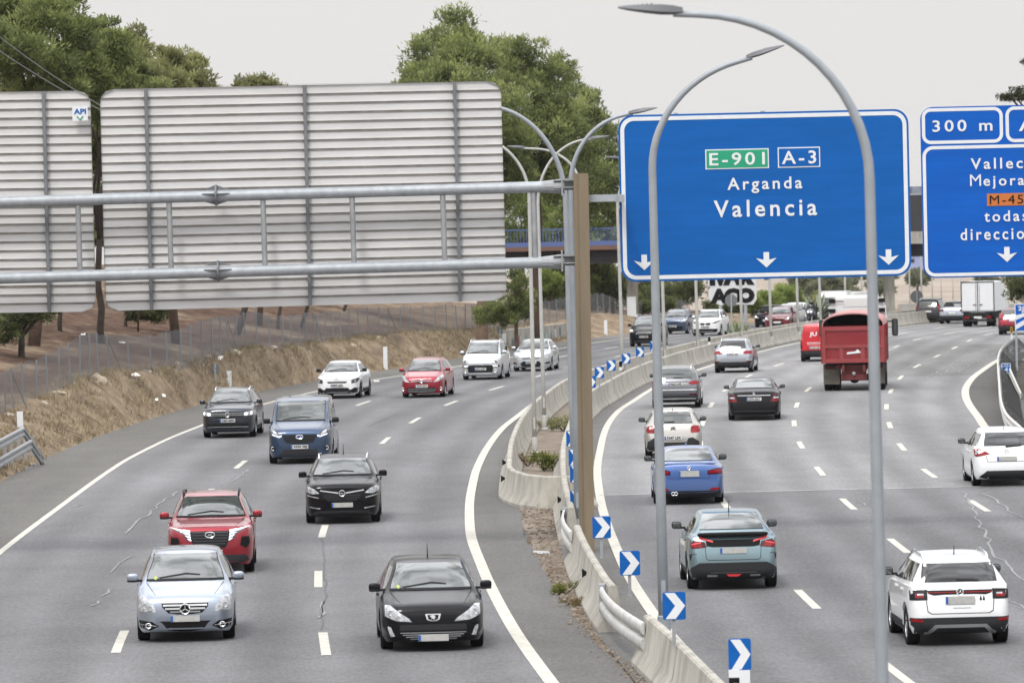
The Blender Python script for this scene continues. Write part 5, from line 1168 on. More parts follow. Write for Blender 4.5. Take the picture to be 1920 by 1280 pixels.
    fr_ = [(x+.018, z) for x, z in g_]; fr_[0] = (fr_[0][0], fr_[0][1]-.03)
    panel(C, 'windscreen_seal', M['black'], fr_+[(-x, z) for x, z in fr_[::-1]], 'f', .008, raw=True, step=.08)
    if not back:
        z1, z2 = topf(cowl*L)-.012, topf(.045*L)-.02
        panel(C, 'bonnet_seam', M['black'], [(.79, z1), (.778, z1), (.59, z2), (.60, z2)], 'f', .003, mir=True, step=.08)
        zz = zc+.07; panel(C, 'wiper', M['black'], [(-.55*w2, zz-.015), (-.5*w2, zz-.03), (.02*w2, zz+.03), (.30*w2, zz+.01), (.30*w2, zz+.028), (.02*w2, zz+.055)], 'f', .018, raw=True, step=.08)
        panel(C, 'sensor_housing', M['trim'], [(-.11, zrf-.03), (.11, zrf-.03), (.05, zrf-.10), (-.05, zrf-.10)], 'f', .006, raw=True, step=.06)
    if typ != 'van' or back:
        zlo, zhi = topf(rt*L)+.015, topf(re*L)-.025-winh
        g2 = glasspoly(re-.01, rt, zlo, zhi, .90*winx)
        C.rearz = (zlo, zhi); C.rearg = g2
        if back: panel(C, 'rear_window', M[glass], g2+[(-x, z) for x, z in g2[::-1]], 'r', .014, raw=True, step=.07)
    zt = topf(.55*L)-.055-.06
    A = (cowl*L+.16*(L/4.3), belt(cowl*L)+.05); B = (rs*L+.08, zt-.015); D = (re*L-.12, zt-.03); E = (rt*L-.14, belt(rt*L)+.06)
    if typ == 'van' and not back: D = (.62*L, zt); E = (.62*L, belt(.62*L)+.05)
    yb = (A[0]*.46+E[0]*.54)
    tp = lambda y: B[1]+(D[1]-B[1])*(y-B[0])/(D[0]-B[0]); bt = lambda y: A[1]+(E[1]-A[1])*(y-A[0])/(E[0]-A[0])
    for s in (-1, 1):
        panel(C, 'side_window', M['glass_dark'], [A, (yb-.04, bt(yb)), (yb-.04, tp(yb)), B], 's', .004, sgn=s, step=.12)
        panel(C, 'side_window', M['glass_dark'], [(yb+.04, bt(yb)), E, D, (yb+.04, tp(yb))], 's', .004, sgn=s, step=.12)
        if side_clad: panel(C, 'sill_cladding', side_clad, [(foh+Ra+.03, clr+.04), (foh+wb-Ra-.03, clr+.04), (foh+wb-Ra-.05, clr+.2), (foh+Ra+.05, clr+.2)], 's', .008, sgn=s, step=.15)
        hz_ = belt(.5*L)-.10
        for hy in (.47*L, .68*L) if typ != 'van' else (.36*L,): panel(C, 'door_handle', pm, [(hy, hz_), (hy+.2, hz_), (hy+.2, hz_+.035), (hy, hz_+.035)], 's', .03, sgn=s, step=.1)
        # mirrors
        ym = cowl*L+.30; zm = belt(ym)+.13; xm = w2+.065
        mw, mh, md = mirror or (.205, .15, .125)
        vv, ff = sbox((s*xm, ym-L/2, zm), (mw, md, mh), .62); mo = MB().add(vv, ff); 
        mb_ = mo.build('mirror', topmat if topmat else pm, root, True)
        MB().box((s*(w2-.07), ym-L/2, zm-mh*.35), (.2, .06, .04)).build('mirror_arm', M['trim'], mb_)
        vv, ff = sbox((s*xm, ym-L/2+md*.44, zm), (mw*.84, .03, mh*.78)); MB().add(vv, ff).build('mirror_glass', M['glass'] if back else M['trim'], mb_, True)
        if not back:
            vv, ff = sbox((s*xm, ym-L/2, zm-mh*.36), (mw*.96, md*.96, mh*.34)); MB().add(vv, ff).build('mirror_base', M['trim'], mb_, True)
        if rails:
            P = [(s*(rf(y)*w2*plan(y)*.955), y-L/2, topf(y)-.055+h) for y, h in ((rs*L+.10, .0), (rs*L+.2, .06), (.55*L, .075), (re*L-.3, .065), (re*L-.08, .0))]
            MB().tube(P, .022, 8).build('roof_rail', rails, root, True)
    if antenna: y = (antenna[0])*L; MB().tube([(0, y-L/2, topf(y)-.02), (0, y-L/2+antenna[1]*.25, topf(y)+antenna[1]*.72)], [.014, .004], 6).build('antenna', M['black'], root)
    return C
def panel(C, name, m, poly, ax='f', off=.006, raw=False, mir=False, step=.05, sgn=1, parent=None, sink=True):
    """a part conforming to the body: poly in (u,z) [u fraction of half width] for f/r, (y,z) for s, seen along that axis"""
    w2 = C.W/2
    P = [(p[0]*(1 if raw or ax == 's' else w2), p[1]) for p in poly]
    if ax == 'r': P = [(-x, z) for x, z in P]
    outs = []
    for mm in ((1, -1) if mir else (1,)):
        Q = [(x*mm, z) for x, z in P] if ax != 's' else P
        B_ = []
        for i in range(len(Q)):
            a, b = Q[i], Q[(i+1) % len(Q)]; n = max(1, int(math.hypot(b[0]-a[0], b[1]-a[1])/step+.5))
            B_ += [(a[0]+(b[0]-a[0])*k/n, a[1]+(b[1]-a[1])*k/n) for k in range(n)]
        nb = len(B_); xs = [p[0] for p in B_]; zs = [p[1] for p in B_]; I = []
        def inside(x, z):
            c = False; j = nb-1
            for i in range(nb):
                if (B_[i][1] > z) != (B_[j][1] > z) and x < (B_[j][0]-B_[i][0])*(z-B_[i][1])/(B_[j][1]-B_[i][1])+B_[i][0]: c = not c
                j = i
            return c
        gx = min(xs)+step*.55
        while gx < max(xs):
            gz_ = min(zs)+step*.55
            while gz_ < max(zs):
                if inside(gx, gz_) and min((gx-x)**2+(gz_-z)**2 for x, z in B_) > (step*.4)**2: I.append((gx, gz_))
                gz_ += step
            gx += step
        vo, eo, fo, ov, oe, of = delaunay_2d_cdt([Vector(p) for p in B_+I], [(i, (i+1) % nb) for i in range(nb)], [], 1, 1e-5)
        V = []; prev = None
        for p in vo:
            if ax == 'f': o, d = Vector((p.x, -C.L, p.y)), Vector((0, 1, 0))
            elif ax == 'r': o, d = Vector((p.x, C.L, p.y)), Vector((0, -1, 0))
            else: o, d = Vector((sgn*3, p.x-C.L/2, p.y)), Vector((-sgn, 0, 0))
            h, nr, ix, ds = C.bvh.ray_cast(o, d)
            if h is None:
                h, nr, ix, ds = C.bvh.find_nearest(o+d*(C.L*.5+.05 if ax != 's' else 3-w2))
            if nr.dot(d) > 0: nr = -nr
            V.append((h, nr))
        n = len(V); vs = [h+nr*off for h, nr in V]; fs = [tuple(t_) for t_ in fo]
        edges = {}
        for t_ in fs:
            for a, b in zip(t_, t_[1:]+t_[:1]): edges[(a, b)] = edges.get((a, b), 0)+1
        vs += [h-nr*.004 for h, nr in V]
        for (a, b) in list(edges):
            if (b, a) not in edges: fs.append((b, a, a+n, b+n))
        used = sorted({i for t_ in fs for i in t_}); rm = {u: i for i, u in enumerate(used)}
        mb = MB(); mb.add([vs[u] for u in used], [tuple(rm[i] for i in t_) for t_ in fs])
        outs.append(mb.build(name, m, parent or C.root, True, 50))
    return outs[0]
def surf(C, u, z, ax='f', raw=False):
    x = u*(1 if raw else C.W/2); x = -x if ax == 'r' else x
    o, d = (Vector((x, -C.L, z)), Vector((0, 1, 0))) if ax == 'f' else (Vector((x, C.L, z)), Vector((0, -1, 0)))
    h, n, i, s = C.bvh.ray_cast(o, d)
    if h is None: h = Vector((x, -C.L/2 if ax == 'f' else C.L/2, z))
    return h
def plate(C, z, txt=None, ax='f', w=.52, h=.112, u=0, worn=False, tilt=0):
    p = surf(C, u, z, ax); s = -1 if ax == 'f' else 1; p = p+Vector((0, s*.02, 0))
    o = MB().box(p, (w, .03, h)).build('number_plate', M['plate_grey'] if worn else M['plate'], C.root)
    MB().box(p+Vector((-(w/2-.022)*(-s)*1.0 if s > 0 else -(w/2-.022), s*.0165, 0)), (.042, .004, h-.01)).build('blue_band', M['plate_blue'], o)
    if txt:
        rot = None if ax == 'f' else Matrix.Rotation(math.pi, 3, 'Z')
        place_text(txt, p+Vector((.02*(-s) if s < 0 else -.02, s*.018, 0)), w*.82, h*.72, M['black'], 'lettering', o, .03, 1.0, off=-.001, rot=rot)
    return o
def ringm(C, u, z, r, t, m, ax='f', name='emblem', off=.02, parent=None, extra=(), sx=1.0, disc=False):
    p = surf(C, u, z, ax); s = -1 if ax == 'f' else 1; mb = MB(); n = 24
    mb.tube([p+Vector((sx*r*math.cos(2*math.pi*i/n), s*off, r*math.sin(2*math.pi*i/n))) for i in range(n+1)], t, 6, False)
    for pl in extra: mb.tube([p+Vector((a*r, s*(off+.002), b*r)) for a, b in pl], t*.85, 6)
    o = mb.build(name, m, parent or C.root)
    if disc: MB().lathe(p, [(s*(off-.014), .001), (s*(off-.014), r), (s*(off-.004), r), (s*(off-.004), .001)], 'y', 24).build('emblem_field', M['black'], o)
    return o
def place(pxx, pyy, f, back, L, foh, wb):
    p = gp(pxx, pyy); h = slope(f, p.y); d = Vector((h, 1, 0)).normalized(); rear_oh = L-foh-wb
    k = (L/2-foh) if not back else (L/2-rear_oh)
    q = p+d*k; q.z = zr(q.y); th = -math.atan(h); return q, (th if not back else th+math.pi)
def lightpair(C, poly, m='clear', ax='f', name='headlight', inner=None, im='clear_dark', off=.008):
    for s in (1, -1):
        P = [(s*u, z) for u, z in poly]; o = panel(C, name, M[m], P, ax, off, step=.045)
        if inner:
            for (u, z, r) in inner:
                p = surf(C, s*u, z, ax); sg = -1 if ax == 'f' else 1; mb = MB()
                mb.lathe(p+Vector((0, sg*.012, 0)), [(sg*.004, r), (sg*.014, r*.85), (sg*.006, r*.6), (sg*.008, .001)], 'y', 18); mb.build('reflector', M[im], o, True, 40)
def bars(C, rows, m, name, ax='f', off=.012, parent=None):   # rows: (z, u0, u1, height)
    for z, u0, u1, h in rows: panel(C, name, M[m], [(u0, z-h/2), (u1, z-h/2), (u1, z+h/2), (u0, z+h/2)], ax, off, step=.06, parent=parent)
sym = lambda P: P+[(-u, z) for u, z in P[::-1]]
def wiper(C, zz=None, s=1):
    z = C.top(.25*C.L)
def chevs(C, z, w, m='chrome', ax='f', off=.02):
    p = surf(C, 0, z, ax); s = -1 if ax == 'f' else 1; mb = MB()
    for dz in (0, .06): mb.tube([p+Vector((-w, s*off, dz-.05)), p+Vector((0, s*off, dz)), p+Vector((w, s*off, dz-.05))], .012, 6)
    return mb.build('emblem', M[m], C.root)

def surf_text(C, s, u, z, w, h, m, ax='r', name='lettering', off=.012):
    a, f = text(s, .03, 1.0); lo, hi = a.min(0), a.max(0); a = (a-(lo+hi)/2)/(hi-lo); V = []
    for p in a:
        x = u*C.W/2+p[0]*w; h_ = surf(C, x, z+p[1]*h, ax, True); V.append(tuple(h_+Vector((0, off*(1 if ax == 'r' else -1)+(.004 if p[2] > 0 else -.004), 0))))
    me = bpy.data.meshes.new(name); me.from_pydata(V, [], f); return link(name, me, m, C.root)
M['sticker'] = mat('sticker_green', (.32, .40, .10), .5)
# ---------------------------------------------------------------- oncoming traffic
fL1 = lambda y: (Lle(y)+Ld1(y))/2; fL2 = lambda y: (Ld1(y)+Ld2(y))/2; fL3 = lambda y: (Ld2(y)+Lin(y))/2
def mk(name, label, cat, typ, L, W, H, wb, foh, Rw, px_, py_, f, back, pm, **k):
    q, th = place(px_, py_, f, back, L, foh, wb); return car(name, label, cat, typ, L, W, H, wb, foh, Rw, q, th, back, pm, **k)
ON = 'oncoming vehicles on the left carriageway'; AW = 'vehicles driving away on the right carriageway'
c = mk('minivan', 'pale blue compact minivan nearest the camera at bottom left', 'car', 'mpv', 4.27, 1.78, 1.56, 2.78, .8, .325, 350, 1197, fL2, 0, paint('ice_blue', (.33, .37, .44), .75), group=ON, clr=.17, roofk=1.0)
lightpair(c, [(.58, .55), (.90, .565), (.95, .64), (.91, .80), (.82, .83), (.70, .755), (.61, .64)], inner=[(.80, .66, .06), (.70, .62, .045)], im='clear')
gr = panel(c, 'grille', M['trim'], sym([(.47, .72), (.46, .64), (.34, .53), (.15, .505)]), 'f', .006)
bars(c, [(.665, -.44, .44, .03), (.605, -.40, .40, .03), (.55, -.30, .30, .025)], 'chrome', 'grille_bar', parent=gr)
panel(c, 'chrome_frame', M['chrome'], [(-.48, .725), (.48, .725), (.47, .705), (-.47, .705)], 'f', .014, parent=gr)
ringm(c, 0, .60, .088, .012, M['chrome'], off=.04, disc=True, extra=[[(0, 0), (0, 1)], [(0, 0), (.866, -.5)], [(0, 0), (-.866, -.5)]])
panel(c, 'lower_intake', M['black'], sym([(.52, .385), (.46, .35), (.35, .225), (.1, .20)]), 'f', .005)
for s in (1, -1):
    o = panel(c, 'fog_intake', M['black'], [(s*.53, .30), (s*.66, .38), (s*.93, .41), (s*.90, .27), (s*.70, .225)], 'f', .005); ringm(c, s*.74, .31, .045, .012, M['chrome'], name='fog_lamp', parent=o)
    panel(c, 'chrome_blade', M['chrome'], [(s*.58, .312), (s*.92, .345), (s*.92, .33), (s*.58, .297)], 'f', .012, parent=o)
plate(c, .43, None, worn=True); panel(c, 'inspection_sticker', M['sticker'], [(-.60+.033*math.cos(k*.63), 1.085+.03*math.sin(k*.63)) for k in range(10)], 'f', .018, step=.03)
c = mk('suv', 'red crossover with jagged white running lights behind the pale blue minivan', 'car', 'suv', 4.5, 1.865, 1.65, 2.68, .9, .36, 397, 1072, fL2, 0, paint('deep_red', (.26, .014, .026), .5), group=ON, clr=.19, rails=M['trim'], side_clad=M['clad'])
for s in (1, -1):
    dk = panel(c, 'headlight', M['clear_dark'], [(s*.86, .98), (s*.93, 1.0), (s*.44, .93), (s*.43, .72), (s*.55, .76), (s*.6, .86)], 'f', .006)
    for pts in ([(.80, .975), (.92, 1.0), (.64, .965), (.62, .925)], [(.60, .925), (.62, .965), (.45, .945), (.45, .905)], [(.56, .875), (.62, .90), (.46, .885), (.44, .85)], [(.50, .80), (.57, .85), (.45, .83), (.43, .79)], [(.46, .735), (.52, .78), (.44, .77), (.42, .73)]):
        panel(c, 'running_light', M['lit'], [(s*u, z) for u, z in pts], 'f', .014, step=.06, parent=dk)
    panel(c, 'headlight_pod', M['black'], [(s*.68, .62), (s*.72, .80), (s*.88, .80), (s*.90, .66), (s*.82, .55)], 'f', .006)
gr = panel(c, 'grille', M['trim'], sym([(.44, .93), (.45, .80), (.36, .58), (.2, .55)]), 'f', .006); bars(c, [(.90, -.42, .42, .02), (.84, -.42, .42, .02), (.78, -.40, .40, .02), (.72, -.38, .38, .02), (.66, -.35, .35, .02)], 'rim_dark', 'grille_bar', parent=gr)
ringm(c, 0, .85, .06, .01, M['chrome'], sx=1.7, extra=[[(-.6, -.7), (-.4, .7)], [(.4, -.7), (.6, .7)], [(-.5, -.1), (.5, .1)]], parent=None)
panel(c, 'lower_bumper', M['clad'], sym([(.80, .42), (.88, .30), (.6, .22)]), 'f', .008); plate(c, .47)
c = mk('hatchback', 'black hatchback nearest the camera with a lion shield badge', 'car', 'mpv', 4.28, 1.815, 1.50, 2.61, .93, .325, 810, 1213, fL3, 0, paint('black_metal', (.004, .004, .006), .2), group=ON, clr=.16, antenna=(.52, .32))
lightpair(c, [(.40, .52), (.70, .545), (.90, .62), (.90, .80), (.80, .80), (.66, .70), (.46, .58)], inner=[(.80, .68, .055), (.66, .60, .035)], im='clear')
panel(c, 'bumper_strip', M['clad'], sym([(.62, .475), (.64, .375)]), 'f', .010); panel(c, 'upper_slot', M['black'], sym([(.42, .515), (.36, .482)]), 'f', .005)
gr = panel(c, 'grille', M['black'], sym([(.67, .365), (.52, .235), (.2, .19)]), 'f', .005); bars(c, [(.335, -.62, .62, .012), (.30, -.58, .58, .012), (.265, -.52, .52, .012), (.23, -.44, .44, .012)], 'rim', 'grille_bar', parent=gr)
sh = panel(c, 'emblem', M['chrome'], [(-.15, .65), (.15, .65), (.12, .56), (.05, .53), (-.05, .53), (-.12, .56)], 'f', .02)
panel(c, 'emblem_field', M['black'], [(-.11, .635), (.11, .635), (.09, .565), (.03, .545), (-.03, .545), (-.09, .565)], 'f', .024, parent=sh, step=.02)
panel(c, 'emblem_lion', M['chrome'], [(-.05, .625), (.01, .632), (.05, .61), (.025, .598), (.06, .575), (.02, .58), (.03, .552), (-.01, .575), (-.04, .555), (-.02, .59), (-.06, .60)], 'f', .029, parent=sh, step=.02)
for s in (1, -1): panel(c, 'fog_lamp', M['clear'], [(s*.73, .28), (s*.80, .27), (s*.85, .40), (s*.85, .45), (s*.80, .43)], 'f', .012)
plate(c, .245, None, worn=True); panel(c, 'inspection_sticker', M['sticker'], [(-.62+.033*math.cos(k*.63), 1.055+.03*math.sin(k*.63)) for k in range(10)], 'f', .018, step=.03)
c = mk('suv', 'black crossover with silver roof rails in the middle lane', 'car', 'suv', 4.48, 1.856, 1.60, 2.675, .93, .35, 644, 978, fL3, 0, paint('black_metal', (.004, .004, .006), .2), group=ON, clr=.19, rails=M['chrome'], side_clad=M['clad'], antenna=(.6, .35))
lightpair(c, [(.60, .76), (.80, .74), (.95, .80), (.97, .90), (.90, .93), (.72, .86)], inner=[(.78, .80, .045)], im='clear')
gr = panel(c, 'grille', M['trim'], sym([(.54, .80), (.50, .66), (.36, .56)]), 'f', .006); bars(c, [(.70, -.48, .48, .012), (.65, -.45, .45, .012), (.60, -.40, .40, .012)], 'rim_dark', 'grille_bar', parent=gr)
panel(c, 'chrome_wing', M['chrome'], [(.10, .745), (.58, .815), (.58, .84), (.10, .775)], 'f', .014, mir=True); ringm(c, 0, .755, .072, .012, M['chrome'], off=.03, extra=[[(-1.2, .05), (.2, .12), (-.2, -.12), (1.2, -.05)]])
for s in (1, -1): panel(c, 'fog_trim', M['chrome'], [(s*.58, .40), (s*.86, .44), (s*.86, .42), (s*.58, .37)], 'f', .012); panel(c, 'running_light', M['clear'], [(s*.62, .66), (s*.92, .72), (s*.92, .70), (s*.62, .635)], 'f', .01)
panel(c, 'lower_bumper', M['clad'], sym([(.70, .33), (.80, .25), (.5, .2)]), 'f', .008); plate(c, .47, None, worn=True)
c = mk('van', 'dark blue passenger van leading the middle lane group', 'van', 'van', 4.97, 1.99, 1.98, 2.93, 1.0, .345, 566, 867, fL2, 0, paint('van_blue', (.034, .060, .115), .6), group=ON, clr=.2, roofk=1.22, mirror=(.22, .16, .34), topmat=M['trim'], winx=.97)
for s in (1, -1):
    o = panel(c, 'headlight', M['clear_dark'], [(s*.54, .86), (s*.62, .82), (s*.84, .90), (s*.88, 1.03), (s*.86, 1.09), (s*.72, 1.02)], 'f', .007)
    panel(c, 'running_light', M['lit'], [(s*.54, .86), (s*.62, .82), (s*.84, .90), (s*.83, .925), (s*.63, .85), (s*.57, .885)], 'f', .014, parent=o); panel(c, 'reflector', M['clear'], [(s*.64, .88), (s*.80, .94), (s*.83, 1.04), (s*.72, .99)], 'f', .012, parent=o)
gr = panel(c, 'grille', M['trim'], sym([(.50, .90), (.52, .84), (.42, .66), (.25, .63)]), 'f', .008); bars(c, [(.84, -.48, .48, .02), (.77, -.46, .46, .02), (.70, -.42, .42, .02)], 'clad', 'grille_bar', parent=gr)
o = ringm(c, 0, .83, .055, .014, M['chrome'], sx=2.0, off=.03); panel(c, 'emblem_field', M['sign_dark'], [(.10*math.cos(i*.52), .83+.042*math.sin(i*.52)) for i in range(12)], 'f', .026, parent=o, step=.03)
panel(c, 'lower_intake', M['clad'], sym([(.52, .45), (.60, .30), (.4, .26)]), 'f', .006)
for s in (1, -1): o = panel(c, 'fog_intake', M['clad'], [(s*.72, .52), (s*.92, .56), (s*.93, .44), (s*.76, .42)], 'f', .006); ringm(c, s*.83, .485, .05, .014, M['rim'], name='fog_lamp', parent=o)
plate(c, .53, '4390 MJJ')
c = mk('suv', 'dark grey SUV with roof rails at the left lane edge', 'car', 'suv', 4.51, 1.84, 1.66, 2.68, .9, .355, 432, 819, fL1, 0, paint('slate_grey', (.026, .029, .040), .5), group=ON, clr=.19, rails=M['chrome'], side_clad=M['clad'])
lightpair(c, [(.60, .76), (.97, .78), (.97, .92), (.90, .93), (.62, .87)], inner=[(.86, .85, .05), (.70, .82, .05)], im='lit')
gr = panel(c, 'grille', M['trim'], sym([(.60, .88), (.60, .74), (.45, .70)]), 'f', .006); bars(c, [(.84, -.6, .6, .015), (.78, -.58, .58, .015)], 'rim', 'grille_bar', parent=gr)
ringm(c, 0, .80, .075, .010, M['chrome'], off=.03, disc=True, extra=[[(-.5, .8), (0, -.1), (.5, .8)], [(-.85, .4), (-.35, -.85), (0, .1), (.35, -.85), (.85, .4)]])
panel(c, 'lower_intake', M['black'], sym([(.75, .50), (.78, .40), (.5, .34)]), 'f', .005); bars(c, [(.385, -.76, .76, .018)], 'chrome', 'chrome_strip'); plate(c, .60, '5404 MSN')
c = mk('hatchback', 'white coupe-like crossover near the bank in the left lane', 'car', 'coupe', 4.36, 1.80, 1.52, 2.67, .86, .35, 638, 746, fL1, 0, paint('white', (.74, .75, .76)), group=ON, clr=.19, topmat=M['trim'], side_clad=M['clad'], rimd=True)
lightpair(c, [(.66, .62), (.88, .66), (.97, .78), (.95, .86), (.66, .78)], m='clear_dark', inner=[(.82, .74, .055)], im='clear'); bars(c, [(.79, -.64, .64, .016), (.72, -.5, .5, .012)], 'chrome', 'chrome_strip'); chevs(c, .80, .11)
panel(c, 'grille', M['trim'], sym([(.46, .70), (.42, .64)]), 'f', .006); panel(c, 'lower_bumper', M['trim'], sym([(.96, .40), (.96, .26), (.6, .2)])[:0] or [(-.96, .42), (-.80, .46), (-.60, .36), (-.5, .45), (.5, .45), (.60, .36), (.80, .46), (.96, .42), (.95, .27), (.5, .2), (-.5, .2), (-.95, .27)], 'f', .007); plate(c, .56, '0554 LZD')
c = mk('minivan', 'red minivan with black windscreen surround in the second lane', 'car', 'mpv', 4.46, 1.79, 1.60, 2.78, .93, .325, 796, 744, fL2, 0, paint('bright_red', (.26, .012, .026), .4), group=ON, clr=.16, rimd=False)
lightpair(c, [(.55, .64), (.75, .66), (.96, .80), (.97, .93), (.88, .92), (.70, .78)], inner=[(.84, .80, .05)], im='clear'); panel(c, 'grille', M['black'], sym([(.55, .70), (.2, .62), (.1, .59)]), 'f', .006); bars(c, [(.675, -.5, .5, .014)], 'chrome', 'chrome_strip')
ringm(c, 0, .675, .06, .010, M['chrome'], sx=1.4, off=.03, extra=[[(-.5, .45), (.5, .45)], [(0, .9), (0, -.9)]]); gr = panel(c, 'lower_grille', M['trim'], sym([(.66, .42), (.70, .34), (.58, .22)]), 'f', .006); bars(c, [(.36, -.66, .66, .012), (.30, -.64, .64, .012), (.25, -.6, .6, .012)], 'rim', 'grille_bar', parent=gr)
for s in (1, -1): ringm(c, s*.86, .36, .055, .02, M['chrome'], name='fog_lamp')
plate(c, .48, '7598 JGZ')
c = mk('minivan', 'silver tall van-like car with roof rails and bright running lights', 'car', 'mpv', 4.38, 1.81, 1.76, 2.73, .92, .33, 906, 711, fL2, 0, paint('silver', (.56, .58, .60), .75), group=ON, clr=.18, roofk=1.14, rails=M['chrome'])
lightpair(c, [(.52, .72), (.86, .74), (.92, .92), (.80, .96), (.62, .88)], inner=[(.76, .82, .06)], im='clear_dark'); gr = panel(c, 'grille', M['trim'], [(-.94, .67), (.94, .67), (.92, .58), (.66, .58), (.60, .34), (-.60, .34), (-.66, .58), (-.92, .58)], 'f', .007); bars(c, [(.71, -.5, .5, .018)], 'black', 'hood_line'); chevs(c, .72, .13)
for s in (1, -1): panel(c, 'running_light', M['lit'], [(s*.62, .61), (s*.84, .61), (s*.84, .65), (s*.62, .65)], 'f', .014); ringm(c, s*.76, .40, .055, .02, M['chrome'], name='fog_lamp')
plate(c, .50, '6812 HZT')
c = mk('hatchback', 'silver hatchback partly behind two pale lamp poles', 'car', 'hatch', 4.34, 1.84, 1.50, 2.64, .9, .325, 1000, 695, fL3, 0, paint('silver', (.56, .58, .60), .75), group=ON, clr=.17)
lightpair(c, [(.52, .64), (.78, .62), (.94, .70), (.96, .84), (.86, .86), (.66, .76)], inner=[(.80, .72, .05)], im='clear'); panel(c, 'grille', M['trim'], sym([(.50, .645), (.42, .595)]), 'f', .006); panel(c, 'lower_grille', M['black'], sym([(.42, .48), (.56, .36), (.46, .24)]), 'f', .006)
for s in (1, -1): panel(c, 'fog_intake', M['black'], [(s*.70, .36), (s*.74, .42), (s*.95, .46), (s*.93, .36)], 'f', .006)
plate(c, .42, '8455 GXK'); ringm(c, 0, .70, .045, .012, M['chrome'], sx=1.8)
c = mk('minivan', 'black small minivan oncoming beside the bridge pier', 'car', 'mpv', 4.16, 1.76, 1.74, 2.49, .85, .32, 1211, 649, fL2, 0, paint('black_metal', (.004, .004, .006), .2), group=ON, clr=.18, roofk=1.12, rails=M['chrome'])
lightpair(c, [(.58, .82), (.90, .86), (.95, 1.0), (.80, 1.0)], inner=[(.80, .90, .07)], im='lit'); panel(c, 'grille', M['trim'], sym([(.5, .80), (.55, .60), (.42, .46)]), 'f', .006); bars(c, [(.76, -.5, .5, .014)], 'chrome', 'grille_bar'); plate(c, .56, '5172 KMN'); panel(c, 'lower_bumper', M['clad'], sym([(.7, .36), (.6, .24)]), 'f', .007)
c = mk('suv', 'dark blue coupe crossover oncoming behind the pier', 'car', 'coupe', 4.39, 1.80, 1.56, 2.64, .95, .35, 1266, 626, fL1, 0, paint('steel_blue', (.055, .08, .13), .6), group=ON, clr=.18)
lightpair(c, [(.45, .78), (.80, .82), (.97, .94), (.92, .98), (.7, .90)], inner=[(.84, .88, .05)], im='lit'); panel(c, 'grille', M['black'], sym([(.5, .76), (.2, .70)]), 'f', .006); panel(c, 'lower_grille', M['black'], sym([(.7, .52), (.75, .36), (.5, .25)]), 'f', .006); plate(c, .52, '3306 KRW')
c = mk('suv', 'white crossover with black lower grille oncoming far away', 'car', 'suv', 4.33, 1.78, 1.60, 2.63, .88, .345, 1327, 629, fL2, 0, paint('white', (.74, .75, .76)), group=ON, clr=.19, rails=M['chrome'])
lightpair(c, [(.45, .78), (.75, .78), (.96, .90), (.95, .96), (.7, .90)], m='clear_dark', inner=[(.80, .86, .05)], im='clear'); panel(c, 'grille', M['black'], sym([(.40, .80), (.3, .66)]), 'f', .006); panel(c, 'lower_grille', M['black'], sym([(.85, .44), (.80, .26), (.5, .22)]), 'f', .007); ringm(c, 0, .73, .06, .014, M['chrome'], extra=[[(-1.3, 0), (1.3, 0)]]); plate(c, .56, '2280 HFD')
for lb, col, x, y, f, ty in (('black hatchback with lit lamp left of the dark red oncoming car', ('black_metal', (.004, .004, .006)), 1441, 613, fL1, 'hatch'), ('dark red hatchback oncoming below the light green trees', ('wine_red', (.13, .012, .02)), 1461, 617, fL2, 'hatch'), ('grey-white hatchback just behind the dark red oncoming car', ('silver', (.50, .52, .54)), 1474, 610, fL2, 'hatch'), ('white hatchback half hidden behind a lamp pole and the barrier', ('white', (.74, .75, .76)), 1486, 607, fL3, 'hatch')):
    c = mk('hatchback', lb, 'car', ty, 4.2, 1.78, 1.48, 2.55, .85, .32, x, y, f, 0, paint(*col), group=ON, clr=.17)
    lightpair(c, [(.55, .64), (.80, .64), (.95, .80), (.80, .82)], inner=[(.80, .72, .06)], im='lit'); panel(c, 'grille', M['black'], sym([(.45, .66), (.4, .58)]), 'f', .006); panel(c, 'lower_grille', M['black'], sym([(.5, .44), (.55, .28)]), 'f', .006); plate(c, .48, None)

# ---------------------------------------------------------------- traffic driving away
fR1 = lambda y: (Rin(y)+RA(y))/2; fR2 = lambda y: (RA(y)+RB(y))/2; fR3 = lambda y: (RB(y)+RC(y))/2; fR4 = lambda y: RC(y)+1.7
c = mk('suv', 'white crossover with black light band nearest at bottom right', 'car', 'suv', 4.11, 1.76, 1.535, 2.56, .82, .335, 1793, 1205, fR2, 1, paint('white', (.74, .75, .76)), group=AW, clr=.19, rails=M['chrome'], antenna=(.80, .22), side_clad=M['clad'], glass='glass_dark', topmat=M['trim'], boxy=.5, winx=1.09, winh=.05)
band = panel(c, 'light_band', M['black'], sym([(.64, .955), (.60, .90), (.5, .875), (.3, .885)]), 'r', .008)
panel(c, 'red_line', M['red_lens'], sym([(.62, .925), (.62, .91)]), 'r', .013, parent=band)
for s in (1, -1):
    o = panel(c, 'tail_light', M['trim'], [(s*.63, .80), (s*.95, .795), (s*.95, .96), (s*.63, .97)], 'r', .010); panel(c, 'lamp_core', M['red_lens'], [(s*.70, .835), (s*.86, .835), (s*.86, .905), (s*.70, .905)], 'r', .016, parent=o); panel(c, 'lamp_window', M['clear'], [(s*.70, .875), (s*.82, .875), (s*.82, .90), (s*.70, .90)], 'r', .02, parent=o)
ringm(c, 0, .925, .058, .010, M['chrome'], 'r', disc=True, extra=[[(-.5, .8), (0, -.1), (.5, .8)], [(-.85, .4), (-.35, -.85), (0, .1), (.35, -.85), (.85, .4)]])
plate(c, .79, None, 'r', worn=True, w=.50, h=.13); panel(c, 'rear_bumper', M['clad'], sym([(.95, .50), (.97, .36), (.93, .24), (.5, .2)]), 'r', .010)
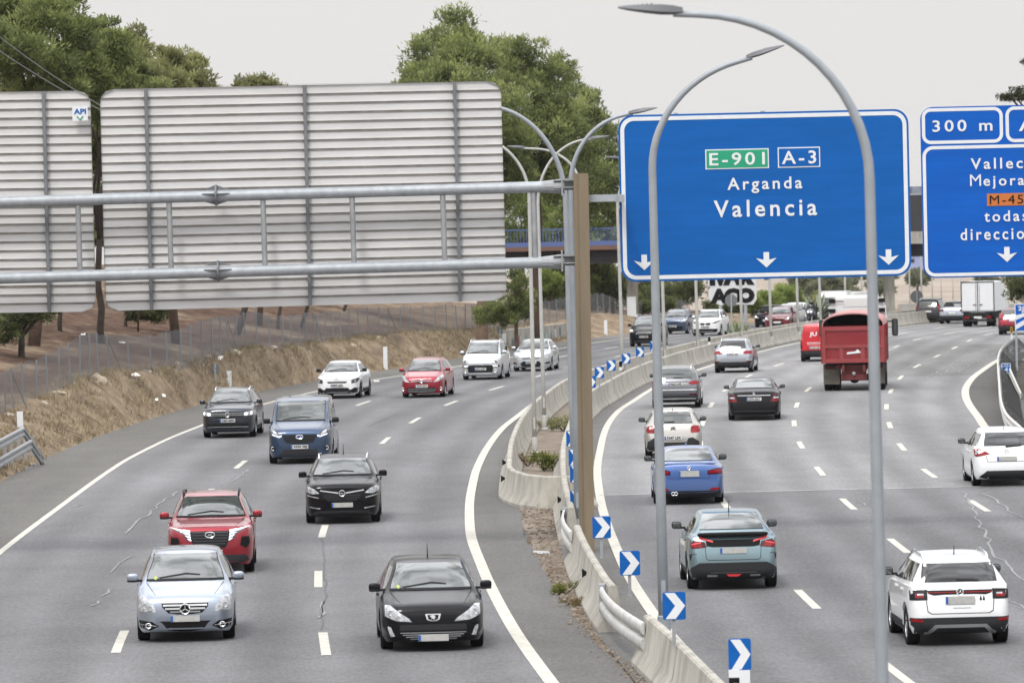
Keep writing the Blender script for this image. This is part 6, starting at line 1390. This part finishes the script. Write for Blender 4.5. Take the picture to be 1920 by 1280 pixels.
for s in (1, -1): panel(c, 'fog_reflector', M['red_lens'], [(s*.72, .43), (s*.93, .44), (s*.93, .485), (s*.74, .475)], 'r', .02)
panel(c, 'skid_plate', M['rim'], [(-.70, .22), (-.50, .38), (.50, .38), (.70, .22), (.60, .22), (.45, .335), (-.45, .335), (-.60, .22)], 'r', .018)
panel(c, 'tailgate_seam', M['trim'], [(-.66, .79), (-.64, .60), (-.56, .56), (.56, .56), (.64, .60), (.66, .79), (.645, .79), (.625, .61), (.55, .572), (-.55, .572), (-.625, .61), (-.645, .79)], 'r', .003, step=.08)
for s in (.40, .46): panel(c, 'sticker', M['black'], [(s-.02, .78), (s+.02, .78), (s+.02, .80), (s+.012, .83), (s, .86), (s-.012, .83), (s-.02, .80)], 'r', .008, step=.03)
bars(c, [(.66, -.14, .20, .014)], 'rim', 'model_lettering', 'r', .008); panel(c, 'wiper', M['black'], [(-.05, 1.10), (.38, 1.09), (.38, 1.11), (-.05, 1.13)], 'r', .02)
c = mk('hatchback', 'pale teal hatchback with black spoiler and split rear window', 'car', 'coupe', 4.36, 1.80, 1.52, 2.67, .86, .35, 1372, 1101, fR1, 1, paint('teal_grey', (.19, .27, .30), .7), group=AW, clr=.19, antenna=(.70, .30), topmat=M['trim'], side_clad=M['clad'], boxy=.5)
p_ = surf(c, 0, 1.08, 'r'); vv, ff = sbox((0, p_.y+.0, 1.105), (1.40, .24, .075), .35); MB().add(vv, ff).build('spoiler', M['black'], c.root, True)
panel(c, 'black_band', M['black'], [(-.44, 1.0), (.44, 1.0), (.60, .98), (.58, .88), (.44, .86), (-.44, .86), (-.58, .88), (-.60, .98)], 'r', .007)
for s in (1, -1):
    o = panel(c, 'tail_light', M['red_dark'], [(s*.58, .86), (s*.90, .83), (s*.93, .92), (s*.86, 1.0), (s*.62, .96)], 'r', .009); panel(c, 'lamp_core', M['red_lens'], [(s*.66, .86), (s*.89, .85), (s*.9, .92), (s*.72, .94)], 'r', .015, parent=o)
    panel(c, 'lit_bar', M['red_lit'], [(s*.44, .975), (s*.74, 1.055), (s*.74, 1.025), (s*.44, .945)], 'r', .018, parent=o); panel(c, 'lit_bar', M['red_lit'], [(s*.70, .96), (s*.90, .925), (s*.90, .905), (s*.70, .94)], 'r', .018, parent=o)
plate(c, .79, None, 'r', worn=True); panel(c, 'rear_bumper', M['clad'], sym([(.74, .555), (.90, .47), (.96, .40), (.95, .24), (.5, .2)]), 'r', .010); panel(c, 'brake_reflector', M['red_lit'], [(-.16, .33), (.16, .33), (.10, .29), (-.10, .29)], 'r', .018); bars(c, [(.36, -.5, .5, .02)], 'rim_dark', 'trim_strip', 'r', .016)
panel(c, 'tailgate_seam', M['trim'], [(-.62, .86), (-.60, .64), (-.55, .60), (.55, .60), (.60, .64), (.62, .86), (.607, .86), (.588, .645), (.545, .612), (-.545, .612), (-.588, .645), (-.607, .86)], 'r', .003, step=.08)
for s in (1, -1): panel(c, 'exhaust_trim', M['rim'], [(s*.36, .29), (s*.58, .29), (s*.58, .32), (s*.36, .32)], 'r', .016); panel(c, 'bumper_slot', M['black'], [(s*.93, .60), (s*.945, .62), (s*.95, .72), (s*.90, .735), (s*.80, .735), (s*.80, .725), (s*.90, .72)], 'r', .004)
c = mk('sedan', 'bright blue sedan behind the pale lamp pole', 'car', 'sedan', 4.62, 1.81, 1.43, 2.81, .78, .335, 1291, 942, fR1, 1, paint('royal_blue', (.07, .132, .32), .65), group=AW, clr=.15, topmat=M['black'], boxy=.45)
for s in (1, -1): o = panel(c, 'tail_light', M['red_dark'], [(s*.52, .76), (s*.93, .77), (s*.93, .92), (s*.80, .92), (s*.52, .86)], 'r', .009); panel(c, 'lamp_core', M['red_lens'], [(s*.56, .80), (s*.90, .80), (s*.90, .88), (s*.56, .845)], 'r', .015, parent=o); panel(c, 'fog_reflector', M['red_lens'], [(s*.54, .37), (s*.86, .37), (s*.86, .43), (s*.64, .43)], 'r', .012)
plate(c, .79, None, 'r', worn=True, h=.15); ringm(c, 0, .93, .04, .010, M['chrome'], 'r', extra=[[(-.9, 0), (.9, 0)], [(0, -.9), (0, .9)]]); panel(c, 'diffuser', M['clad'], sym([(.86, .36), (.90, .22), (.5, .17)]), 'r', .008)
p_ = surf(c, 0, 1.0, 'r'); vv, ff = sbox((0, 2.31-.34, 1.035), (1.42, .16, .03), .4); MB().add(vv, ff).build('spoiler', paint('royal_blue', (.07, .132, .32), .65), c.root, True); vv, ff = sbox((0, .1, 1.44), (.05, .16, .06), .7); MB().add(vv, ff).build('roof_fin', paint('royal_blue', (.07, .132, .32), .65), c.root, True)
for u in (-.46, -.38): ringm(c, u, .29, .04, .012, M['chrome'], 'r', 'exhaust')
panel(c, 'boot_seam', M['trim'], [(-.62, .72), (-.56, .67), (.56, .67), (.62, .72), (.61, .72), (.553, .68), (-.553, .68), (-.61, .72)], 'r', .003, step=.08)
c = mk('hatchback', 'silver small hatchback with round red lamps behind the lamp pole', 'car', 'hatch', 3.99, 1.75, 1.48, 2.54, .8, .325, 1263, 857, fR1, 1, paint('warm_silver', (.40, .385, .36), .6), group=AW, clr=.18, topmat=M['black'], antenna=(.83, .1), boxy=.3)
for s in (1, -1): panel(c, 'tail_light', M['red_lens'], [(s*.60, .80), (s*.64, .76), (s*.88, .77), (s*.92, .84), (s*.88, .97), (s*.70, .98), (s*.61, .93)], 'r', .012)
chevs(c, .90, .07, 'trim', 'r'); plate(c, .62, '3247 LSX', 'r'); panel(c, 'rear_bumper', M['clad'], [(-.92, .26), (-.88, .50), (-.68, .62), (-.52, .60), (-.46, .48), (.46, .48), (.52, .60), (.68, .62), (.88, .50), (.92, .26)], 'r', .010); bars(c, [(1.36, -.18, .18, .03)], 'red_dark', 'brake_lamp', 'r'); panel(c, 'wiper', M['black'], [(-.3, 1.07), (.05, 1.06), (.05, 1.1), (-.3, 1.09)], 'r', .02)
c = mk('suv', 'grey SUV ahead of the silver small hatchback in the inside lane', 'car', 'suv', 4.48, 1.85, 1.58, 2.68, .9, .36, 1269, 764, fR1, 1, paint('mid_grey', (.11, .113, .125), .75), group=AW, clr=.2, topmat=M['black'], glass='glass', boxy=.45, rails=M['chrome'])
for s in (1, -1): panel(c, 'tail_light', M['red_lens'], [(s*.50, .98), (s*.58, .90), (s*.92, .90), (s*.95, 1.0), (s*.8, 1.04)], 'r', .01); panel(c, 'fog_reflector', M['red_dark'], [(s*.55, .50), (s*.85, .50), (s*.85, .56), (s*.55, .56)], 'r', .01)
plate(c, .92, '9623 LNR', 'r'); bars(c, [(.70, -.86, .86, .03), (.37, -.82, .82, .035)], 'chrome', 'chrome_strip', 'r'); bars(c, [(1.0, -.5, .5, .018)], 'black', 'dark_strip', 'r'); panel(c, 'rear_bumper', M['clad'], sym([(.9, .50), (.92, .26), (.5, .22)]), 'r', .008); panel(c, 'wiper', M['black'], [(-.1, 1.13), (.3, 1.12), (.3, 1.145), (-.1, 1.16)], 'r', .02)
c = mk('sedan', 'black sedan with chrome boot strip in the second lane', 'car', 'sedan', 5.08, 1.87, 1.47, 3.04, .86, .35, 1415, 786, fR2, 1, paint('black_metal', (.004, .004, .006), .2), group=AW, clr=.16, boxy=.4)
for s in (1, -1): o = panel(c, 'tail_light', M['red_dark'], [(s*.60, .66), (s*.93, .66), (s*.93, .93), (s*.76, .95), (s*.66, .78)], 'r', .009); panel(c, 'lamp_core', M['red_lens'], [(s*.68, .68), (s*.90, .68), (s*.90, .74), (s*.68, .74)], 'r', .015, parent=o); panel(c, 'lamp_window', M['clear'], [(s*.72, .78), (s*.91, .78), (s*.91, .83), (s*.74, .83)], 'r', .015, parent=o)
bars(c, [(.885, -.62, .62, .022)], 'chrome', 'chrome_strip', 'r'); plate(c, .76, '5376 DKY', 'r'); ringm(c, 0, .96, .035, .008, M['chrome'], 'r', extra=[[(0, 0), (0, 1)], [(0, 0), (.866, -.5)], [(0, 0), (-.866, -.5)]]); bars(c, [(.34, -.8, .8, .02)], 'rim_dark', 'bumper_strip', 'r')
c = mk('suv', 'silver-grey small SUV with bright red lamps beside the far barrier', 'car', 'suv', 4.14, 1.78, 1.55, 2.57, .82, .335, 1377, 698, fR1, 1, paint('silver_grey', (.30, .32, .36), .5), group=AW, clr=.2, topmat=M['trim'], rails=M['chrome'], glass='glass_dark', boxy=.4)
for s in (1, -1): panel(c, 'tail_light', M['red_lens'], [(s*.56, .86), (s*.95, .86), (s*.95, 1.0), (s*.62, 1.0), (s*.52, .95)], 'r', .011); panel(c, 'fog_reflector', M['red_dark'], [(s*.7, .48), (s*.94, .48), (s*.94, .54), (s*.7, .54)], 'r', .016)
plate(c, .84, '2473 LYN', 'r'); panel(c, 'rear_bumper', M['clad'], sym([(.95, .50), (.97, .26), (.5, .22)]), 'r', .010); bars(c, [(.60, -.95, .95, .05)], 'rim', 'bumper_line', 'r', .006); chevs(c, .97, .05, 'rim', 'r')
c = mk('hatchback', 'white hatchback cut off by the right edge with boomerang red lamps', 'car', 'hatch', 4.39, 1.77, 1.52, 2.70, .85, .335, 1884, 909, fR4, 1, paint('white', (.74, .75, .76)), group=AW, clr=.17, antenna=(.80, .08), topmat=M['trim'], glass='glass_dark', boxy=.3)
for s in (1, -1): o = panel(c, 'tail_light', M['red_lens'], [(s*.50, .87), (s*.88, .80), (s*.94, .82), (s*.95, 1.0), (s*.80, 1.0), (s*.62, .93)], 'r', .010); panel(c, 'lamp_window', M['clear'], [(s*.74, .89), (s*.90, .88), (s*.90, .95), (s*.78, .96)], 'r', .016, parent=o)
plate(c, .74, None, 'r', worn=True); panel(c, 'rear_bumper', M['clad'], [(-.84, .27), (-.60, .43), (.60, .43), (.84, .27), (.5, .2), (-.5, .2)], 'r', .008); panel(c, 'wiper', M['black'], [(-.02, 1.03), (.45, 1.06), (.45, 1.08), (-.02, 1.07)], 'r', .02)
ringm(c, 0, .93, .045, .008, M['rim'], 'r')
panel(c, 'tailgate_seam', M['trim'], [(-.62, .82), (-.58, .66), (.58, .66), (.62, .82), (.605, .82), (.568, .672), (-.568, .672), (-.605, .82)], 'r', .003, step=.08)
c = mk('van', 'red delivery van lettered JU, mostly behind the red dump truck', 'van', 'van', 4.4, 1.83, 1.84, 2.79, .9, .33, 1537, 677, fR2, 1, paint('post_red', (.48, .012, .02)), group=AW, clr=.2, roofk=1.22, boxy=.6, glass='glass_dark', topmat=M['trim'])
for ch in list(c.root.children):
    if ch.name.startswith('rear_window'): bpy.data.objects.remove(ch)
surf_text(c, 'JU', -.26, 1.32, .36, .25, M['sign_white'])
for s in (1, -1): panel(c, 'tail_light', M['red_dark'], [(s*.86, .62), (s*.96, .62), (s*.95, 1.0), (s*.88, 1.0)], 'r', .01)
panel(c, 'rear_bumper', M['clad'], sym([(.98, .55), (.98, .30), (.5, .24)]), 'r', .02); plate(c, .68, '0118 LVB', 'r', u=-.2); bars(c, [(.92, -.60, .1, .03), (.84, -.58, .1, .02)], 'sign_white', 'text_line', 'r', .008); panel(c, 'door_seam', M['trim'], [(-.008, .56), (.008, .56), (.008, 1.7), (-.008, 1.7)], 'r', .004)
c = mk('minivan', 'dark minivan with tall red lamps far ahead under the round sign', 'car', 'mpv', 4.5, 1.76, 1.68, 2.8, .85, .33, 1743, 605, fR3, 1, paint('charcoal', (.03, .026, .03), .3), group=AW, clr=.19, roofk=1.1, rails=M['chrome'], boxy=.5)
for s in (1, -1): panel(c, 'tail_light', M['red_lens'], [(s*.84, .92), (s*.96, .90), (s*.86, 1.30), (s*.78, 1.30)], 'r', .012)
plate(c, .80, None, 'r'); bars(c, [(.55, -.95, .95, .04)], 'rim_dark', 'bumper_line', 'r')
c = mk('suv', 'silver crossover between the dark minivan and the white box truck', 'car', 'coupe', 4.36, 1.80, 1.50, 2.66, .86, .34, 1788, 606.5, fR3, 1, paint('silver_grey', (.30, .32, .36), .5), group=AW, clr=.19, boxy=.4, glass='glass_dark')
for s in (1, -1): panel(c, 'tail_light', M['red_dark'], [(s*.60, .84), (s*.95, .84), (s*.95, .98), (s*.60, .98)], 'r', .011)
plate(c, .74, None, 'r'); panel(c, 'rear_bumper', M['clad'], sym([(.95, .56), (.97, .26), (.5, .22)]), 'r', .010)
c = mk('suv', 'red crossover with pale roof next to the 200 m sign', 'car', 'suv', 4.4, 1.81, 1.56, 2.64, .88, .35, 1902, 627, fR4, 1, paint('bright_red', (.26, .012, .026), .4), group=AW, clr=.2, boxy=.45, glass='glass')
for s in (1, -1): panel(c, 'tail_light', M['red_dark'], [(s*.45, .90), (s*.95, .86), (s*.95, 1.0), (s*.6, 1.0)], 'r', .011)
plate(c, .86, None, 'r'); panel(c, 'rear_bumper', M['clad'], sym([(.95, .55), (.97, .26), (.5, .22)]), 'r', .010)

# ---------------------------------------------------------------- red dump truck
p = gp(1603, 731); h = slope(fR3, p.y); d = Vector((h, 1, 0)).normalized(); TH = -math.atan(h)+math.pi
root = empty('dump_truck', p, 'red dump truck with white cab in the middle of the right carriageway', 'truck', AW, rz=TH)   # local +y to the rear (towards the camera)
red = paint('truck_red', (.22, .022, .026), 0, .5); red_f = mat('faded_red', (.25, .038, .04), .6, var=.12, vs=3); tarp = mat('tarpaulin', (.46, .25, .24), .7, col2=(.38, .17, .16), vs=2)
W_, zb, zt, yr, yf = 2.5, 1.13, 2.62, 1.15, -4.6
def T(name, m, fn, par=None, **k): mb = MB(); fn(mb); return mb.build(name, m, par or root, **k)
T('bed', red, lambda b: (b.box((0, (yr+yf)/2, zb+.06), (W_, yr-yf, .12)), b.box((-W_/2+.04, (yr+yf)/2, (zb+zt)/2), (.08, yr-yf, zt-zb)), b.box((W_/2-.04, (yr+yf)/2, (zb+zt)/2), (.08, yr-yf, zt-zb)), b.box((0, yf, (zb+zt)/2), (W_, .1, zt-zb)), [b.box((sx_*(W_/2+.02), yf+.5+k*1.05, (zb+zt)/2), (.06, .12, zt-zb)) for sx_ in (-1, 1) for k in range(6)]))
tg = T('tailgate', red, lambda b: b.box((0, yr, (zb+zt)/2), (W_, .08, zt-zb)))
T('tailgate_frame', red_f, lambda b: (b.box((0, yr+.06, zt-.09), (W_, .06, .17)), b.box((0, yr+.06, zb+.68), (W_-.05, .07, .12)), b.box((0, yr+.06, zb+.10), (W_-.05, .07, .16)), [b.box((x_, yr+.06, (zb+zt)/2), (.13, .062, zt-zb-.02)) for x_ in (-W_/2+.065, W_/2-.065)], [b.box((x_, yr+.055, zb+.39), (.16, .055, .5)) for x_ in (-.38, .48)]), tg)
T('emblem', M['sign_white'], lambda b: (b.prism([(-.33, -.06), (.05, -.03), (.33, .0), (.2, .05), (.12, .14), (.02, .05), (-.3, .02)], 0, .02, lambda u, w, y: Vector((-u-.06, yr+.05+y, zb+.42+w))),), tg)
def arch(n=16): return [(-W_/2*math.cos(math.pi*i/n), .52*math.sin(math.pi*i/n)**.75) for i in range(n+1)]
def mk_tarp(b):
    A = arch(); n = len(A); v = [(x, y, zt+.02+z) for y in (yf-.1, yr+.02) for x, z in A]; b.add(v, [(i, i+1, n+i+1, n+i) for i in range(n-1)])
    v = [(x*.97, y, zt+.0+z*.93) for y in (yf-.1, yr+.02) for x, z in A]; b.add(v, [(n+i, n+i+1, i+1, i) for i in range(n-1)])
    b.add([(x, yr+.02, zt+.02+z) for x, z in A]+[(x*.97, yr+.02, zt+z*.93) for x, z in A], [(i, i+1, n+i+1, n+i) for i in range(n-1)])
T('tarpaulin', tarp, mk_tarp, smooth=True, angle=40)
T('load_darkness', M['under'], lambda b: b.add([(x*.96, yf+1.2, zt+z*.92) for x, z in arch()], [tuple(range(17))])).name = 'load_shade_sheet'  # added dark sheet standing in for the shade under the tarpaulin arch
T('chassis', mat('chassis_red', (.12, .02, .02), .7), lambda b: (b.box((-.42, -2.2, .92), (.1, 6.8, .28)), b.box((.42, -2.2, .92), (.1, 6.8, .28)), b.box((0, yr-.35, .78), (1.0, .1, .3)), b.box((0, yr-.3, .98), (1.4, .12, .14)), b.box((0, yr-.5, .55), (1.05, .5, .22))))
T('tow_coupling', M['rim'], lambda b: b.lathe((0, yr-.22, .70), [(0, .001), (0, .07), (.05, .07), (.06, .03)], 'y', 14))
T('axle', M['under'], lambda b: (b.tube([(-1, 0, .5), (1, 0, .5)], .12, 10), b.lathe((0, 0, .5), [(-.2, .05), (-.1, .22), (.1, .22), (.2, .05)], 'y', 14), b.tube([(-1, -1.3, .5), (1, -1.3, .5)], .12, 10)))
wm, rm_ = wheel_mesh(.5, .29, True)
for ya in (0, -1.32, -4.9):
    for x_ in ((-1.08, -.74, .74, 1.08) if ya > -2 else (-1.06, 1.06)):
        o = bpy.data.objects.new('wheel', wm); COL.objects.link(o); o.parent = root; o.location = (x_, ya, .5); o.rotation_euler = (0, 0, math.pi if x_ < 0 else 0); r_ = bpy.data.objects.new('rim', rm_); COL.objects.link(r_); r_.parent = o
for s in (-1, 1):
    T('mudflap', mat('dusty_flap', (.055, .05, .045), .8, col2=(.13, .115, .095), vs=2.2), lambda b: b.box((s*.91, .62, .68), (.66, .03, .82)))
    T('tail_light', M['red_dark'], lambda b: b.box((s*.98, .70, .98), (.36, .06, .15)))
T('bumper_beam', M['clad'], lambda b: b.box((0, .75, 1.07), (2.3, .12, .10)))
o = T('number_plate', M['plate_grey'], lambda b: b.box((-.28, .80, .96), (.52, .02, .12))); place_text('4863 LDT', (-.28, .812, .96), .42, .08, M['black'], 'lettering', o, .02, 1.0, off=0, rot=Matrix.Rotation(math.pi, 3, 'Z'))
T('marker_board', M['red_dark'], lambda b: b.box((.32, .80, .96), (.56, .02, .13)))
wc = paint('truck_white', (.70, .71, .71)); cy = -5.9
T('cab', wc, lambda b: (b.prism([(-1.2, .9), (1.2, .9), (1.22, 2.4), (1.15, 3.3), (.95, 3.62), (-.95, 3.62), (-1.15, 3.3), (-1.22, 2.4)], cy-1.6, cy+.35, lambda u, w, y: Vector((u, y, w))), b.prism([(-.9, 3.6), (.9, 3.6), (.8, 3.74), (-.8, 3.74)], cy-1.5, cy+.1, lambda u, w, y: Vector((u, y, w)))))
T('cab_recess', mat('cab_panel', (.62, .63, .62), .4), lambda b: b.box((0, cy+.36, 3.45), (1.15, .02, .36)))
T('beacon_arm', M['black'], lambda b: ([b.box((s*1.03, cy+.42, z), (.26, .12, .16)) for s in (-1, 1) for z in (3.52, 3.12)], [b.tube([(s*1.0, cy+.45, 3.52), (s*.55, cy+.45, 3.5)], .02, 6) for s in (-1, 1)]))
for s in (-1, 1):
    o = T('mirror', M['black'], lambda b: b.add(*sbox((s*1.52, cy-1.3, 2.35), (.26, .16, .72), .3))); T('mirror_arm', M['black'], lambda b: b.box((s*1.32, cy-1.3, 2.6), (.3, .05, .05)), o); T('mirror_glass', M['glass'], lambda b: b.box((s*1.52, cy-1.215, 2.35), (.2, .01, .62)), o)
    T('side_guard', M['clad'], lambda b: b.box((s*1.18, -3.1, .85), (.1, 2.2, .5)))

# ---------------------------------------------------------------- white box truck far ahead
p = gp(1837, 612); h = slope(fR4, p.y); TH = -math.atan(h)+math.pi
root = empty('box_truck', p, 'white box truck with two closed rear doors far ahead', 'truck', AW, rz=TH)
bw, z0, z1 = 2.10, .98, 2.85
T('box', mat('box_white', (.68, .69, .70), .5), lambda b: b.box((0, -1.6, (z0+z1)/2), (bw, 4.4, z1-z0)))
for s in (-1, 1):
    o = T('rear_door', mat('door_white', (.66, .67, .69), .5, var=.03), lambda b: b.box((s*bw*.245, .62, (z0+z1)/2), (bw*.455, .04, z1-z0-.12))); T('door_bar', M['galv_dull'], lambda b: b.tube([(s*.12, .66, z0+.1), (s*.12, .66, z1-.1)], .018, 6), o); T('door_handle', M['black'], lambda b: b.box((s*.2, .665, z0+.42), (.22, .02, .05)), o)
T('door_frame', M['clad'], lambda b: (b.box((0, .61, z1), (bw+.04, .07, .07)), b.box((-bw/2, .61, (z0+z1)/2), (.05, .07, z1-z0)), b.box((bw/2, .61, (z0+z1)/2), (.05, .07, z1-z0)), b.box((0, .61, (z0+z1)/2), (.04, .06, z1-z0)), b.box((0, .61, z0-.03), (bw, .07, .07))))
T('chassis', M['under'], lambda b: (b.box((0, -1.6, .75), (1.6, 4.6, .35)), b.box((0, .5, .82), (bw*.9, .1, .3))))
T('tail_lift', M['sign_white'], lambda b: b.box((0, .64, .84), (.95, .05, .2))); T('bumper', M['clad'], lambda b: b.box((0, .66, .42), (1.9, .12, .14)))
for s in (-1, 1): T('tail_light', M['red_lens'], lambda b: b.box((s*.72, .72, .60), (.34, .04, .12)))
T('number_plate', M['plate'], lambda b: b.box((0, .72, .6), (.5, .03, .12)))
T('cab', wc, lambda b: b.add(*sbox((0, -5.0, 1.45), (2.05, 2.2, 2.1), .3)))
wm, rm_ = wheel_mesh(.36, .25, True)
for ya in (0, -3.9):
    for x_ in ((-.9, -.62, .62, .9) if ya == 0 else (-.9, .9)):
        o = bpy.data.objects.new('wheel', wm); COL.objects.link(o); o.parent = root; o.location = (x_, ya, .36); o.rotation_euler = (0, 0, math.pi if x_ < 0 else 0)
for s in (-1, 1): o = T('mirror', M['black'], lambda b: b.add(*sbox((s*1.28, -5.3, 1.75), (.22, .14, .42), .35))); T('mirror_arm', M['black'], lambda b: b.box((s*1.12, -5.3, 1.85), (.3, .04, .04)), o)
# far white lorry behind the red truck's cab (oncoming)
p = gp(1562, 603); p.z = zr(p.y)-.0; root = empty('lorry', p, 'white lorry cab oncoming, glimpsed left of the dump truck cab', 'truck', ON, rz=-math.atan(slope(fL2, p.y)))
T('cab', wc, lambda b: (b.add(*sbox((0, 1.1, 1.7), (2.4, 2.2, 2.6), .3)), b.box((0, 1.3, 3.05), (2.2, 1.7, .3))))
T('trailer', wc, lambda b: b.box((0, 6.5, 1.9), (2.45, 8, 2.0)))
T('windscreen', M['glass'], lambda b: b.box((0, -.02, 2.1), (2.1, .06, .8))); T('grille', M['black'], lambda b: b.box((0, -.03, 1.1), (1.5, .06, .5))); T('bumper', M['clad'], lambda b: b.box((0, .0, .6), (2.3, .2, .4)))
wm, rm_ = wheel_mesh(.48, .28, True)
for ya in (1.2, 8.5):
    for x_ in (-1.05, 1.05): o = bpy.data.objects.new('wheel', wm); COL.objects.link(o); o.parent = root; o.location = (x_, ya, .48); o.rotation_euler = (0, 0, math.pi if x_ < 0 else 0)
for s in (-1, 1): o = T('mirror', M['black'], lambda b: b.add(*sbox((s*1.4, .4, 2.0), (.2, .16, .6), .35))); T('mirror_arm', M['black'], lambda b: b.box((s*1.25, .4, 2.2), (.25, .05, .05)), o)

root.scale = (.9, .9, .68)
# ---------------------------------------------------------------- motorcycle with rider
p = gp(1518, 612); p.z = zr(p.y); th = -math.atan(slope(fL2, p.y))
root = empty('motorcycle', p, 'dark touring motorcycle with lit white headlight by the spiky plant', 'motorcycle', ON, rz=th)
T('fairing', paint('moto_grey', (.10, .10, .12), .3), lambda b: (b.add(*sbox((0, .35, .95), (.62, .5, .55), .8)), b.add(*sbox((0, .95, .85), (.42, 1.0, .3), .8))), smooth=True)
T('windshield', M['glass'], lambda b: b.add(*sbox((0, .3, 1.3), (.4, .08, .3), .8)), smooth=True); T('headlight', M['lit'], lambda b: (b.add(*sbox((-.1, .1, .98), (.14, .06, .12), .9)), b.add(*sbox((.1, .1, .98), (.14, .06, .12), .9))))
for s in (-1, 1): T('pannier', M['sign_white'], lambda b: b.add(*sbox((s*.42, 1.5, .72), (.24, .5, .42), .5)), smooth=True); T('mirror', M['black'], lambda b: b.add(*sbox((s*.46, .45, 1.22), (.18, .06, .12), .7)))
T('handlebar', M['black'], lambda b: b.tube([(-.42, .6, 1.1), (-.2, .5, 1.1), (.2, .5, 1.1), (.42, .6, 1.1)], .02, 6))
wm, rm_ = wheel_mesh(.32, .15, True)
for ya in (.2, 1.65): o = bpy.data.objects.new('wheel', wm); COL.objects.link(o); o.parent = root; o.location = (0, ya, .32)
T('fork', M['rim'], lambda b: (b.tube([(-.11, .2, .32), (-.11, .42, .95)], .03, 6), b.tube([(.11, .2, .32), (.11, .42, .95)], .03, 6)))
def person(parent_loc, th, label):
    J = {'pel': (0, 1.15, .88), 'chest': (0, .98, 1.28), 'neck': (0, .93, 1.46), 'head': (0, .90, 1.60), 'htop': (0, .90, 1.70), 'sl': (-.19, .95, 1.40), 'el': (-.34, .78, 1.18), 'hl': (-.38, .58, 1.11), 'sr': (.19, .95, 1.40), 'er': (.34, .78, 1.18), 'hr': (.38, .58, 1.11), 'kl': (-.26, .72, .72), 'al': (-.24, 1.0, .36), 'fl': (-.24, .82, .30), 'kr': (.26, .72, .72), 'ar': (.24, 1.0, .36), 'fr': (.24, .82, .30)}
    rad = {'pel': .17, 'chest': .19, 'neck': .07, 'head': .10, 'htop': .08, 'sl': .085, 'el': .06, 'hl': .045, 'sr': .085, 'er': .06, 'hr': .045, 'kl': .085, 'al': .055, 'fl': .05, 'kr': .085, 'ar': .055, 'fr': .05}
    E = [('pel', 'chest'), ('chest', 'neck'), ('neck', 'head'), ('head', 'htop'), ('chest', 'sl'), ('sl', 'el'), ('el', 'hl'), ('chest', 'sr'), ('sr', 'er'), ('er', 'hr'), ('pel', 'kl'), ('kl', 'al'), ('al', 'fl'), ('pel', 'kr'), ('kr', 'ar'), ('ar', 'fr')]
    ks = list(J); me = bpy.data.meshes.new('body'); me.from_pydata([J[k] for k in ks], [(ks.index(a), ks.index(b)) for a, b in E], [])
    o = bpy.data.objects.new('person', me); COL.objects.link(o); md = o.modifiers.new('skin', 'SKIN'); o.modifiers.new('sub', 'SUBSURF').render_levels = 1
    for i, k in enumerate(ks): me.skin_vertices[0].data[i].radius = (rad[k], rad[k]); me.skin_vertices[0].data[i].use_root = (k == 'pel')
    me.materials.append(mat('riding_suit', (.025, .026, .035), .6)); o.location = parent_loc; o.rotation_euler = (0, 0, th); tag(o, label, 'person')
    h_ = MB().add(*sbox((0, .88, 1.63), (.27, .31, .29), .9)).build('helmet', paint('helmet_dark', (.05, .05, .06)), o, True); MB().add(*sbox((0, .755, 1.63), (.2, .08, .11), .8)).build('visor', M['glass'], h_, True)
    return o
person(p, th, 'motorcycle rider in a dark suit and helmet')
